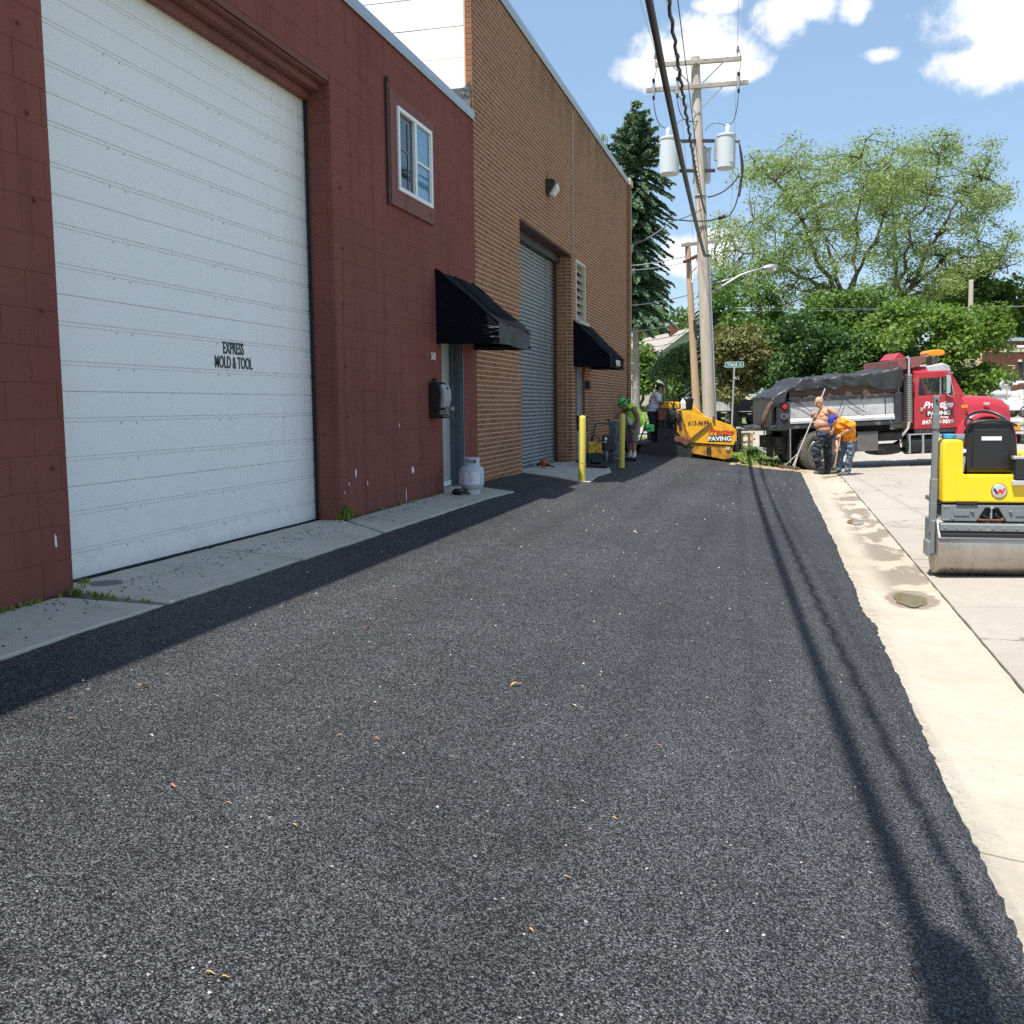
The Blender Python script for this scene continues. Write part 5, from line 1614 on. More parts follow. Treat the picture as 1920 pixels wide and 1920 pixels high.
for s in (-1, 1):
    MB().bb((-.74, s * 1.12, .28), (-.715, s * .5, 1.04)).build("mud_flap", MT["black_rubber"], TR)
MB().tube([(-.70, -1.13, 1.05), (-.71, -1.13, .22)], .016, 6).build("flap_bracket", MT["galv"], TR)
hk = MB()
hk.lathe([(.05, -.02), (.085, -.02), (.085, .02), (.05, .02), (.05, -.02)], (-1.02, -.75, .46), "Y", 14, False).bb((-.98, -.79, .42), (-.72, -.71, .56)).bb((-.98, -.85, .55), (-.72, .85, .86))
hk.build("tow_hook", MT["chassis"], TR)

# ------------------------------------------------------------------ small ride-on roller
rp = W(1843, 1084, 9.62)
RO = thing("road_roller", "small yellow tandem road roller seen from behind with a black seat", "road roller", (rp.x, rp.y, zg(rp.x, rp.y) + .004), R(1.5))
PIV = Vector((0, .62, 0))
ART = Matrix.Rotation(R(-17), 3, 'Z')


def turn(mb_):
    mb_.v = [tuple(PIV + ART @ (Vector(p) - PIV)) for p in mb_.v]
    return mb_


dz = .284
for y, nm in ((0.0, "drum"), (1.40, "drum")):
    sh_ = turn if y else (lambda m_: m_)
    d = sh_(MB().lathe([(.20, -.449), (.272, -.45), (.28, -.44), (.28, .44), (.272, .45), (.20, .449)], (0, y, .28), "X", 72, True)).build(nm, MT["drum"], RO, smooth=40)
    sh_(MB().lathe([(.02, -.46), (.10, -.46), (.10, .46), (.02, .46)], (0, y, .28), "X", 20)).build("hub", MT["roller_grey"], d, smooth=40)
mb = MB()
mb.bb((-.44, -.27, .425), (.44, .30, .505)).bb((-.44, -.30, .435), (.44, -.265, .50))
for s in (-1, 1):
    mb.bb((s * .455, -.16, .20), (s * .495, .20, .52))
mb.build("rear_frame", MT["roller_grey"], RO, bevel=.008)
# tail plate with the trapezoid cut-out
tpz = MB()
tpz.prism([(-.42, .52), (-.12, .52), (-.05, .645), (.06, .645), (.13, .52), (.42, .52), (.42, .67), (-.42, .67)], -.235, -.20, "Y")
tpz.build("tail_plate", MT["roller_grey"], RO, bevel=.006)
MB().bb((-.20, -.19, .50), (.22, -.12, .66)).build("engine_bay", MT["black_rubber"], RO)
MB().tube([(-.10, -.25, .535), (.10, -.25, .535)], .010, 8).tube([(-.10, -.25, .535), (-.10, -.2, .55)], .012, 6).tube([(.10, -.25, .535), (.10, -.2, .55)], .012, 6).build("tie_bar", MT["rust"], RO, smooth=40)
MB().tube([(.005, -.215, .65), (.005, -.21, .53)], .012, 6).bb((-.012, -.24, .64), (.022, -.22, .66)).build("latch", MT["galv"], RO)
pn = MB().bb((-.32, -.243, .57), (-.18, -.236, .625)).bb((.20, -.243, .57), (.34, -.236, .625))
for x in (-.16, .16): pn.tube([(x, -.236, .60), (x, -.248, .62)], .014, 8)
pn.tube([(-.325, -.236, .545), (-.325, -.25, .545)], .012, 8)
pn.build("cover_plate", MT["roller_grey"], RO, bevel=.003)
MB().bb((-.43, -.30, .385), (.43, -.255, .418)).build("scraper", MT["black_rubber"], RO, bevel=.004)
MB().bb((-.45, -.29, .365), (.45, -.25, .380)).build("scraper_blade", MT["galv"], RO)
MB().box((-.50, -.05, .25), (.055, .20, .14)).build("step_bracket", MT["roller_grey"], RO, bevel=.006)
# body: U-shaped water tank shell
yb = MB()
prof = [(-.425, .685), (-.425, 1.225), (-.40, 1.262), (-.27, 1.262), (-.255, 1.245), (-.25, .965), (-.235, .945), (.245, .945), (.26, .965), (.265, 1.12), (.285, 1.14), (.41, 1.14), (.43, 1.12), (.43, .685), (.28, .685), (.27, .70), (-.13, .70), (-.14, .685)]
prof = [(-.425, .695), (-.425, 1.225), (-.40, 1.262), (-.275, 1.262), (-.255, 1.24), (-.25, .965), (-.235, .945), (.245, .945), (.26, .965), (.265, 1.12), (.285, 1.14), (.41, 1.14), (.43, 1.12), (.43, .695)]
yb.prism(prof, -.245, .32, "Y")
yb.build("body_shell", MT["roller_yellow"], RO, bevel=.022, segs=3, smooth=35)
MB().bb((-.43, -.20, .672), (.43, .30, .693)).build("body_seal", MT["black_rubber"], RO)
MB().bb((-.30, -.25, .676), (-.12, -.235, .70)).bb((.28, -.25, .676), (.42, -.235, .70)).build("vent_slot", MT["black_rubber"], RO)
MB().lathe([(.045, 1.262), (.062, 1.268), (.066, 1.29), (.06, 1.305), (.03, 1.312), (.001, 1.312)], (-.335, .02, 0), "Z", 24, False).build("tank_cap", MT["cap_blue"], RO, smooth=40)
lg = MB().lathe([(.001, -.010), (.058, -.010), (.064, -.006), (.066, 0), (.001, 0)], (.058, -.246, .80), "Y", 32, False).build("round_badge", MT["silver"], RO, smooth=40)
MB().lathe([(.060, -.004), (.069, -.003), (.069, 0), (.06, 0)], (.058, -.246, .80), "Y", 32, False).build("badge_rim", MT["black_plastic"], lg)


def stroke(mb_, pts, w, y):
    for a, b in zip(pts[:-1], pts[1:]):
        a, b = Vector((a[0], 0, a[1])), Vector((b[0], 0, b[1]))
        d = (b - a).normalized()
        nrm = Vector((-d.z, 0, d.x)) * w / 2
        mb_.add([(p.x, y, p.z) for p in (a - nrm, b - nrm, b + nrm, a + nrm)] + [(p.x, y + .004, p.z) for p in (a - nrm, b - nrm, b + nrm, a + nrm)], [(0, 1, 2, 3), (0, 4, 5, 1), (1, 5, 6, 2), (2, 6, 7, 3), (3, 7, 4, 0)])


bx, bz = .058, .80
a = MB()
stroke(a, [(bx - .045, bz + .024), (bx - .018, bz - .026)], .018, -.2585)
a.build("emblem", MT["lettering_black"], lg)
a = MB()
stroke(a, [(bx - .016, bz - .024), (bx + .006, bz + .016), (bx + .020, bz - .020), (bx + .044, bz + .026)], .016, -.2590)
a.build("emblem", MT["lettering_red"], lg)
# seat
stt = MB()
sp_ = [(-.225, .955), (-.235, 1.10), (-.215, 1.30), (-.185, 1.41), (-.145, 1.445), (.145, 1.445), (.185, 1.41), (.215, 1.30), (.235, 1.10), (.225, .955)]
stt.prism(sp_, -.13, -.03, "Y")
seat = stt.build("seat_back", MT["seat"], RO, bevel=.035, segs=3, smooth=40)
MB().prism([(-.16, 1.0), (-.155, 1.36), (.155, 1.36), (.16, 1.0)], -.142, -.12, "Y").build("back_panel", MT["seat"], seat, bevel=.006)
MB().bb((-.085, -.146, 1.255), (.085, -.1425, 1.29)).build("warning_label", MT["tank_label"], seat)
MB().box((0, .15, .985), (.44, .40, .09)).build("seat_cushion", MT["seat"], RO, bevel=.03, segs=2, smooth=40)
sb = MB().tube([(-.21, -.14, 1.385), (-.12, -.152, 1.425), (0, -.154, 1.435), (.12, -.152, 1.425), (.21, -.14, 1.385)], .012, 6).build("back_piping", MT["seat"], seat, smooth=True)
# steering wheel and console
swc = Vector((.13, .72, 1.39))
tilt = Matrix.Rotation(R(38), 3, "X")
ring = [swc + tilt @ Vector((.19 * math.cos(2 * math.pi * k / 32), .19 * math.sin(2 * math.pi * k / 32), 0)) for k in range(33)]
sw = MB().tube(ring, .016, 8, False).build("steering_wheel", MT["black_plastic"], RO, smooth=True)
spk = MB()
for q in (.5, 2.64, 4.71):
    spk.tube([swc + tilt @ Vector((0, 0, -.03)), swc + tilt @ Vector((.185 * math.cos(q), .185 * math.sin(q), 0))], .011, 6)
spk.tube([swc + tilt @ Vector((0, 0, -.05)), Vector((swc.x, swc.y + .22, 1.0))], .03, 8)
spk.build("spoke", MT["black_plastic"], sw, smooth=40)
MB().box((0, .98, 1.05), (.62, .22, .46)).build("console", MT["roller_grey"], RO, bevel=.04, segs=2)
turn(MB().bb((-.40, 1.06, .60), (.40, 1.75, 1.06))).build("front_hood", MT["roller_yellow"], RO, bevel=.05, segs=2)
turn(MB().bb((-.44, 1.12, .42), (.44, 1.70, .60)).bb((-.3, .3, .42), (.3, 1.15, .62))).build("front_frame", MT["roller_grey"], RO, bevel=.01)
MB().bb((-.38, .32, .62), (.38, .95, .66)).build("floor_plate", MT["roller_grey"], RO)
for s in (-1, 1):
    x = s * .474
    MB().bb((x - .026, -.125, .62), (x + .026, -.075, 1.665)).build("roll_bar_post", MT["roller_grey"], RO, bevel=.006)
    MB().bb((x - .032, -.135, .40), (x + .030, -.065, .90)).build("post_foot", MT["roller_grey"], RO, bevel=.005)
    MB().bb((x - .031, -.135, 1.36), (x + .031, -.065, 1.50)).build("post_bracket", MT["roller_grey"], RO, bevel=.005)
    MB().lathe([(.001, 0), (.012, 0), (.012, .008), (.001, .008)], (x, -.138, 1.62), "Y", 10, False).build("pivot_bolt", MT["black_rubber"], RO)
MB().bb((.17, -.29, .905), (.28, -.20, 1.10)).build("manual_holder", MT["black_plastic"], RO, bevel=.012)
for q in ((.855, .90), (1.09, 1.12)):
    MB().bb((.155, -.29, q[0]), (.288, -.205, q[1])).build("holder_bracket", MT["silver"], RO, bevel=.006)
hz_ = MB()
for k, (xa, xb, zb) in enumerate([(-.14, -.05, .50), (-.08, .04, .515), (.03, .13, .50), (.30, .20, .52)]):
    hz_.tube([(xa, -.19, .62), (xa * .8 + xb * .2, -.222, .57), (xb, -.222, zb), (xb + .03, -.18, .45)], .0085, 6)
hz_.build("hydraulic_hose", MT["black_rubber"], RO, smooth=True)
bt = MB()
for x in (-.40, -.37, .38, .41):
    for z in (.535, .655):
        bt.lathe([(.001, -.008), (.008, -.008), (.009, 0), (.001, 0)], (x, -.236, z), "Y", 6, False)
for x in (-.40, -.30, -.2, -.1, 0, .1, .2, .3, .40):
    bt.lathe([(.001, -.007), (.007, -.007), (.008, 0), (.001, 0)], (x, -.301, .468), "Y", 6, False)
tag(bt.build("bolt", MT["galv"], RO), kind="stuff")
MB().bb((-.247, -.20, 1.13), (-.241, -.15, 1.19)).bb((-.262, -.249, 1.15), (-.232, -.2465, 1.18)).build("warning_decal", MT["tank_label"], RO)
cr_ = MB()
for k in range(9):
    q = random.uniform(3.3, 5.0)
    x = random.uniform(-.44, .44)
    s_ = random.uniform(.003, .007)
    cr_.ell((x, .283 * math.cos(q), .28 + .283 * math.sin(q)), (s_ * 1.6, s_, s_ * .6), 6, 4, (q, 0, 0))
tag(cr_.build("stuck_asphalt", MT["tarry"], RO), kind="stuff")
MB().tube([(-.24, -.16, .97), (-.235, -.16, 1.05), (-.25, -.15, 1.12)], .014, 6).bb((-.262, -.17, 1.05), (-.222, -.14, 1.11)).build("seat_belt", MT["silver"], RO)

# ------------------------------------------------------------------ asphalt paver
pp = W(1300, 757, 25.6)
PV = thing("asphalt_paver", "yellow asphalt paver with tar-blackened screed at the end of the driveway", "paver", (pp.x, pp.y, pp.z), 0, rot=(0, 0, -YAW))
S = 75.3


def pv(u, v):
    return ((u - 1300) / S, (757 - v) / S - .011 * (u - 1300) / S)


GRD = -1.42
px_ = lambda u: (u - 1300) / S
pz_ = lambda v, u=1350: pv(u, v)[1]
side = [pv(1278, 771), pv(1297, 774), pv(1328, 783), pv(1345, 788), pv(1374, 798), pv(1381, 806), pv(1383, 820), pv(1377, 835), pv(1293, 830), pv(1286, 800)]
for y, nm in ((0, "hopper_side"), (2.0, "hopper_side")):
    hs = MB().prism(side, y, y + .06, "Y").build(nm, MT["paver_yellow"], PV, bevel=.008)
    if y == 0:
        br = MB()
        a, b_ = pv(1334, 793), pv(1291, 827)
        br.bar((a[0], -.02, a[1]), (b_[0], -.02, b_[1]), .03, .05)
        c_, d_ = pv(1275, 772), pv(1292, 830)
        br.bar((c_[0], -.015, c_[1]), (d_[0], -.015, d_[1]), .025, .05)
        e_ = pv(1338, 786)
        br.box((e_[0], -.02, e_[1]), (.05, .03, .14))
        br.build("brace", MT["rust"], hs)
        tx = Vector((1, 0, -.011))
        text("lettering", "613-9699", MT["lettering_black"], hs, (*([pv(1309, 797)[0], -.004]), pv(1309, 797.5)[1]), (1, 0, -.02), (.02, 0, 1), .115, .82, .25, .0015, .002)
        text("lettering", "Prestige", MT["lettering_red"], hs, (pv(1352, 814)[0], -.004, pv(1352, 814)[1]), (1, 0, -.06), (.06, 0, 1), .135, 1.0, .45, .005, .002)
        pnl = MB().bb((px_(1328), -.006, pz_(828)), (px_(1372), 0, pz_(816))).build("lettering_panel", MT["lettering_black"], hs)
        text("lettering", "PAVING", MT["lettering_white"], hs, (px_(1350), -.008, pz_(826.2)), (1, 0, 0), (0, 0, 1), .105, 1.08, 0, .005, .003)
tub = [pv(1295, 832), pv(1377, 837), pv(1373, 859), pv(1360, 862), pv(1297, 850)]
MB().prism(tub, .03, 2.03, "Y").build("hopper_tub", MT["paver_orange"], PV, bevel=.01)
MB().bb((px_(1326), -.0, pz_(850)), (px_(1334), .03, pz_(838))).build("tub_latch", MT["tarry"], PV, bevel=.006)
MB().bb((px_(1362), .0, pz_(844)), (px_(1370), .03, pz_(838))).build("data_plate", MT["silver"], PV)
MB().bb((-.2, .1, -1.0), (1.0, 2.0, -.75)).bb((-.1, .35, GRD + .06), (.95, 1.75, -1.0)).build("hopper_floor_shade_fill", MT["tarry"], PV)  # floor, plus a lower black block added for the shade beneath the hopper
far_ = [pv(1296, 766), pv(1302, 755), pv(1311, 750), pv(1322, 757), pv(1345, 778), pv(1376, 800), pv(1290, 805)]
MB().prism(far_, 1.86, 1.98, "Y").build("far_wing", MT["paver_yellow"], PV, bevel=.02)
pr = MB()
for y in (.15, 1.85):
    c = pv(1387, 833)
    pr.lathe([(.02, -.16), (.10, -.16), (.12, -.12), (.12, .12), (.10, .16), (.02, .16)], (c[0] - .03, y + .1, c[1] - .06), "Y", 20)
c = px_(1385)
pr.bb((c - .06, .0, -1.22), (c + .05, 2.1, -.95)).bb((c - .03, .0, -1.0), (c + .08, .08, -.62))
pr.build("push_roller", MT["tarry"], PV, bevel=.02, smooth=40)
for x in (.12, .78):
    wheel(PV, (x, .30, GRD + .17), .17, .22, MT["tarry"])
    wheel(PV, (x, 1.80, GRD + .17), .17, .22, MT["tarry"])
tk = MB().prism([(-.95, GRD + .02), (-.15, GRD + .02), (.0, GRD + .14), (-.02, GRD + .42), (-.2, GRD + .52), (-.85, GRD + .52), (-1.05, GRD + .34), (-1.05, GRD + .14)], .22, .52, "Y").prism([(-.95, GRD + .02), (-.15, GRD + .02), (0, GRD + .14), (-.02, GRD + .42), (-.85, GRD + .52), (-1.05, GRD + .14)], 1.55, 1.85, "Y")
tk.build("crawler_track", MT["tarry"], PV, bevel=.03)
# tractor body and operator gear
eb = MB()
eb.bb((-.86, .10, -.62), (-.32, 1.9, -.10)).bb((-.55, .3, -.30), (-.25, 1.7, .0)).bb((-.9, .05, -.95), (-.1, 1.95, -.60))
eb.build("engine_block", MT["tarry"], PV, bevel=.02)
a, b_ = pv(1234, 768), pv(1251, 788)
MB().bb((a[0], -.02, b_[1]), (b_[0], .4, a[1])).build("control_box", MT["rust"], PV, bevel=.012)
MB().bb((-.73, .05, -.58), (-.68, .10, -.14)).bb((-.50, .0, -.60), (-.46, .06, .05)).bb((-.36, -.02, -.62), (-.30, .06, -.16)).build("support_post", MT["dark_steel"], PV, bevel=.005)
hs = MB()
for k in range(6):
    x0 = -.66 + .055 * k
    hs.tube([(x0, .02, -.12 + .05 * math.sin(k)), (x0 + .06, -.04, -.28), (x0 + .02 * math.sin(k * 2), -.03, -.42), (x0 + .1, .03, -.60)], .013, 6)
hs.tube([(-.66, .0, .0), (-.60, -.03, .06), (-.52, -.03, -.04), (-.50, .0, -.16)], .016, 6).tube([(-.56, .0, .05), (-.50, -.02, -.05), (-.45, 0, .02), (-.40, 0, -.1)], .014, 6)
hs.build("hydraulic_hose", MT["black_rubber"], PV, smooth=True)
MB().prism([pv(1241, 752), pv(1278, 754), pv(1277, 768), pv(1241, 769)], .25, 1.7, "Y").build("engine_hood", MT["paver_yellow"], PV, bevel=.015)
MB().prism([(-.42, -.15), (-.28, -.12), (-.20, -.55), (-.02, -.92), (-.06, -1.0), (-.25, -.9), (-.40, -.7)], .0, .08, "Y").build("conveyor_side", MT["paver_orange"], PV, bevel=.01)
MB().tube([(-.72, .1, .0), (-.76, .04, .30), (-.745, .03, .42)], .013, 6).ell((-.745, .03, .42), (.03, .03, .03), 8, 6).build("control_lever", MT["dark_steel"], PV, smooth=40)
sc_ = MB()
sc_.prism([(-1.36, -1.06), (-1.20, -1.02), (-.62, -.86), (-.22, -.80), (-.12, -.95), (-.02, -1.25), (-.05, GRD + .02), (-1.0, GRD + .03), (-1.40, -1.30)], -.12, 2.3, "Y")
sc_.build("screed", MT["tarry"], PV, bevel=.03)
MB().prism([(-.45, -.80), (-.20, -.83), (-.14, -.98), (-.2, -1.05), (-.35, -.95), (-.5, -.93)], -.15, -.12, "Y").build("screed_fender", MT["rust"], PV, bevel=.01)
MB().bb((-1.55, -.10, -1.02), (-.85, 2.2, -.97)).build("operator_step", MT["tarry"], PV, bevel=.01)
MB().tube([(-1.36, -.05, -1.0), (-1.24, -.05, -.62), (-1.18, -.05, -.42)], .018, 6).tube([(-1.24, -.05, -.62), (-1.05, -.05, -.6)], .016, 6).build("screed_handle", MT["dark_steel"], PV, smooth=40)
MB().bb((-1.20, -.04, -.68), (-.98, .2, -.5)).build("step_guard", MT["hivis_hat"], PV, bevel=.01)
J = thing("plastic_jug", "white plastic jug standing on top of the yellow paver", "jug", PV.matrix_basis @ Vector((-.20, .35, -.135)), -YAW)
MB().box((0, 0, .09), (.13, .13, .18)).box((0, 0, .215), (.12, .12, .07), taper=(.35, .35)).build("bottle", MT["jug"], J, bevel=.015, segs=2)
MB().lathe([(.025, .245), (.025, .27), (.001, .272)], n=12, close=False).build("cap", MT["white"], J)
J = thing("black_bucket", "black rubber bucket behind the white jug on the paver", "bucket", PV.matrix_basis @ Vector((-.02, .75, -.16)), -YAW)
MB().lathe([(.001, 0), (.12, 0), (.16, .28), (.15, .285), (.11, .02), (.001, .02)], n=20, close=False).build("tub", MT["black_rubber"], J, smooth=40)
MB().ell((0, 0, .26), (.15, .15, .10)).build("rag", MT["tarp"], J, smooth=True)

# ------------------------------------------------------------------ people
def cap(p0, p1, r0, r1=None):
    return ("c", Vector(p0), Vector(p1), r0, r0 if r1 is None else r1)


def ell(c, r, rot=None):
    return ("e", Vector(c), r, rot)


def chain(pts, rad):
    return [cap(pts[i], pts[i + 1], rad[i], rad[i + 1]) for i in range(len(pts) - 1)]


def blob(name, prims, mat, parent, vox=0.009, smooth=4, wr=0.0):
    b = MB()
    for p in prims:
        if p[0] == "e":
            b.ell(p[1], p[2], 14, 9, p[3])
        else:
            _, a, c, r0, r1 = p
            b.tube([a, lerp(a, c, .5), c], [r0, (r0 + r1) / 2, r1], 12)
            b.ell(a, (r0,) * 3, 12, 8)
            b.ell(c, (r1,) * 3, 12, 8)
    me = b.mesh(name, mat)
    o = link(name, me, None)
    rm = o.modifiers.new("remesh", "REMESH")
    rm.mode, rm.voxel_size, rm.use_smooth_shade = "VOXEL", vox, True
    s_ = o.modifiers.new("smooth", "SMOOTH")
    s_.factor, s_.iterations = 0.5, smooth
    dg = bpy.context.evaluated_depsgraph_get()
    m2 = bpy.data.meshes.new_from_object(o.evaluated_get(dg))
    bpy.data.objects.remove(o)
    bpy.data.meshes.remove(me)
    m2.materials.clear()
    m2.materials.append(mat)
    if wr:
        n = len(m2.vertices)
        co = np.empty(n * 3, np.float32)
        m2.vertices.foreach_get("co", co)
        co = co.reshape(n, 3)
        for i in range(n):
            x, y, z = map(float, co[i])
            co[i] += np.float32(wr * mnoise.fractal(Vector((x * 9, y * 9, z * 14)), 1.0, 2.0, 3)) * np.array([1, 1, .3], np.float32)
        m2.vertices.foreach_set("co", co.ravel())
    m2.polygons.foreach_set("use_smooth", [True] * len(m2.polygons))
    return link(name, m2, parent)


def hand(wrist, fdir, pdir, size=1.0, curl=0.5):
    """palm, four fingers and a thumb; fdir: wrist to knuckles, pdir: the way the palm faces"""
    w, f, p = Vector(wrist), Vector(fdir).normalized(), Vector(pdir).normalized()
    sd = f.cross(p).normalized()
    p = sd.cross(f).normalized()
    R_ = []
    L = .088 * size
    for k in range(4):
        off = (k - 1.5) * .020 * size
        base = w + f * L + sd * off
        R_.append(cap(w + sd * off * .6 + f * .015, base, .016 * size, .0125 * size))
        ln = (.038, .044, .041, .032)[k] * size
        a = curl * 1.0
        d1 = f * math.cos(a) + p * math.sin(a)
        d2 = f * math.cos(a * 2.3) + p * math.sin(a * 2.3)
        k1 = base + d1 * ln
        R_ += [cap(base, k1, .0105 * size, .0095 * size), cap(k1, k1 + d2 * ln * .95, .0093 * size, .008 * size)]
    tb = w + f * .025 * size - sd * .026 * size
    t1 = tb + (f * .6 - sd * .6 + p * .4).normalized() * .042 * size
    R_ += [cap(w + f * .01, tb, .016 * size, .014 * size), cap(tb, t1, .0135 * size, .0115 * size), cap(t1, t1 + (f * .75 - sd * .1 + p * .6).normalized() * .034 * size, .011 * size, .009 * size)]
    return R_


def head(c, face, up=(0, 0, 1), s=1.0):
    """head prims around c; face: the way it looks"""
    c, f, u = Vector(c), Vector(face).normalized(), Vector(up)
    u = (u - f * u.dot(f)).normalized()
    l = u.cross(f)
    M_ = Matrix((f, l, u)).transposed()
    e = M_.to_euler()
    P = lambda x, y, z: c + M_ @ Vector((x * s, y * s, z * s))
    R_ = [ell(P(-.008, 0, .03), (.098 * s, .076 * s, .092 * s), e), ell(P(.022, 0, -.035), (.068 * s, .060 * s, .080 * s), e), ell(P(.05, 0, -.085), (.034 * s, .040 * s, .030 * s), e)]
    R_ += [cap(P(.088, 0, .018), P(.108, 0, -.018), .009 * s, .0155 * s), cap(P(.083, -.03, .03), P(.083, .03, .03), .013 * s)]
    R_ += [cap(P(.084, -.018, -.055), P(.084, .018, -.055), .010 * s)]
    for q in (-1, 1):
        R_ += [ell(P(-.008, q * .078, -.005), (.024 * s, .010 * s, .034 * s), e)]
    eyes = [P(.088, q * .031, .012) for q in (-1, 1)]
    return R_, eyes, P, e


def person_root(label, u, v, z):
    p = GZ(u, v, z)
    d = (p - EYE).dot(_fwd)
    o = thing("person", label, "person", p, -YAW)
    S_ = F_PX / d
    return o, (lambda uu, vv, y=0.0: Vector(((uu - u) / S_ , y, (v - vv) / S_ - .011 * (uu - u) / S_)))


def eyes_part(parent, eyes):
    for e in eyes:
        MB().ell(e, (.011, .011, .009), 8, 6).build("eye", MT["black_plastic"], parent, smooth=True)


# --- bare-chested man leaning on a lute
Z0 = -0.59
pm, A = person_root("bald bare-chested worker in dark jeans beside the truck's rear wheel, holding a long pole", 1536, 888, Z0)
hd_, ey, HP, he = head(A(1533.5, 755), (-.95, -.25, -.32), (-.1, 0, 1), 1.06)
pr = hd_ + chain([A(1536, 760), A(1542, 768), A(1546, 774)], [.062, .068, .10])
pr += [ell(A(1545, 775), (.135, .215, .13)), ell(A(1543, 786), (.17, .20, .16)), ell(A(1540, 795), (.185, .20, .15)), ell(A(1542.5, 805), (.175, .19, .11)), ell(A(1537, 798), (.155, .15, .12)), ell(A(1538, 779.5, -.07), (.08, .10, .065)), ell(A(1538, 779.5, .09), (.08, .10, .065))]
pr += [ell(A(1544, 812), (.15, .18, .12))]
pr += chain([A(1549, 768.5, -.20), A(1557, 775, -.27), A(1563.5, 783, -.28), A(1560, 797, -.20), A(1556, 806, -.19)], [.075, .062, .052, .045, .034])
pr += hand(A(1556, 806, -.19), (-.3, .1, -1), (-.5, .8, 0), 1.05, .5)
pr += chain([A(1545, 769, .20), A(1537, 778, .29), A(1531.5, 787, .31), A(1527.5, 783, .24), A(1526, 780.5, .20)], [.075, .060, .050, .044, .032])
pr += hand(A(1526, 780.5, .20), (-.35, -.6, .45), (.6, -.2, .5), 1.05, .95)
pr += chain([A(1539, 815, -.09), A(1530, 848, -.09), A(1536, 880, -.07)], [.09, .062, .045]) + chain([A(1549, 815, .10), A(1553.5, 850, .12), A(1555, 877, .14)], [.09, .062, .045])
body = blob("body", pr, MT["skin_sun"], pm, .0085, 3)
eyes_part(pm, ey)
tr = [ell(A(1544, 813), (.182, .20, .10)), ell(A(1549, 818), (.165, .20, .12))]
tr += chain([A(1538.5, 816, -.10), A(1533, 830, -.10), A(1527.5, 849, -.09), A(1531, 864, -.08), A(1537, 880, -.07)], [.118, .112, .098, .088, .085])
tr += chain([A(1550, 816, .10), A(1553, 832, .11), A(1554, 851, .12), A(1555.5, 866, .13), A(1556, 880, .14)], [.118, .112, .095, .086, .083])
blob("trousers", tr, MT["denim_dark"], pm, .011, 3, .03)
for x0, x1, y in ((1524, 1541, -.07), (1543, 1560, .14)):
    blob("boot", [cap(A(x0 + 3, 886, y), A(x1 - 3, 885, y), .046, .052), cap(A(x1 - 4, 884, y), A(x1 - 3.5, 877, y), .058, .058), ell(A(x0 + 5, 887, y), (.07, .05, .03))], MT["boot"], pm, .010, 3)

lu = thing("lute_rake", "long pale-handled asphalt lute held by the bare-chested worker", "rake", A(1490, 876, .02), -YAW)
lu.location = pm.matrix_basis @ A(1489, 874, .10)
h0 = Vector((0, 0, 0))
h1 = A(1548, 729.5, .16) - A(1489, 874, .10)
MB().tube([h0, h1 * .5, h1], .0165, 10).build("handle", MT["alum_handle"], lu, smooth=40)
MB().box((-.10, 0, -.035), (.50, .03, .07), (0, R(8), 0)).build("head", MT["board"], lu, bevel=.004)
MB().tube([h1 * .17, Vector((-.22, 0, -.02))], .008, 6).tube([h1 * .17, Vector((.02, -.03, -.05))], .009, 6).build("brace", MT["alum_handle"], lu, smooth=40)

# --- man in the orange shirt, stooping
pm, A = person_root("stooping worker in an orange tee shirt, blue cap and faded jeans beside the truck", 1581, 891, -0.575)
hd_, ey, HP, he = head(A(1560, 790), (-.82, -.05, -.6), (-.55, 0, .85), .98)
pr = hd_ + chain([A(1563, 790), A(1569, 790), A(1574, 791)], [.055, .058, .08])
pr += [ell(A(1578, 796), (.13, .18, .12), (0, R(-35), 0)), ell(A(1585, 806), (.13, .165, .14), (0, R(-25), 0)), ell(A(1591, 820), (.125, .16, .13))]
pr += chain([A(1580, 793, -.17), A(1590, 797.5, -.24), A(1592, 800, -.24), A(1581, 808, -.20), A(1572.5, 814.5, -.13)], [.06, .05, .045, .040, .029])
pr += hand(A(1572.5, 814.5, -.13), (-.9, .25, -.5), (-.2, .5, -.7), 1.0, .75)
pr += chain([A(1574, 797, .16), A(1571, 815, .16), A(1570, 826, .10), A(1568.5, 838, .0)], [.058, .046, .040, .029])
pr += hand(A(1568.5, 838, .0), (-.15, -.2, -1), (-.8, -.5, 0), 1.0, .8)
pr += chain([A(1591, 830, -.08), A(1590, 855, -.08), A(1586, 882, -.08)], [.08, .055, .04]) + chain([A(1585, 830, .10), A(1578, 856, .10), A(1575.5, 879, .11)], [.08, .055, .04])
blob("body", pr, MT["skin"], pm, .0085, 3)
eyes_part(pm, ey)
sh_ = [ell(A(1574, 800), (.135, .19, .125)), ell(A(1579, 806), (.15, .19, .14)), ell(A(1576, 793), (.135, .205, .12), (0, R(-40), 0)), ell(A(1583, 801), (.165, .20, .16), (0, R(-30), 0)), ell(A(1589, 812), (.16, .19, .155), (0, R(-15), 0)), ell(A(1591, 823), (.155, .19, .10)), ell(A(1595, 826), (.11, .17, .07), (0, R(-20), 0))]
sh_ += chain([A(1579, 792.5, -.17), A(1590.5, 797, -.24)], [.088, .075]) + chain([A(1574, 797, .16), A(1572, 808, .17)], [.084, .07])
blob("shirt", sh_, MT["orange_shirt"], pm, .011, 3, .026)
tr = [ell(A(1591, 829), (.14, .175, .10))]
tr += chain([A(1592.5, 832, -.09), A(1592, 845, -.09), A(1590, 857, -.09), A(1586.5, 884, -.08)], [.105, .096, .082, .070]) + chain([A(1586, 832, .10), A(1581, 846, .10), A(1577, 858, .10), A(1576, 880, .11)], [.105, .094, .080, .068])
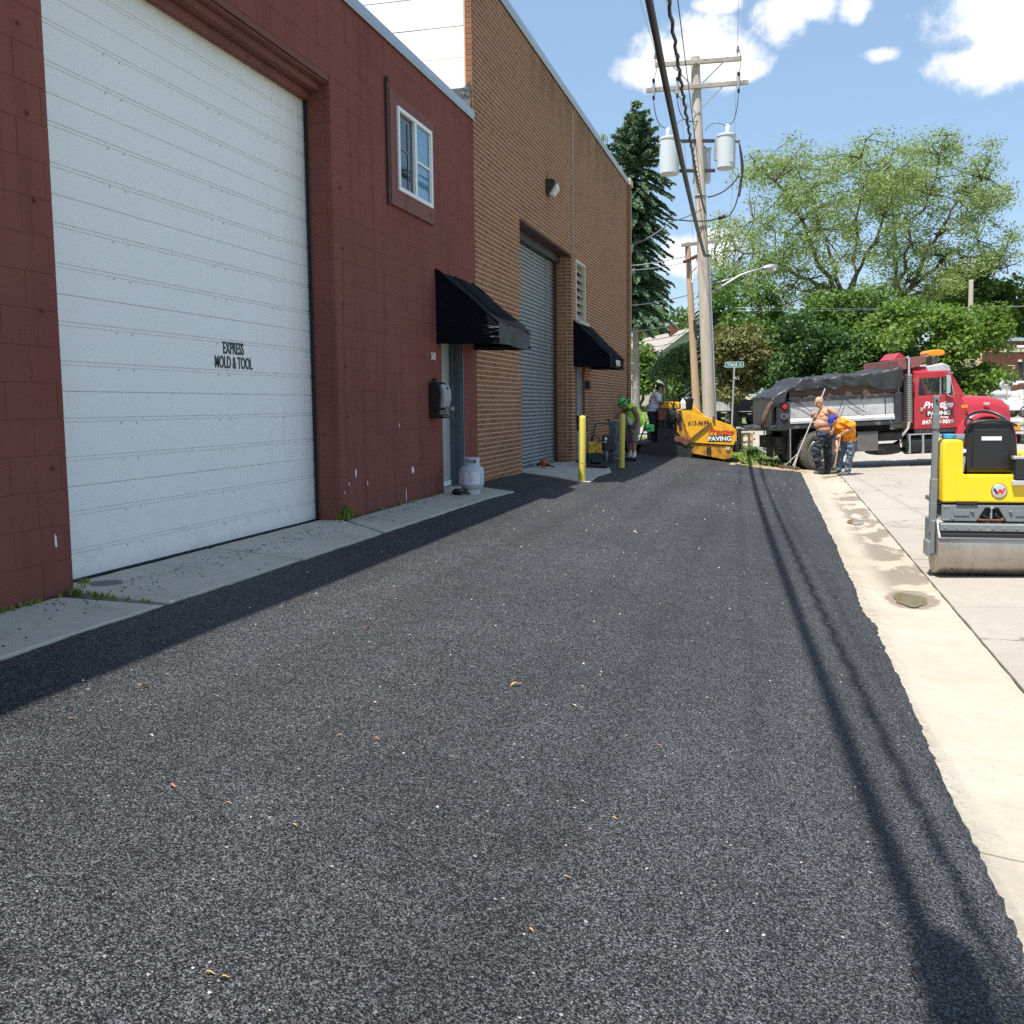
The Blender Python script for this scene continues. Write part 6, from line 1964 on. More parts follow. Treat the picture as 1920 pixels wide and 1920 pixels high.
blob("trousers", tr, MT["denim"], pm, .011, 3, .03)
for x0, x1, vv, y in ((1569, 1589, 889.5, -.08), (1561, 1578, 886.5, .11)):
    blob("shoe", [cap(A(x0 + 3, vv - .5, y), A(x1 - 4, vv - 1.5, y), .040, .046), cap(A(x1 - 5, vv - 3, y), A(x1 - 4, vv - 7, y), .05, .05)], MT["boot"], pm, .010, 3)
cp = [ell(HP(-.02, 0, .055), (.112, .092, .088), he), ell(HP(.02, 0, .03), (.09, .088, .05), he)]
hat = blob("cap", cp, MT["cap_cloth"], pm, .010, 3)
MB().grid(8, 6, lambda a, b: tuple(HP(.07 + .095 * b * (1 - (2 * a - 1) ** 2 * .45), .075 * (2 * a - 1), .045 - .03 * b - .03 * (2 * a - 1) ** 2))).build("peak", MT["cap_cloth"], hat, smooth=True)
tl = thing("wood_handled_tool", "short wooden-handled tool held by the worker in the orange shirt", "tool", pm.matrix_basis @ A(1562.5, 878, -.05), -YAW)
q1 = A(1571, 813, -.16) - A(1562.5, 878, -.05)
MB().tube([(0, 0, 0), q1 * .5, q1 * 1.03], .015, 8).build("handle", MT["lumber"], tl, smooth=40)
MB().box((-.02, 0, .0), (.14, .05, .03)).build("blade", MT["chassis"], tl, bevel=.005)

# --- man in lime hi-vis, bent over the hose cart
pm, A = person_root("bent worker in a lime sleeveless shirt and bright green brimmed hat", 1187, 864, -0.17)
hd_, ey, HP, he = head(A(1169, 759), (-.80, 0, -.62), (-.62, 0, .78), 1.0)
pr = hd_ + chain([A(1171, 760), A(1176, 762), A(1181, 766)], [.055, .06, .085])
pr += [ell(A(1186, 769), (.13, .18, .12), (0, R(35), 0)), ell(A(1189, 779), (.14, .17, .15)), ell(A(1190, 791), (.14, .165, .13))]
pr += chain([A(1187, 768, -.19), A(1192, 778, -.23), A(1194, 787, -.23), A(1190, 799, -.20), A(1188, 806, -.18)], [.064, .052, .046, .040, .030])
pr += hand(A(1188, 806, -.18), (-.15, 0, -1), (-.6, .7, 0), 1.0, .45)
pr += chain([A(1180, 770, .17), A(1165, 778, .20), A(1161, 781, .20), A(1150, 790, .12)], [.062, .048, .043, .030])
pr += hand(A(1150.5, 789, .12), (-.85, -.2, -.4), (-.2, 0, -1), 1.0, .9)
pr += chain([A(1188, 798, -.09), A(1187, 824, -.09), A(1187.5, 838, -.08), A(1188, 856, -.08)], [.085, .060, .055, .040]) + chain([A(1186, 798, .09), A(1180, 824, .09), A(1181, 838, .10), A(1182, 856, .10)], [.085, .060, .055, .040])
blob("body", pr, MT["skin_dark"], pm, .0085, 3)
eyes_part(pm, ey)
sh_ = [ell(A(1185, 767), (.13, .165, .115), (0, R(35), 0)), ell(A(1188, 776), (.165, .185, .16)), ell(A(1190, 787), (.165, .18, .13)), ell(A(1186, 791), (.13, .17, .11))]
sh_ += [cap(A(1196, 786, -.05), A(1203, 793, -.05), .09, .055), cap(A(1196, 787, .05), A(1205, 792, .05), .08, .05)]
srt = blob("shirt", sh_, MT["hivis"], pm, .010, 3, .02)
st = [cap(A(1176.5, 785, -.13), A(1181, 795, -.16), .035, .035), cap(A(1181, 795, -.16), A(1191, 783, -.175), .032, .03), cap(A(1184, 768, -.165), A(1176, 785, -.14), .02, .025)]
blob("reflective_tape", st, MT["reflective"], srt, .010, 2)
so = [ell(A(1190, 797), (.15, .18, .10))] + chain([A(1189.5, 799, -.095), A(1188, 812, -.095), A(1187.5, 824, -.09)], [.115, .108, .098]) + chain([A(1186, 799, .09), A(1182, 812, .09), A(1180.5, 824, .09)], [.11, .104, .095])
blob("shorts", so, MT["shorts"], pm, .011, 3, .02)
for x, y in ((1188, -.08), (1182, .10)):
    blob("sock", [cap(A(x, 845, y), A(x, 858, y), .048, .046)], MT["sock"], pm, .010, 2)
    blob("shoe", [cap(A(x - 9, 862, y), A(x + 2, 860.5, y), .040, .046), ell(A(x + 1, 858, y), (.055, .05, .04))], MT["shoe"], pm, .010, 3)
ht = blob("hat", [ell(HP(-.015, 0, .055), (.112, .098, .10), he)], MT["hivis_hat"], pm, .010, 3)
MB().grid(32, 3, lambda a, b: tuple(HP(-.012 + (.10 + .085 * b) * math.cos(2 * math.pi * a), (.09 + .085 * b) * math.sin(2 * math.pi * a), .045 - .028 * b))).build("brim", MT["hivis_hat"], ht, smooth=True)
MB().tube([tuple(HP(-.014 + .114 * math.cos(2 * math.pi * k / 24), .100 * math.sin(2 * math.pi * k / 24), .058)) for k in range(25)], .011, 6, False).build("hat_band", MT["black_rubber"], ht, smooth=True)

# --- man in the pale tee shirt on the paver
pm, A = person_root("dark-haired worker in a pale tee shirt standing on the back of the yellow paver", 1226, 832, 0.06)
o = W(1226, 832, 26.1)
pm.location = o
S26 = F_PX / 26.1
A = lambda uu, vv, y=0.0: Vector(((uu - 1226) / S26, y, (832 - vv) / S26 - .011 * (uu - 1226) / S26))
hd_, ey, HP, he = head(A(1237.5, 729), (.90, -.25, -.30), (.15, 0, 1), 1.0)
pr = hd_ + chain([A(1235, 733), A(1231.5, 738), A(1229, 742)], [.055, .06, .09])
pr += [ell(A(1228, 745), (.12, .19, .10)), ell(A(1227, 755), (.13, .17, .15)), ell(A(1224, 767), (.125, .16, .12))]
pr += chain([A(1229, 742, -.18), A(1232, 749, -.21), A(1235, 753, -.20), A(1240, 757, -.14), A(1243, 761, -.10)], [.06, .05, .044, .038, .029])
pr += hand(A(1243, 761, -.10), (.7, .3, -.6), (-.2, .3, -.9), 1.0, .6)
pr += chain([A(1230, 742, .18), A(1236, 750, .20), A(1246, 757, .10)], [.06, .045, .030])
pr += hand(A(1246, 757, .10), (.9, -.2, -.3), (-.2, 0, -1), 1.0, .6)
pr += chain([A(1222, 774, -.08), A(1225, 798, -.08), A(1225, 830, -.08)], [.08, .055, .04]) + chain([A(1222, 774, .09), A(1227, 798, .09), A(1228, 830, .09)], [.08, .055, .04])
blob("body", pr, MT["skin_dark"], pm, .0085, 3)
eyes_part(pm, ey)
sh_ = [ell(A(1228.5, 744.5), (.135, .20, .10)), ell(A(1227.5, 753), (.155, .185, .16)), ell(A(1224.5, 763), (.155, .175, .14)), ell(A(1223, 770), (.15, .175, .07))]
sh_ += chain([A(1229, 742, -.18), A(1233, 749.5, -.215)], [.085, .078]) + chain([A(1229, 742, .18), A(1234, 748.5, .20)], [.085, .075])
blob("shirt", sh_, MT["tshirt"], pm, .010, 3, .010)
tr = [ell(A(1222.5, 774), (.135, .165, .09))] + chain([A(1222, 776, -.085), A(1226, 798, -.085), A(1225.5, 827, -.08)], [.108, .085, .075]) + chain([A(1222, 776, .09), A(1228, 798, .09), A(1229, 827, .09)], [.105, .083, .073])
blob("trousers", tr, MT["denim_dark"], pm, .011, 3, .018)
for x, y in ((1226, -.08), (1229, .09)):
    blob("shoe", [cap(A(x - 2, 829, y), A(x + 8, 830, y), .046, .040)], MT["shoe"], pm, .010, 3)
blob("hair", [ell(HP(-.022, 0, .05), (.105, .088, .088), he), ell(HP(-.05, 0, -.01), (.07, .080, .07), he), ell(HP(.05, 0, .085), (.05, .065, .03), he)], MT["hair"], pm, .009, 3, .012)

# ------------------------------------------------------------------ lumber and odds on the verge
pl_ = GZ(1560, 879, -.585)
t = thing("timber_chock", "pale timber beam lying by the truck's rear wheel behind the workers", "timber", pl_, -YAW)
MB().box((0, .1, .04), (.42, .09, .08), (0, 0, R(5))).build("beam", MT["lumber"], t, bevel=.004)

# ------------------------------------------------------------------ utility pole with crossarms
def taper(mb, a, b, r0, r1, n=14, k=8, wob=0.0):
    pts = [lerp(Vector(a), Vector(b), t / k) + Vector((wob * fbm(t * .7, 1.3), wob * fbm(t * .7, 7.3), 0)) for t in range(k + 1)]
    return mb.tube(pts, [lerp(r0, r1, t / k) for t in range(k + 1)], n)


PB = W(1330, 858, 28.5)
PT = W(1303.5, 109, 28.5)
PB.z = -.65
PT = Vector((-2.40, 29.95, 10.60))
PB = Vector((-1.82, 29.30, -.65))
UP = thing("utility_pole", "tall grey wooden utility pole with two crossarms and three transformers", "utility pole", PB)
lo = lambda p: Vector(p) - PB


def onpole(z):
    return lerp(PB, PT, (z - PB.z) / (PT.z - PB.z))


pole = taper(MB(), (0, 0, 0), lo(PT), .185, .125, 18, 10).build("pole", MT["pole_wood"], UP, smooth=40)
MB().tube([lo(onpole(z) + Vector((.19 - .003 * z, -.03, 0))) for z in np.linspace(-.6, 5.2, 8)], .022, 8).build("conduit", MT["galv"], UP, smooth=40)
armdir = (Vector((-1.30, 30.30, 10.74)) - Vector((-3.41, 29.72, 10.45)))
armdir = Vector((.93, .36, .0)).normalized()
tilt_ = Vector((.93, .36, .10)).normalized()
arms = []
for zc, hw, off in ((10.42, 1.22, .05), (9.76, 1.45, .0)):
    c = onpole(zc) + Vector((.05, -.17, 0)) + tilt_ * off
    a, b = c - tilt_ * hw, c + tilt_ * hw
    am = MB().bar(lo(a), lo(b), .095, .12).build("crossarm", MT["arm_wood"], UP, bevel=.008)
    arms.append((c, a, b, am))
    for s in (-1, 1):
        MB().bar(lo(c + tilt_ * s * .72 - Vector((0, .03, .06))), lo(onpole(zc - .72) + Vector((.02 * s, -.15, 0))), .012, .04).build("arm_brace", MT["galv"], UP)
MB().tube([lo(onpole(10.42) + Vector((.03, -.25, 0))), lo(onpole(10.42) + Vector((.03, .1, 0)))], .02, 6).build("bolt", MT["galv"], UP)
ins_pts = []
for t in (-1.0, -.52, .92):
    c = arms[0][0] + tilt_ * t * 1.22
    ins = MB().lathe([(.012, .05), (.012, .17), (.05, .18), (.052, .20), (.025, .215), (.045, .24), (.045, .26), (.02, .275), (.03, .30), (.03, .34), (.001, .35)], tuple(lo(c)), "Z", 12, False).build("insulator", MT["porcelain"], UP, smooth=40)
    ins_pts.append(c + Vector((0, 0, .36)))
cut_pts = []
for t in (-.86, -.40, .80):
    c = arms[1][0] + tilt_ * t * 1.45 + Vector((.02, -.12, .0))
    co = MB().tube([lo(c + Vector((0, 0, .20))), lo(c + Vector((0, -.02, .08))), lo(c + Vector((0, 0, -.24)))], [.035, .045, .03], 10).build("fuse_cutout", MT["porcelain"], UP, smooth=40)
    MB().tube([lo(c + Vector((0, -.06, .24))), lo(c + Vector((0, -.03, .16)))], .04, 8).tube([lo(c + Vector((0, -.04, -.20))), lo(c + Vector((0, -.02, -.30)))], .034, 8).build("contact", MT["black_rubber"], co, smooth=40)
    cut_pts.append((c + Vector((0, -.05, .25)), c + Vector((0, -.03, -.30))))


def transformer(c, r, h, label, ang):
    T = thing("transformer", label, "transformer", (c[0], c[1], c[2] - h / 2), ang, "pole-top transformers")
    MB().lathe([(.001, 0), (r * .93, 0), (r * .93, .02), (r, .03), (r, h - .10), (r * 1.0, h - .09), (r * 1.07, h - .085), (r * 1.07, h - .04), (r * .95, h - .02), (.001, h)], n=28, close=False).build("tank", MT["transformer"], T, smooth=35)
    bs_ = MB().lathe([(.045, h - .02), (.05, h + .04), (.062, h + .06), (.06, h + .20), (.05, h + .23), (.02, h + .25), (.001, h + .25)], (r * .15, 0, 0), "Z", 14, False).build("bushing", MT["white"], T, smooth=40)
    for k in range(3):
        MB().tube([(r * .95, (k - 1) * .10, h - .22), (r + .10, (k - 1) * .10, h - .20)], .025, 8).build("terminal", MT["porcelain"], T, smooth=40)
    MB().bb((-r - .06, -.06, h * .25), (-r * .9, .06, h * .85)).build("bracket", MT["galv"], T, bevel=.006)
    MB().bb((r * .2, -r * 1.01, .14), (r * .2 + .10, -r * .95, .30)).build("nameplate", MT["silver"], T)
    return T


tA = transformer((-1.52, 29.80, 7.98), .255, .95, "grey transformer can hung on the right of the utility pole", R(12))
tB = transformer((-3.05, 29.50, 7.90), .27, 1.02, "grey transformer can hung on the left of the utility pole, half behind cables", R(192))
tC = transformer((-2.22, 30.20, 7.75), .26, .98, "transformer can mostly hidden behind the utility pole", R(95))
mt = MB()
for z in (7.5, 8.3):
    c = onpole(z)
    mt.bar(lo((-2.78, 29.60, z)), lo((-1.82, 29.86, z)), .06, .09).bar(lo((c.x, c.y + .15, z)), lo((-2.22, 30.0, z)), .06, .08)
mt.build("transformer_mount", MT["dark_steel"], UP, bevel=.005)
MB().tube([lo(onpole(6.8) + .165 * Vector((math.cos(k * .5), math.sin(k * .5), .004 * k))) for k in range(16)], .018, 6).build("wire_wrap", MT["galv"], UP, smooth=True)


def wire(name, label, pts, r, mat="wire", group=None, sag=0.0, n=16, cat="wire"):
    pts = [Vector(p) for p in pts]
    if len(pts) == 2:
        a, b = pts
        pts = [lerp(a, b, t / n) - Vector((0, 0, sag * 4 * (t / n) * (1 - t / n))) for t in range(n + 1)]
    o0 = pts[0].copy()
    o = MB().tube([p - o0 for p in pts], r, 8).build(name, MT[mat], None, smooth=True, loc=o0)
    return tag(o, label, cat, group)


def curve(a, b, c, n=10):
    a, b, c = Vector(a), Vector(b), Vector(c)
    return [a * (1 - t) ** 2 + b * 2 * t * (1 - t) + c * t * t for t in [k / n for k in range(n + 1)]]


# drop leads between fuses and cans
class Leads:
    def tube(s, pts, r, n):
        MB().tube(pts, r, n).build("service_lead", MT["cable"], UP, smooth=True)
        return s


lead = Leads()
lead.tube([lo(p) for p in curve(cut_pts[2][1], cut_pts[2][1] + Vector((-.05, 0, -.9)), tA.location + Vector((.04, 0, 1.2)))], .011, 6)
lead.tube([lo(p) for p in curve(cut_pts[1][1], cut_pts[1][1] + Vector((.05, 0, -.8)), (-2.25, 29.75, 8.85))], .011, 6)
lead.tube([lo(p) for p in curve(cut_pts[0][1], cut_pts[0][1] + Vector((.05, 0, -.8)), tB.location + Vector((-.04, 0, 1.26)))], .011, 6)
for k in range(3):
    lead.tube([lo(p) for p in curve(ins_pts[k], (ins_pts[k] + cut_pts[k][0]) / 2 + Vector((.15, -.1, -.1)), cut_pts[k][0])], .008, 6)
lead.tube([lo(p) for p in curve(tB.location + Vector((.1, -.1, 1.2)), (-2.6, 29.5, 9.15), (-2.22, 29.8, 8.55))], .009, 6).tube([lo(p) for p in curve(tA.location + Vector((0, 0, 1.15)), (-1.9, 29.8, 8.9), (-2.1, 29.9, 8.6))], .009, 6)
for k in range(3):
    s = tA.location + Vector((.34, -.1 + .1 * k, .74))
    lead.tube([lo(p) for p in curve(s, s + Vector((.26 - .05 * k, -.1, -1.1)), s + Vector((.02, -.05, -1.0 - .25 * k)))], .018, 6)
lead.tube([lo(p) for p in curve(tA.location + Vector((.36, -.1, -.2)), (-1.45, 29.6, 6.8), (-2.0, 29.65, 6.75))], .02, 6)
lead.tube([lo(p) for p in curve(tA.location + Vector((.40, -.1, -.3)), (-1.2, 29.6, 6.1), (-1.62, 29.55, 6.15))], .018, 6).tube([lo(p) for p in curve((-1.62, 29.55, 6.15), (-2.1, 29.5, 6.0), (-3.1, 29.3, 6.18))], .018, 6)
lead.tube([lo((-1.70, 29.55, 6.14)), lo((-1.52, 29.54, 6.2))], .05, 8).tube([lo((-3.12, 29.3, 6.17)), lo((-2.98, 29.32, 6.17))], .04, 8)

# street lamp arm on the pole
SL = thing("street_lamp", "cobra-head street lamp on a long curved arm fixed to the utility pole", "street lamp", onpole(4.1))
sl = lambda p: Vector(p) - SL.location
e1 = Vector((-.20, 29.93, 4.82))
MB().tube([sl(p) for p in [onpole(4.06) + Vector((.15, 0, 0)), (-1.55, 29.45, 4.30), (-1.1, 29.6, 4.58), (-.72, 29.75, 4.72), (-.45, 29.85, 4.78)]], .028, 8).tube([sl(onpole(4.36) + Vector((.15, 0, 0))), sl((-1.2, 29.58, 4.53))], .018, 6).build("arm", MT["galv"], SL, smooth=True)
hdv = (e1 - Vector((-.45, 29.85, 4.78))).normalized()
MB().tube([sl(Vector((-.52, 29.83, 4.77))), sl(Vector((-.42, 29.86, 4.78))), sl(Vector((-.25, 29.92, 4.80))), sl(e1 + hdv * .12)], [.04, .075, .10, .03], 14).build("lamp_head", MT["galv"], SL, smooth=True)
MB().ell(sl((-.24, 29.92, 4.735)), (.12, .08, .05)).build("lens", MT["lamp_glass"], SL, smooth=True)

# cables that pass overhead along the street
def span(pts, n=40):
    """smooth curve through (y, x, z) samples"""
    ys_ = [p[0] for p in pts]
    fx, fz = np.polyfit(ys_, [p[1] for p in pts], 2), np.polyfit(ys_, [p[2] for p in pts], 2)
    return [Vector((float(np.polyval(fx, y)), y, float(np.polyval(fz, y)))) for y in np.linspace(ys_[0], ys_[-1], n)]


main = [(29.45, -2.02, 5.15), (23.0, -1.80, 4.82), (18.0, -1.63, 4.92), (12.0, -1.41, 5.30), (0.0, -.99, 6.35), (-14.0, -.45, 8.0)]
mp_ = span(main)
mp_[0] = Vector((-1.93, 29.35, 5.12))
wire("thick_cable", "thick black communication cable bundle running overhead to the utility pole", mp_, .043, "cable", None, cat="cable")
tw = [p + Vector((.013 * math.sin(i * 1.9), 0, .014 * math.cos(i * 1.9))) for i, p in enumerate(span([(29.5, -2.05, 6.55), (24.0, -1.76, 5.45), (18.0, -1.45, 5.02), (12.0, -1.19, 5.12), (0.0, -.72, 6.1), (-14.0, -.2, 7.8)], 260))]
wire("twisted_cable", "twisted service cable running beside the thick cable to the utility pole", tw, .020, "cable", None, cat="cable")
wire("overhead_wire", "thin black wire just right of the twisted overhead cable", span([(29.4, -1.98, 5.25), (22.0, -1.64, 4.98), (14.0, -1.30, 5.25), (4.0, -.95, 6.05), (-14.0, -.4, 7.9)]), .007, "cable", "thin overhead wires")
wire("overhead_wire", "thin black wire farthest right among the cables overhead", span([(29.4, -1.97, 5.5), (22.0, -1.60, 5.12), (14.0, -1.22, 5.35), (4.0, -.86, 6.15), (-14.0, -.3, 8.0)]), .006, "cable", "thin overhead wires")
sc = thing("splice_case", "black cable splice case hanging from the thick overhead cable", "splice case", (-.98, -.1, 6.33))
MB().tube([(0, .52, -.05), (0, .42, -.04), (0, -.42, .02), (0, -.52, .03)], [.05, .10, .10, .05], 14).build("housing", MT["black_plastic"], sc, smooth=40)
MB().tube([(0, .3, .08), (0, .3, -.03)], .012, 6).tube([(0, -.3, .08), (0, -.3, -.03)], .012, 6).build("hanger", MT["galv"], sc)
for k, ip in enumerate(ins_pts):
    nm = ("left", "middle", "right")[k]
    wire("primary_wire", "thin high wire rising from the %s insulator of the upper crossarm" % nm, [ip, ip + Vector((1.1 + .3 * k, -42, 2.5))], .007, "wire_pale", "high wires on the upper crossarm", 1.0)
    if k: wire("primary_wire", "thin high wire leaving behind the %s insulator of the upper crossarm" % nm, [ip, ip + Vector((-2.6, 48, -3.0))], .007, "wire_pale", "high wires on the upper crossarm", 1.0)
wire("service_drop", "grey service cable from the pole down to the corner of the brick building", [(-4.0, 28.30, 5.35), (-2.95, 28.95, 6.02)], .022, "wire", None, .10)
wire("service_drop", "thin wire from the pole to the twisted overhead cable near the brick corner", [(-2.95, 28.95, 6.02), (-2.05, 29.45, 6.45)], .014, "wire", None, .05)

# second, older pole leaning behind
Q0, Q1 = W(1311, 800, 36.0), W(1289, 455, 36.0)
Q0.z = -.65
OP = thing("old_pole", "leaning brown wooden pole with a broken crossarm behind the grey utility pole", "utility pole", Q0)
ql = lambda p: Vector(p) - Q0
qp = lambda t: lerp(Q0, Q1, t)
taper(MB(), (0, 0, 0), ql(Q1), .150, .095, 14, 8).build("pole", MT["pole_brown"], OP, smooth=40)
MB().bar(ql(W(1278, 460, 35.8)), ql(W(1346, 452, 36.6)), .09, .12).build("crossarm", MT["arm_wood"], OP, bevel=.006)
MB().bar(ql(W(1283, 491, 35.7)), ql(W(1309, 479, 36.3)), .12, .10).build("broken_arm", MT["board"], OP, bevel=.006)
MB().bar(ql(W(1307, 484, 36.2)), ql(W(1298, 530, 35.9)), .02, .06).bar(ql(W(1297, 512, 35.8)), ql(W(1306, 500, 36)), .02, .05).build("arm_brace", MT["galv"], OP)
MB().tube([ql(W(1302, 600, 35.7)), ql(W(1304, 618, 35.7)), ql(W(1306, 636, 35.7))], [.05, .07, .04], 8).build("charred_scar", MT["black_rubber"], OP, smooth=40)
nz_ = MB()
for k in range(7):
    t = .45 + .05 * k
    c = ql(qp(t))
    nz_.tube([c + Vector((.10, -.1, 0)), c + Vector((.26, -.18, .12)), c + Vector((.30, -.1, -.08)), c + Vector((.12, -.12, -.15))], .016, 6)
nz_.build("cable_loop", MT["wire_pale"], OP, smooth=True)
for k, (u0, v0, u1, v1, r) in enumerate([(1150, 498, 1284, 481, .016), (1150, 506, 1284, 492, .012), (1150, 574, 1296, 552, .016), (1150, 624, 1300, 600, .014), (1150, 645, 1305, 619, .012), (1150, 660, 1303, 632, .014)]):
    wire("side_wire", "%s of the pale wires running left from the leaning brown pole" % ("topmost", "second", "third", "fourth", "fifth", "lowest")[k], [W(u0, v0, 44), W(u1, v1, 36)], r, "wire_pale" if k < 2 else "wire", "wires left of the brown pole", .10)
for k, (v0, v1) in enumerate([(606, 545), (583, 571), (577, 573)]):
    if k == 0: continue
    wire("far_wire", "pale wire crossing in front of the far trees, %s of two" % ("", "lower", "upper")[k], [W(1380, v0, 60), W(1985, v1, 66)], .009, "wire_pale", "wires across the far trees", .1)
FPb, FPt = W(1821, 640, 62), W(1821, 527, 62)
FPb.z = -.5
fp = thing("far_pole", "plain grey wooden pole standing among the far trees", "pole", FPb)
taper(MB(), (0, 0, 0), FPt - FPb, .16, .14, 12, 4).build("pole", MT["pole_wood"], fp, smooth=40)
MB().lathe([(.14, 0), (.10, .05), (.001, .07)], tuple(FPt - FPb), "Z", 12, False).build("pole_top", MT["arm_wood"], fp)

# street name sign
sp0 = W(1371, 800, 41)
sp0.z = -.58
SG = thing("street_sign", "green street name sign on a metal post beyond the paver", "street sign", sp0, -YAW)
hz = W(1376, 684, 41).z - sp0.z
dx = (W(1376, 684, 41) - sp0).dot(_right)
MB().tube([(0, 0, 0), (dx, 0, hz - .10)], .035, 8).build("post", MT["galv"], SG, smooth=40)
MB().bb((dx - .03, -.03, hz - .16), (dx + .03, .03, hz - .10)).build("clamp", MT["galv"], SG)
bl2 = MB().box((dx, 0, hz), (.76, .012, .22)).build("blade", MT["sign_green"], SG, bevel=.02)
rim_ = MB().box((dx, -.009, hz + .098), (.72, .006, .012)).box((dx, -.009, hz - .098), (.72, .006, .012)).box((dx - .366, -.009, hz), (.012, .006, .16)).box((dx + .366, -.009, hz), (.012, .006, .16))
rim_.build("border", MT["lettering_white"], bl2)
text("lettering", "Third", MT["lettering_white"], bl2, (dx - .10, -.012, hz - .06), (1, 0, 0), (0, 0, 1), .13, .95, 0, .0, .002)
text("lettering", "St", MT["lettering_white"], bl2, (dx + .24, -.012, hz - .05), (1, 0, 0), (0, 0, 1), .09, 1.0, 0, .0, .002)

# ------------------------------------------------------------------ trees
FR, FU = _r0.copy(), Vector((0, 0, 1))
FD = Vector((_fwd.x, _fwd.y, 0)).normalized()


def in_poly(x, y, P):
    c = False
    j = len(P) - 1
    for i in range(len(P)):
        if (P[i][1] > y) != (P[j][1] > y) and x < (P[j][0] - P[i][0]) * (y - P[i][1]) / (P[j][1] - P[i][1]) + P[i][0]:
            c = not c
        j = i
    return c


def leaf_quads(clumps, size, aspect=.55, wind=None, up=.6, shell=.35, hang=0.0):
    """clumps: (centre, (rx, ry, rz), n). Kite-shaped leaves, n x 4 x 3"""
    out_ = []
    for c, r, n in clumps:
        d = rng.normal(size=(n, 3))
        d /= np.linalg.norm(d, axis=1, keepdims=True)
        rad = rng.random((n, 1)) ** shell
        p = np.array(c) + d * rad * np.array(r) * (0.85 + .3 * rng.random((n, 1)))
        nrm = rng.normal(size=(n, 3)) * .75 + d * .45 + np.array([0, 0, up])
        nrm /= np.linalg.norm(nrm, axis=1, keepdims=True)
        a = rng.normal(size=(n, 3)) + np.array([0, 0, -hang])
        if wind is not None: a = a * .75 + np.array(wind)
        a -= nrm * (a * nrm).sum(1, keepdims=True)
        a /= np.linalg.norm(a, axis=1, keepdims=True) + 1e-9
        b = np.cross(nrm, a)
        l = size * (.6 + .8 * rng.random((n, 1)))
        w = l * aspect
        out_.append(np.stack([p - a * l / 2, p + b * w / 2 - a * l * .05, p + a * l / 2, p - b * w / 2 - a * l * .05], 1))
    return np.concatenate(out_)


def make_tree(name, label, poly, d, depth, base, limbs, mat, bark, nclump, nleaf, crad, lsize, holes=(), group=None, wind=None, trunk_r=.35, aspect=.55, twig=True, up=.6, hang=0.0, zbase=-.6, seed=1, front=0.0, limbk=.68):
    """poly: crown outline in photo pixels at distance d; limbs: pixel polylines with a radius; everything gets its own depth"""
    rnd = random.Random(seed)
    B = W(base[0], base[1], d)
    B.z = zbase
    T = thing(name, label, "tree", B, group=group)
    S_ = F_PX / d
    xs_, ys_ = [p[0] for p in poly], [p[1] for p in poly]
    trunk = MB()
    nodes = []
    for k, (pts, r) in enumerate(limbs):
        dd = rnd.uniform(-.35, .35) * depth if k else 0
        P = []
        m = len(pts)
        for i, (u, v) in enumerate(pts):
            t = i / (m - 1)
            q = W(u, v, d) + FD * dd * t
            if k == 0 and i == 0: q = B.copy()
            P.append(q)
        # subdivide with a little crookedness
        Q = [P[0]]
        for i in range(m - 1):
            L = (P[i + 1] - P[i]).length
            for t in (.33, .67, 1):
                Q.append(lerp(P[i], P[i + 1], t) + Vector((rnd.gauss(0, .06), rnd.gauss(0, .06), rnd.gauss(0, .06))) * L * (0 if t == 1 else 1))
        n = len(Q)
        rs = [max(.02, r * (1 - .82 * i / (n - 1)) if k else r * (1 - .3 * i / (n - 1))) for i in range(n)]
        trunk.tube([q - B for q in Q], [x * limbk for x in rs], 8)
        nodes += Q[max(1, n // 3):] if k else Q[-2:]
    clumps = []
    tries = 0
    while len(clumps) < nclump and tries < nclump * 60:
        tries += 1
        u, v = rnd.uniform(min(xs_), max(xs_)), rnd.uniform(min(ys_), max(ys_))
        if not in_poly(u, v, poly): continue
        if any((u - a) ** 2 + (v - b) ** 2 < c * c for a, b, c in holes) and rnd.random() < .88: continue
        # thinner towards the outline: less depth there
        dd = rnd.uniform(-.5, .5) * depth
        q = W(u, v, d) + FD * (dd + front)
        r = crad * rnd.uniform(.6, 1.25)
        clumps.append((q - B, (r, r, r * .72), max(8, int(nleaf * (r / crad) ** 2 * rnd.uniform(.7, 1.2)))))
        if twig and nodes:
            nn = min(nodes, key=lambda z: (z - q).length_squared)
            if (nn - q).length < 5.5:
                mid = lerp(nn, q, .5) + Vector((rnd.gauss(0, .2), rnd.gauss(0, .2), rnd.uniform(-.1, .25)))
                trunk.tube([nn - B, mid - B, q - B], [.055, .035, .015], 5)
    trunk.build("trunk", MT[bark], T, smooth=50)
    V = leaf_quads(clumps, lsize, aspect, wind, up, .45 if wind is None else .62, hang)
    link("crown", quads_mesh("crown", V, MT[mat]), T)
    return T


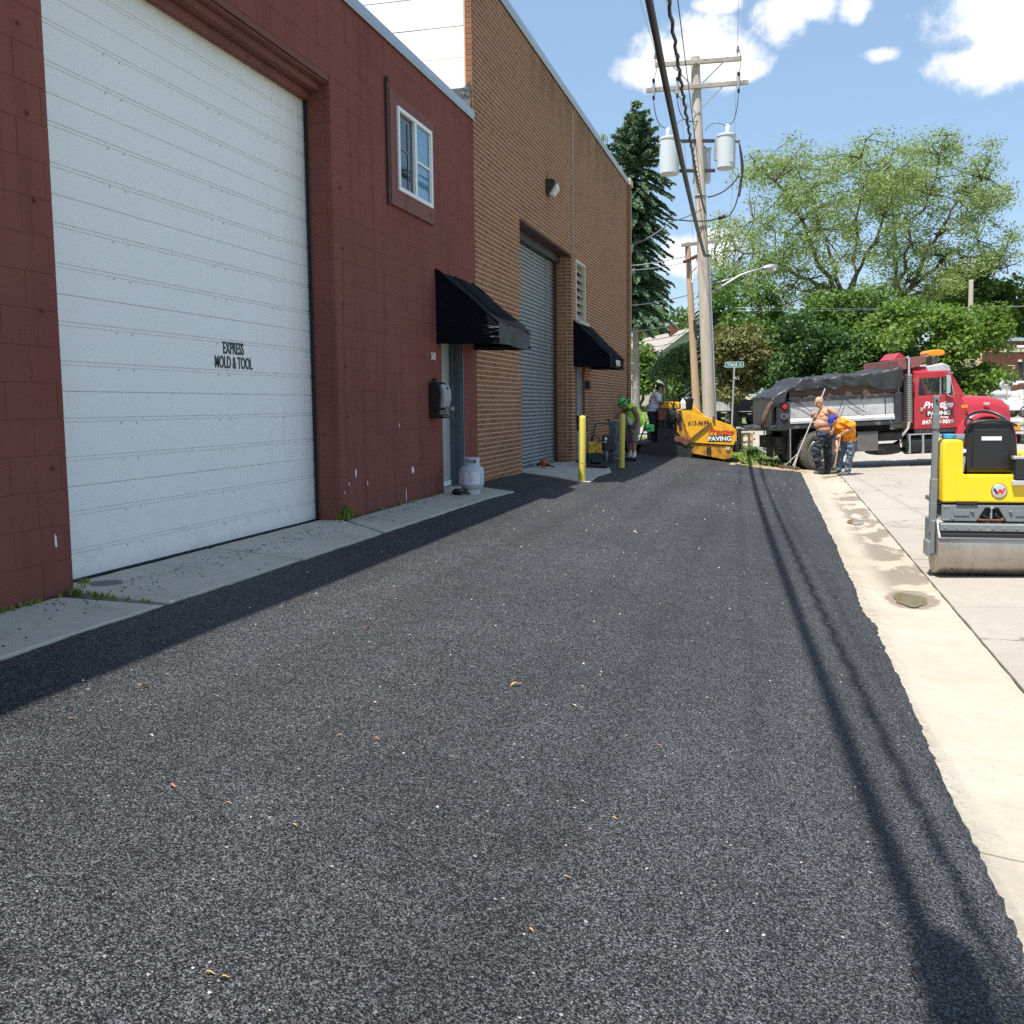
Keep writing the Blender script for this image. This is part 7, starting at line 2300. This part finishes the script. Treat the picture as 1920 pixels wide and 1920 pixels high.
wind = tuple(FR * 1.1 + FU * .25)
make_tree("shade_tree", "tall airy wind-blown tree with dark limbs, left of the pair behind the truck",
          [(1330, 470), (1340, 420), (1378, 400), (1392, 345), (1382, 300), (1420, 287), (1452, 272), (1478, 292), (1502, 270), (1530, 285), (1562, 284), (1590, 260), (1620, 275), (1650, 270), (1680, 290), (1700, 330), (1690, 420), (1660, 480), (1640, 545), (1590, 575), (1520, 580), (1450, 575), (1390, 560), (1345, 530)],
          80, 9, (1600, 790), [([(1600, 790), (1592, 640), (1583, 555)], .52), ([(1585, 562), (1545, 535), (1500, 520), (1440, 490), (1395, 475), (1340, 470)], .30), ([(1582, 557), (1530, 500), (1508, 440), (1470, 380), (1410, 330), (1390, 305)], .30), ([(1583, 555), (1560, 470), (1545, 400), (1520, 330), (1505, 285)], .26), ([(1590, 560), (1612, 500), (1640, 440), (1655, 360), (1660, 290)], .26), ([(1585, 556), (1600, 450), (1605, 350), (1600, 280)], .22), ([(1500, 520), (1465, 555), (1440, 592)], .14), ([(1508, 440), (1460, 430), (1425, 405)], .12), ([(1545, 540), (1500, 545), (1470, 530)], .12)],
          "leaf_willow", "bark", 340, 145, 1.35, .26, [(1415, 375, 22), (1470, 340, 16), (1560, 370, 24), (1628, 515, 24), (1480, 430, 18), (1590, 440, 18), (1550, 500, 18), (1440, 455, 16), (1640, 340, 15)], "tall trees behind the truck", wind, aspect=.34, up=.3, hang=.15, seed=3)
make_tree("shade_tree", "tall airy wind-blown tree with a spreading limb, right of the pair behind the truck",
          [(1640, 545), (1650, 450), (1662, 330), (1700, 275), (1735, 262), (1762, 260), (1790, 285), (1830, 282), (1852, 308), (1872, 338), (1902, 362), (1885, 382), (1852, 376), (1872, 402), (1850, 432), (1880, 430), (1902, 470), (1908, 505), (1870, 503), (1820, 507), (1790, 540), (1760, 565), (1700, 580)],
          84, 8, (1690, 790), [([(1690, 790), (1692, 660), (1690, 560)], .50), ([(1690, 560), (1725, 500), (1755, 440), (1790, 380), (1830, 340), (1880, 365)], .28), ([(1692, 558), (1740, 512), (1790, 470), (1815, 480), (1870, 500), (1895, 512)], .26), ([(1690, 560), (1690, 480), (1720, 400), (1740, 320), (1750, 270)], .25), ([(1690, 560), (1670, 470), (1680, 400), (1695, 320)], .22), ([(1755, 440), (1800, 425), (1860, 440)], .12), ([(1725, 500), (1700, 540), (1655, 570)], .14)],
          "leaf_willow", "bark", 265, 145, 1.35, .26, [(1700, 405, 18), (1805, 415, 24), (1765, 490, 20), (1835, 455, 18), (1790, 340, 14), (1665, 520, 14)], "tall trees behind the truck", wind, aspect=.34, up=.3, hang=.15, seed=5)

# round-headed trees and tall shrubs in front of the pair
dense = [
    ("leafy_tree", "pale green loose tree beside the grey utility pole", [(1335, 545), (1365, 515), (1400, 540), (1440, 550), (1500, 585), (1510, 640), (1480, 700), (1440, 690), (1400, 640), (1345, 630)], 70, 6, (1440, 790), 60, 230, 1.05, .26, "leaf_maple", 11),
    ("leafy_tree", "rounded green tree in the middle of the row behind the tarped bed", [(1500, 600), (1520, 565), (1560, 550), (1600, 548), (1650, 545), (1690, 555), (1700, 600), (1690, 660), (1640, 690), (1560, 690), (1510, 660)], 68, 7, (1590, 790), 80, 230, 1.05, .26, "leaf_maple", 12),
    ("leafy_tree", "dark green bushy tree just left of the truck cab and behind the tarp", [(1440, 660), (1455, 600), (1500, 590), (1545, 610), (1580, 640), (1610, 680), (1600, 745), (1520, 755), (1450, 745)], 60, 5, (1520, 790), 62, 230, .95, .24, "leaf_deep", 13),
    ("leafy_tree", "low dark green tree hidden behind the middle of the tarped bed", [(1560, 680), (1600, 640), (1650, 640), (1690, 670), (1700, 760), (1570, 765)], 58, 4, (1630, 790), 46, 220, .9, .24, "leaf_deep", 14),
    ("leafy_tree", "bright yellow-green maple right behind the red truck cab", [(1610, 690), (1620, 630), (1660, 590), (1700, 570), (1740, 565), (1790, 570), (1835, 590), (1856, 622), (1858, 650), (1842, 685), (1834, 745), (1780, 765), (1680, 760), (1620, 740)], 56, 6, (1740, 790), 112, 240, .95, .24, "leaf_bright", 15),
    ("leafy_tree", "green tree rising beyond the far pole at the right", [(1770, 600), (1760, 550), (1800, 510), (1835, 500), (1870, 520), (1900, 548), (1925, 570), (1935, 660), (1880, 690), (1800, 660)], 88, 8, (1850, 790), 70, 230, 1.25, .32, "leaf_maple", 16),
    ("leafy_tree", "dark green tree at the right edge above the far brick building", [(1880, 600), (1900, 560), (1940, 545), (1990, 560), (2000, 680), (1890, 680)], 100, 8, (1940, 790), 40, 220, 1.4, .34, "leaf_deep", 17),
    ("bronze_tree", "bronze-green tree between the utility pole and the street sign", [(1332, 660), (1345, 625), (1385, 615), (1425, 640), (1445, 680), (1430, 720), (1400, 740), (1340, 745)], 62, 5, (1375, 790), 50, 240, .85, .21, "leaf_brown", 18),
    ("leafy_tree", "green tree behind the chimney of the cream house", [(1188, 620), (1205, 585), (1250, 578), (1300, 585), (1330, 600), (1330, 660), (1270, 660), (1190, 690)], 122, 9, (1255, 780), 50, 230, 1.6, .38, "leaf_maple", 19),
    ("leafy_shrub", "bright green shrub beside the spruce trunk and the cream house", [(1192, 660), (1205, 640), (1222, 660), (1226, 700), (1215, 730), (1194, 725)], 84, 4, (1206, 775), 26, 200, .8, .26, "leaf_bright", 20),
    ("leafy_shrub", "green shrub behind the yellow hood of the paver", [(1240, 740), (1258, 705), (1290, 690), (1315, 705), (1318, 765), (1250, 770)], 74, 4, (1285, 785), 34, 200, .8, .24, "leaf_maple", 21),
]
for nm, lab, poly, d, dep, base, nc, nl, cr, ls, mat, sd in dense:
    cx = sum(p[0] for p in poly) / len(poly)
    cy = sum(p[1] for p in poly) / len(poly)
    lo_ = max(p[1] for p in poly)
    limbs = [([base, (base[0], (base[1] + lo_) / 2 - 5), (lerp(base[0], cx, .5), lerp(lo_, cy, .3))], .22)]
    for k in range(5):
        a = random.Random(sd * 7 + k)
        e = poly[a.randrange(len(poly))]
        limbs.append(([(lerp(base[0], cx, .5), lerp(lo_, cy, .3)), (lerp(base[0], e[0], .5), lerp(lo_, e[1], .6)), (lerp(cx, e[0], .8), lerp(cy, e[1], .8))], .10))
    make_tree(nm, lab, poly, d, dep, base, limbs, mat, "bark", int(nc * 1.25), nl, cr, ls, (), "trees and tall shrubs beyond the cross street", None, aspect=.7, twig=False, up=.75, zbase=far_rise(0, d) - .02, seed=sd)

# dark small tree with leaning stems in front of the house
make_tree("small_tree", "small dark tree with several leaning stems in front of the cream house",
          [(1222, 700), (1238, 678), (1262, 662), (1290, 648), (1315, 662), (1312, 705), (1285, 712), (1255, 702), (1230, 714)], 58, 4, (1258, 800),
          [([(1258, 800), (1254, 760), (1250, 720)], .14), ([(1258, 790), (1262, 740), (1285, 695), (1300, 680)], .12), ([(1258, 790), (1268, 745), (1296, 720), (1310, 690)], .09), ([(1252, 740), (1240, 700), (1235, 680)], .09), ([(1255, 770), (1252, 710), (1262, 660)], .10), ([(1275, 730), (1290, 728), (1304, 732)], .05)],
          "leaf_deep", "bark", 46, 190, .62, .19, (), None, None, aspect=.6, twig=False, up=.5, zbase=-.6, seed=31)


# spruces
def spruce(label, base, top_v, bot_v, d, widths, mat, seed, nper=9, lsz=.30, group=None, trunk_r=.21, bark="bark_grey", zb=-.6):
    rnd = random.Random(seed)
    r2 = np.random.default_rng(seed)
    B = W(base[0], base[1], d)
    B.z = zb
    T = thing("spruce_tree", label, "tree", B, group=group)
    S_ = F_PX / d
    top = W(base[0] + 2, top_v, d)
    H = top.z - B.z
    zt, zb_ = top.z - B.z, W(base[0], bot_v, d).z - B.z
    MB().tube([(.02 * math.sin(t), .02 * math.cos(t), H * t / 12) for t in range(13)], [trunk_r * (1 - .93 * t / 12) for t in range(13)], 12).build("trunk", MT[bark], T, smooth=50)
    wood = MB()
    C, A_, Nn, Ls = [], [], [], []
    z = zb_
    while z < zt - .1:
        v = 757 - (z + B.z - 1.06) * S_
        wd = np.interp(v, [p[0] for p in widths], [p[1] for p in widths]) / S_
        k = max(4, int(nper * min(1, .35 + wd / 1.5)))
        a0 = rnd.uniform(0, 6.28)
        for i in range(k):
            az = a0 + 6.283 * i / k + rnd.uniform(-.4, .4)
            L = wd * rnd.choice((rnd.uniform(.5, .8), rnd.uniform(.8, 1.15), rnd.uniform(.85, 1.2)))
            z0_, z = z, z + rnd.uniform(-.22, .22)
            hx, hy = math.cos(az), math.sin(az)
            up_ = .25 if v < 330 else -.05
            dr = (.10 if v < 330 else .42) * L
            pts = [Vector((hx * L * t, hy * L * t, z + up_ * L * t - dr * t * t + .10 * L * max(0, t - .75))) for t in (0, .25, .5, .75, 1)]
            wood.tube(pts, [.03, .024, .018, .012, .006], 4)
            ns = max(5, int(L * 26))
            for s in range(ns):
                t = (s + rnd.random()) / ns
                t = t ** .75
                q = Vector((hx * L * t, hy * L * t, z + up_ * L * t - dr * t * t + .10 * L * max(0, t - .75)))
                for side in (-1, 1, 0):
                    a = Vector((hx * .7 - hy * side * .9, hy * .7 + hx * side * .9, rnd.uniform(-.75, -.15) if side else rnd.uniform(-1.3, -.5)))
                    if v < 300 and rnd.random() < .5: a.z = rnd.uniform(-.1, .6)
                    l = lsz * rnd.uniform(.7, 1.3) * (1 - .35 * t)
                    C.append(q + a.normalized() * l * .45)
                    A_.append(a.normalized())
                    Ls.append(l)
            z = z0_
        z += rnd.uniform(.24, .36)
    C, A_, Ls = np.array(C), np.array(A_), np.array(Ls)[:, None]
    n = len(C)
    nr = r2.normal(size=(n, 3)) * .7 + np.array([0, 0, .8])
    nr -= A_ * (nr * A_).sum(1, keepdims=True)
    nr /= np.linalg.norm(nr, axis=1, keepdims=True)
    Bv = np.cross(nr, A_)
    V = np.stack([C - A_ * Ls / 2, C + Bv * Ls * .20 - A_ * Ls * .1, C + A_ * Ls / 2, C - Bv * Ls * .20 - A_ * Ls * .1], 1)
    wood.build("limbs", MT["bark"], T)
    link("crown", quads_mesh("crown", V, MT[mat]), T)


spruce("tall spruce with drooping dark boughs beyond the end of the brick building", (1192, 812), 205, 604, 55, [(205, 3), (240, 20), (276, 46), (320, 56), (360, 68), (420, 62), (480, 58), (545, 70), (575, 72), (604, 55)], "needle", 4, 11, .34, None, .23)
spruce("dark blue-green spruce behind the two utility poles", (1330, 790), 510, 725, 72, [(510, 3), (540, 16), (580, 28), (640, 36), (700, 44), (725, 44)], "needle_blue", 8, 9, .36, None, .2, "bark")

# verge of grass and soil past the end of the asphalt
mb = MB()
mb.grid(40, 30, lambda a, b: (lerp(-14, .50, a), lerp(24.2, 35.5, b), zg(lerp(-14, .5, a), 30) - .035 + .03 * fbm(a * 12, b * 9) + (.03 if b > .26 else -.03)))
tag(mb.build("verge", MT["grass"], smooth=True), kind="structure")
mb = MB()
mb.grid(30, 6, lambda a, b: (lerp(-1.1, .62, a), lerp(24.4, 25.6 + .9 * fbm(a * 6, 1), b), zg(lerp(-1.1, .6, a), 25) - .012 - .05 * (b < .02 or b > .98) + .05 * fbm(a * 9, b * 4)))
tag(mb.build("bare_soil", MT["soil"], smooth=True), kind="structure")
V = []
for k in range(2600):
    x, y = random.uniform(-9, .45), random.uniform(25.3, 35)
    if (y < 26.0 and random.random() < .6) or (x < -.9 and y < 27): continue
    tuft(V, x, y, zg(x, 30) - .0, 4, random.uniform(.05, .13), .06, .008)
tag(link("grass", quads_mesh("grass", V, MT["grass_blade"])), kind="stuff")
V = []
for k in range(700):
    x, y = random.uniform(-16, -3), random.uniform(76, 90)
    tuft(V, x, y, far_rise(x, y) - .02, 3, .16, .1, .03)
tag(link("lawn_grass", quads_mesh("lawn_grass", V, MT["grass_blade"])), kind="stuff")

# wooden trestle, pipe and odd things on the verge
q0 = W(1403, 852, 30.5)
q0.z = zg(q0.x, 30) - .01
TRS = thing("wooden_trestle", "low wooden trestle frame standing on the grass past the paver", "trestle", q0, -YAW)
S30 = F_PX / 30.5
tx = lambda u, v: ((u - 1403) / S30, (852 - v) / S30)
for u, v0, v1, y in ((1404, 853, 821, 0), (1417, 853, 817, .5), (1391, 853, 821, .0)):
    MB().bb((tx(u, 0)[0] - .03, y - .03, -.02), (tx(u, 0)[0] + .03, y + .03, tx(0, v1)[1])).build("leg", MT["lumber"], TRS, bevel=.004)
for (u0, v0, u1, v1, y) in ((1383, 821, 1409, 820, 0), (1392, 818, 1422, 817, .5), (1383, 833, 1408, 832, -.01), (1404, 832, 1420, 827, .3)):
    a, b = tx(u0, v0), tx(u1, v1)
    MB().bar((a[0], y, a[1]), (b[0], y, b[1]), .05, .06).build("rail", MT["lumber"], TRS, bevel=.004)
a, b = GZ(1419, 839, -.42), GZ(1468, 866, -.50)
a, b = W(1419, 839, 30), W(1468, 866, 27.2)
o = MB().tube([Vector((0, 0, 0)), b - a], .032, 10).build("pipe", MT["galv"], None, smooth=40, loc=a)
tag(o, "grey pipe lying slantwise on the grass beside the wooden trestle", "pipe")
p = W(1432, 843, 30)
p.z = zg(p.x, 30)
o = thing("tool_heap", "heap of black hand tools on the grass behind the slanting pipe", "tools", p, -YAW)
for k in range(6):
    MB().tube([(-.3 + .1 * k, 0, .03), (-.2 + .12 * k, .1, .12 + .02 * k), (-.05 + .1 * k, .05, .05)], .025, 6).build("tool", MT["chassis"], o, smooth=40)
p = W(1410, 862, 28)
p.z = zg(p.x, 28)
o = thing("leafy_weed", "dark leafy weed on the grass under the wooden trestle", "weed", p)
V = []
tuft(V, 0, 0, 0, 60, .28, .22, .02)
link("leaves", quads_mesh("leaves", V, MT["leaf_deep"]), o)

# ------------------------------------------------------------------ second dump truck, far off
D2_ = 75.0
b0 = W(1406, 798, D2_)
b0.z = -.58
T2 = thing("dump_truck", "grey dump truck loaded with sand seen from behind, beyond the street sign", "dump truck", b0, -YAW + R(27))
MB().bb((-1.12, .1, 1.05), (1.12, 4.2, 1.2)).bb((-1.12, .1, 1.2), (-1.06, 4.2, 1.95)).bb((1.06, .1, 1.2), (1.12, 4.2, 1.95)).bb((-1.1, 4.15, 1.2), (1.1, 4.2, 2.3)).build("bed", MT["bed_white"], T2)
for k in range(5):
    MB().bb((-1.17, .3 + k * .9, 1.1), (-1.12, .4 + k * .9, 1.95)).build("side_rib", MT["bed_white"], T2)
MB().bb((-1.18, .05, 1.88), (-1.05, 4.2, 2.0)).build("top_rail", MT["bed_black"], T2)
MB().bb((-1.18, .05, 1.0), (-1.1, 4.2, 1.10)).build("bottom_rail", MT["bed_black"], T2)
MB().bb((-1.15, .0, 1.1), (1.15, .08, 1.9)).build("tailgate", MT["bed_black"], T2, bevel=.01)
for s in (-1, 1):
    MB().bb((s * 1.2, -.05, .95), (s * 1.05, .15, 2.0)).build("rear_post", MT["bed_black"], T2)
    MB().bb((s * 1.15, .2, .18), (s * .55, .24, 1.0)).build("mud_flap", MT["toolbox"], T2)
    wheel(T2, (s * .98, 1.0, .5), .5, .3, MT["rim"], True, axis="X")
    wheel(T2, (s * .98, 5.2, .5), .5, .28, MT["rim"], axis="X")
MB().bb((-.8, .05, .62), (.8, .3, 1.02)).bb((-.4, .2, .6), (-.25, 6.2, .9)).bb((.25, .2, .6), (.4, 6.2, .9)).build("chassis_frame", MT["chassis"], T2)
MB().bb((-.18, .04, .8), (.18, .05, .92)).build("number_plate", MT["silver"], T2)
MB().bb((-1.05, 4.5, .9), (1.05, 5.7, 2.5)).bb((-.85, 5.7, .9), (.85, 6.7, 1.7)).build("cab", MT["bed_black"], T2, bevel=.06)
MB().bb((-1.1, 3.4, 2.2), (1.1, 5.2, 2.36)).build("cab_shield", MT["chassis"], T2)
for k in range(4):
    MB().box((-1.2, .5 + k * .6, 1.06), (.03, .12, .05)).build("marker_light", MT["red_lens"], T2)
MB().grid(12, 14, lambda a, b: (lerp(-1.05, 1.05, a), lerp(.1, 4.1, b), 1.75 + .50 * math.sin(math.pi * a) * math.sin(math.pi * min(1, b * 1.1 + .05)) + .05 * fbm(a * 4, b * 6))).build("sand_load", MT["sand"], T2, smooth=True)
CN = thing("traffic_cone", "orange traffic cone at the foot of the far grey dump truck", "cone", (lambda q: (q.x, q.y, -.58))(W(1428, 796, 73)))
MB().lathe([(.001, .0), (.17, .02), (.16, .05), (.05, .46), (.001, .47)], n=16, close=False).build("cone_body", MT["cone"], CN, smooth=40)
MB().box((0, 0, .015), (.38, .38, .03)).build("base", MT["cone"], CN)

# ------------------------------------------------------------------ cream house, shed, fence
hb = W(1287, 760, 95)
hz = far_rise(hb.x, hb.y)
HS = thing("house", "cream house with a sunlit grey-pink roof and a brick chimney behind trees", "house", (hb.x, hb.y, hz), -YAW + R(9))
ez, az = 5.2 - hz + 1.0, 7.9 - hz
W2 = 2.3
wl = MB().prism([(-W2, 0), (W2, 0), (W2, ez), (0, az - .15), (-W2, ez)], 0, 13, "Y").build("wall", MT["siding_green"], HS)


def courses(z0, z1, x0, x1, y, parent, mat, n="siding_board", gable=None):
    b = MB()
    z = z0
    while z < z1:
        xa, xb = x0, x1
        if gable and z > gable[0]:
            t = (z - gable[0]) / (gable[1] - gable[0])
            xa, xb = lerp(x0, (x0 + x1) / 2, t), lerp(x1, (x0 + x1) / 2, t)
        b.add([(xa, y - .03, z), (xb, y - .03, z), (xb, y - .005, z + .20), (xa, y - .005, z + .20)], [(0, 1, 2, 3)])
        b.add([(xa, y - .03, z), (xb, y - .03, z), (xb, y, z), (xa, y, z)], [(3, 2, 1, 0)])
        z += .20
    tag(b.build(n, mat, parent), kind="stuff")


courses(0, az - .4, -W2, W2, 0, HS, MT["siding_green"], gable=(ez, az))
rf = MB()
for s in (-1, 1):
    n_ = 16
    for k in range(n_):
        t0, t1 = k / n_, (k + 1) / n_
        xa, xb = lerp(s * (W2 + .45), 0, t0), lerp(s * (W2 + .45), 0, t1)
        za, zb = lerp(ez - .28, az, t0), lerp(ez - .28, az, t1)
        rf.add([(xa, -.45, za + .05), (xa, 13.4, za + .05), (xb, 13.4, zb + .02), (xb, -.45, zb + .02), (xa, -.45, za), (xa, 13.4, za)], [(0, 1, 2, 3), (0, 4, 5, 1)])
roof_ = rf.build("roof", MT["shingle"], HS)
MB().prism([(-W2 - .45, ez - .30), (0, az - .02), (W2 + .45, ez - .30), (W2 + .45, ez - .5), (0, az - .22), (-W2 - .45, ez - .5)], -.44, -.40, "Y").build("rake_board", MT["white"], HS)
ck = MB().bb((-.75, 2.2, az - .9), (-.15, 3.0, az + .62)).build("chimney", MT["farbrick"], roof_)
MB().bb((-.82, 2.12, az + .62), (-.08, 3.08, az + .74)).build("chimney_cap", MT["stonecap"], HS)
# lower cross wing on the left
wz, wa = 4.3, 6.0
MB().prism([(1.2, 0), (6.5, 0), (6.5, wz), (3.85, wa - .15), (1.2, wz)], -4.0, -W2 + .2, "X").build("wing_wall", MT["siding"], HS)
courses(0, wz, -4.0, -W2, 1.2, HS, MT["siding"])
rf = MB()
for s in (-1, 1):
    for k in range(10):
        t0, t1 = k / 10, (k + 1) / 10
        ya, yb = lerp(3.85 + s * 3.0, 3.85, t0), lerp(3.85 + s * 3.0, 3.85, t1)
        za, zb = lerp(wz - .2, wa, t0), lerp(wz - .2, wa, t1)
        rf.add([(-4.4, ya, za + .05), (-.8, ya, za + .05), (-.8, yb, zb + .02), (-4.4, yb, zb + .02), (-4.4, ya, za), (-.8, ya, za)], [(0, 1, 2, 3), (0, 4, 5, 1)])
rf.build("wing_roof", MT["shingle"], HS)


def house_window(x, z, w, h, y):
    f = MB().bb((x - w / 2 - .08, y - .06, z - .08), (x + w / 2 + .08, y - .02, z + h + .08)).build("window", MT["white"], HS)
    MB().bb((x - w / 2, y - .075, z), (x + w / 2, y - .055, z + h)).build("pane", MT["glass_dark"], f)
    MB().bb((x - w / 2, y - .085, z + h / 2 - .02), (x + w / 2, y - .075, z + h / 2 + .02)).build("sash_bar", MT["white"], f)


house_window(-2.9, 1.5, .5, 1.6, 1.2)
house_window(0, 3.9, .8, 1.2, -.0)
house_window(-1.0, 1.2, .7, 1.4, -.0)
MB().bb((.4, -.06, .0), (1.3, -.02, 2.1)).build("door", MT["white"], HS)
MB().prism([(-.4, 3.0), (-1.9, 2.55), (-1.9, 2.45), (-.4, 2.6)], -1.9, 1.6, "X").build("porch_roof", MT["shingle"], HS) if False else MB().prism([(.0, 3.05), (-1.7, 2.55), (-1.7, 2.45), (.0, 2.7)], -1.9, 1.6, "X").build("porch_roof", MT["shingle"], HS)
for x in (-1.8, 1.5):
    MB().bb((x - .06, -1.6, 0), (x + .06, -1.48, 2.5)).build("porch_post", MT["white"], HS)

sb_ = W(1394, 762, 90)
SHD = thing("shed", "small pale green shed with a grey hipped roof above the far dump truck", "shed", (sb_.x, sb_.y, -.5), -YAW)
MB().bb((-1.5, 0, 0), (1.45, 3, 3.45)).build("wall", MT["siding_green"], SHD)
courses(0, 3.45, -1.5, 1.45, 0, SHD, MT["siding_green"])
MB().add([(-1.75, -.25, 3.42), (1.72, -.25, 3.42), (1.72, 3.25, 3.42), (-1.75, 3.25, 3.42), (-.25, 1.4, 4.3), (.2, 1.6, 4.3)], [(0, 1, 5, 4), (1, 2, 5), (2, 3, 4, 5), (3, 0, 4), (3, 2, 1, 0)]).build("roof", MT["shingle_grey"], SHD)
MB().bb((-1.78, -.28, 3.36), (1.75, -.24, 3.46)).build("eave_board", MT["cream_trim"], SHD)

f0, f1 = W(1150, 742, 92), W(1262, 742, 92)
fz = far_rise(f0.x, f0.y)
FN = thing("wood_fence", "pale board fence left of the house behind the spruce trunk", "fence", (f0.x, f0.y, fz), -YAW)
L = (f1 - f0).length
fb = MB()
x = 0
while x < L:
    h = 1.48 + random.uniform(-.03, .03)
    fb.bb((x + .005, -.015, .04), (x + .145, .012, h))
    x += .15
tag(fb.build("fence_board", MT["fence_wood"], FN), kind="stuff")
for z in (.3, 1.1):
    MB().bb((0, .013, z), (L, .05, z + .09)).build("rail", MT["fence_wood"], FN)
x = 0
while x < L:
    MB().bb((x, .05, 0), (x + .1, .15, 1.55)).build("post", MT["fence_wood"], FN)
    x += 2.4

# ------------------------------------------------------------------ right edge: brick building, sheet fence, pickup
rb_ = W(1838, 770, 76)
RBL = thing("brick_building", "dark red brick building with pale cornices at the right edge beyond the truck", "building", (rb_.x, rb_.y, -.5), -YAW)
S76 = F_PX / 76
rx = lambda u: (u - 1838) / S76
rz_ = lambda v: 1.06 + .5 + (757 - v) / S76 - .011 * 0
MB().bb((0, 0, 0), (rx(2100), 10, rz_(666))).build("wall", MT["mortar"], RBL)
MB().bb((rx(1882), 1.0, rz_(664)), (rx(2100), 9, rz_(645))).build("upper_wall", MT["farbrick"], RBL)
bl_ = wall_rows(0, rx(1990), 0, rz_(667), .0677 * 1.5, .2032 * 1.5, .014, [], .05, 0, .002)
fbk = MB()
for c, s, a in bl_:
    fbk.box((c[1], c[0] + .02, c[2]), (s[1], s[0], s[2]))
tag(fbk.build("brickwork", MT["farbrick"], RBL), kind="stuff")
MB().bb((rx(1876), -.06, rz_(668)), (rx(2100), .3, rz_(662))).build("cornice", MT["stonecap"], RBL)
MB().bb((rx(1880), .9, rz_(646)), (rx(2100), 1.2, rz_(640))).bb((rx(1880), .94, rz_(662)), (rx(1884), 1.1, rz_(646))).build("parapet_cap", MT["flash"], RBL)
MB().bb((rx(1840), -.03, rz_(693.5)), (rx(2000), .0, rz_(692))).build("band_course", MT["stonecap"], RBL)
MB().bb((rx(1840), -.03, rz_(708.5)), (rx(2000), .0, rz_(707))).build("band_course", MT["stonecap"], RBL)
MB().bb((rx(1903), .3, rz_(660)), (rx(1930), .8, rz_(655))).build("roof_unit", MT["sheet"], RBL, bevel=.05)
MB().bb((rx(1904), -.2, rz_(686)), (rx(1910), .0, rz_(682))).build("wall_lamp", MT["lamp_glass"], RBL)
MB().bb((rx(1906), -.04, rz_(718)), (rx(1916), .0, rz_(686))).build("dark_stack", MT["dark_steel"], RBL)

s0 = W(1848, 760, 66)
SF = thing("sheet_fence", "pale corrugated sheet fence below the brick building at the right", "fence", (s0.x, s0.y, -.5), -YAW)
S66 = F_PX / 66
zt_ = 1.56 + (757 - 719) / S66
for i in range(4):
    x0, x1 = i * 39 / S66, (i + 1) * 39 / S66 - .03
    b = MB()
    n_ = 30
    b.grid(2, n_ * 2, lambda a, t: (lerp(x0, x1, a), -.03 * math.sin(t * n_ * 1.0) - .01 * i, lerp(0, zt_ - .06 * (i % 2), t)))
    b.build("panel", MT["sheet"], SF, smooth=True)
    MB().bb((x0 - .05, .0, 0), (x0 + .02, .06, zt_)).build("post", MT["galv"], SF)
d0 = W(1842, 762, 65)
DB = thing("dark_bin", "dark blue bin beside the corrugated sheet fence behind the truck hood", "bin", (d0.x, d0.y, -.5), -YAW)
MB().box((0, 0, .95), (.36, .4, 1.9), taper=(1.1, 1.1)).build("tub", MT["door_frame"], DB, bevel=.03)
MB().box((0, 0, 1.93), (.44, .48, .08)).build("lid", MT["black_plastic"], DB, bevel=.03)

p0 = W(1893, 783, 62)
PK = thing("pickup_truck", "white pickup truck with a ladder rack, half cut off at the right edge", "pickup", (p0.x, p0.y, -.0), -YAW)
PK.location.z = p0.z + .0
bd_ = MB()
bd_.prism([(.02, .42), (.0, .85), (.10, .98), (1.0, 1.05), (1.05, 1.08), (2.9, 1.08), (2.95, 1.05), (5.3, 1.05), (5.35, .5), (5.3, .42)], 0, 1.8, "Y")
bd_.build("body", MT["pickup_white"], PK, bevel=.05, segs=2)
cbn = MB().prism([(.62, 1.06), (1.15, 1.62), (1.3, 1.68), (2.4, 1.68), (2.6, 1.62), (2.72, 1.06)], .10, 1.70, "Y").build("cab", MT["pickup_white"], PK, bevel=.05, segs=2)
MB().prism([(.92, 1.12), (1.28, 1.55), (1.75, 1.58), (1.75, 1.12)], .085, .10, "Y").build("side_window", MT["glass_dark"], cbn)
MB().prism([(1.85, 1.12), (1.85, 1.58), (2.4, 1.58), (2.52, 1.12)], .085, .10, "Y").build("side_window", MT["glass_dark"], cbn)
for x in (.95, 4.2):
    wheel(PK, (x, .12, .38), .38, .24, MT["rim"])
    wheel(PK, (x, 1.68, .38), .38, .24, MT["rim"])
MB().bb((-.06, .1, .40), (.06, 1.7, .62)).build("bumper", MT["chrome"], PK, bevel=.03)
MB().bb((-.02, .1, .7), (.08, .5, .88)).build("headlight", MT["lamp_glass"], PK, bevel=.03)
rk = MB()
for y in (.15, 1.65):
    rk.tube([(.5, y, 1.98), (5.0, y, 1.98)], .035, 8)
    for x in (.55, 2.8, 4.9):
        rk.tube([(x, y, 1.98), (x + .1, y, 1.05)], .03, 6)
for x in (.6, 2.0, 3.5, 4.8):
    rk.tube([(x, .15, 1.98), (x, 1.65, 1.98)], .03, 6)
rk.build("ladder_rack", MT["lumber"], PK, smooth=40)
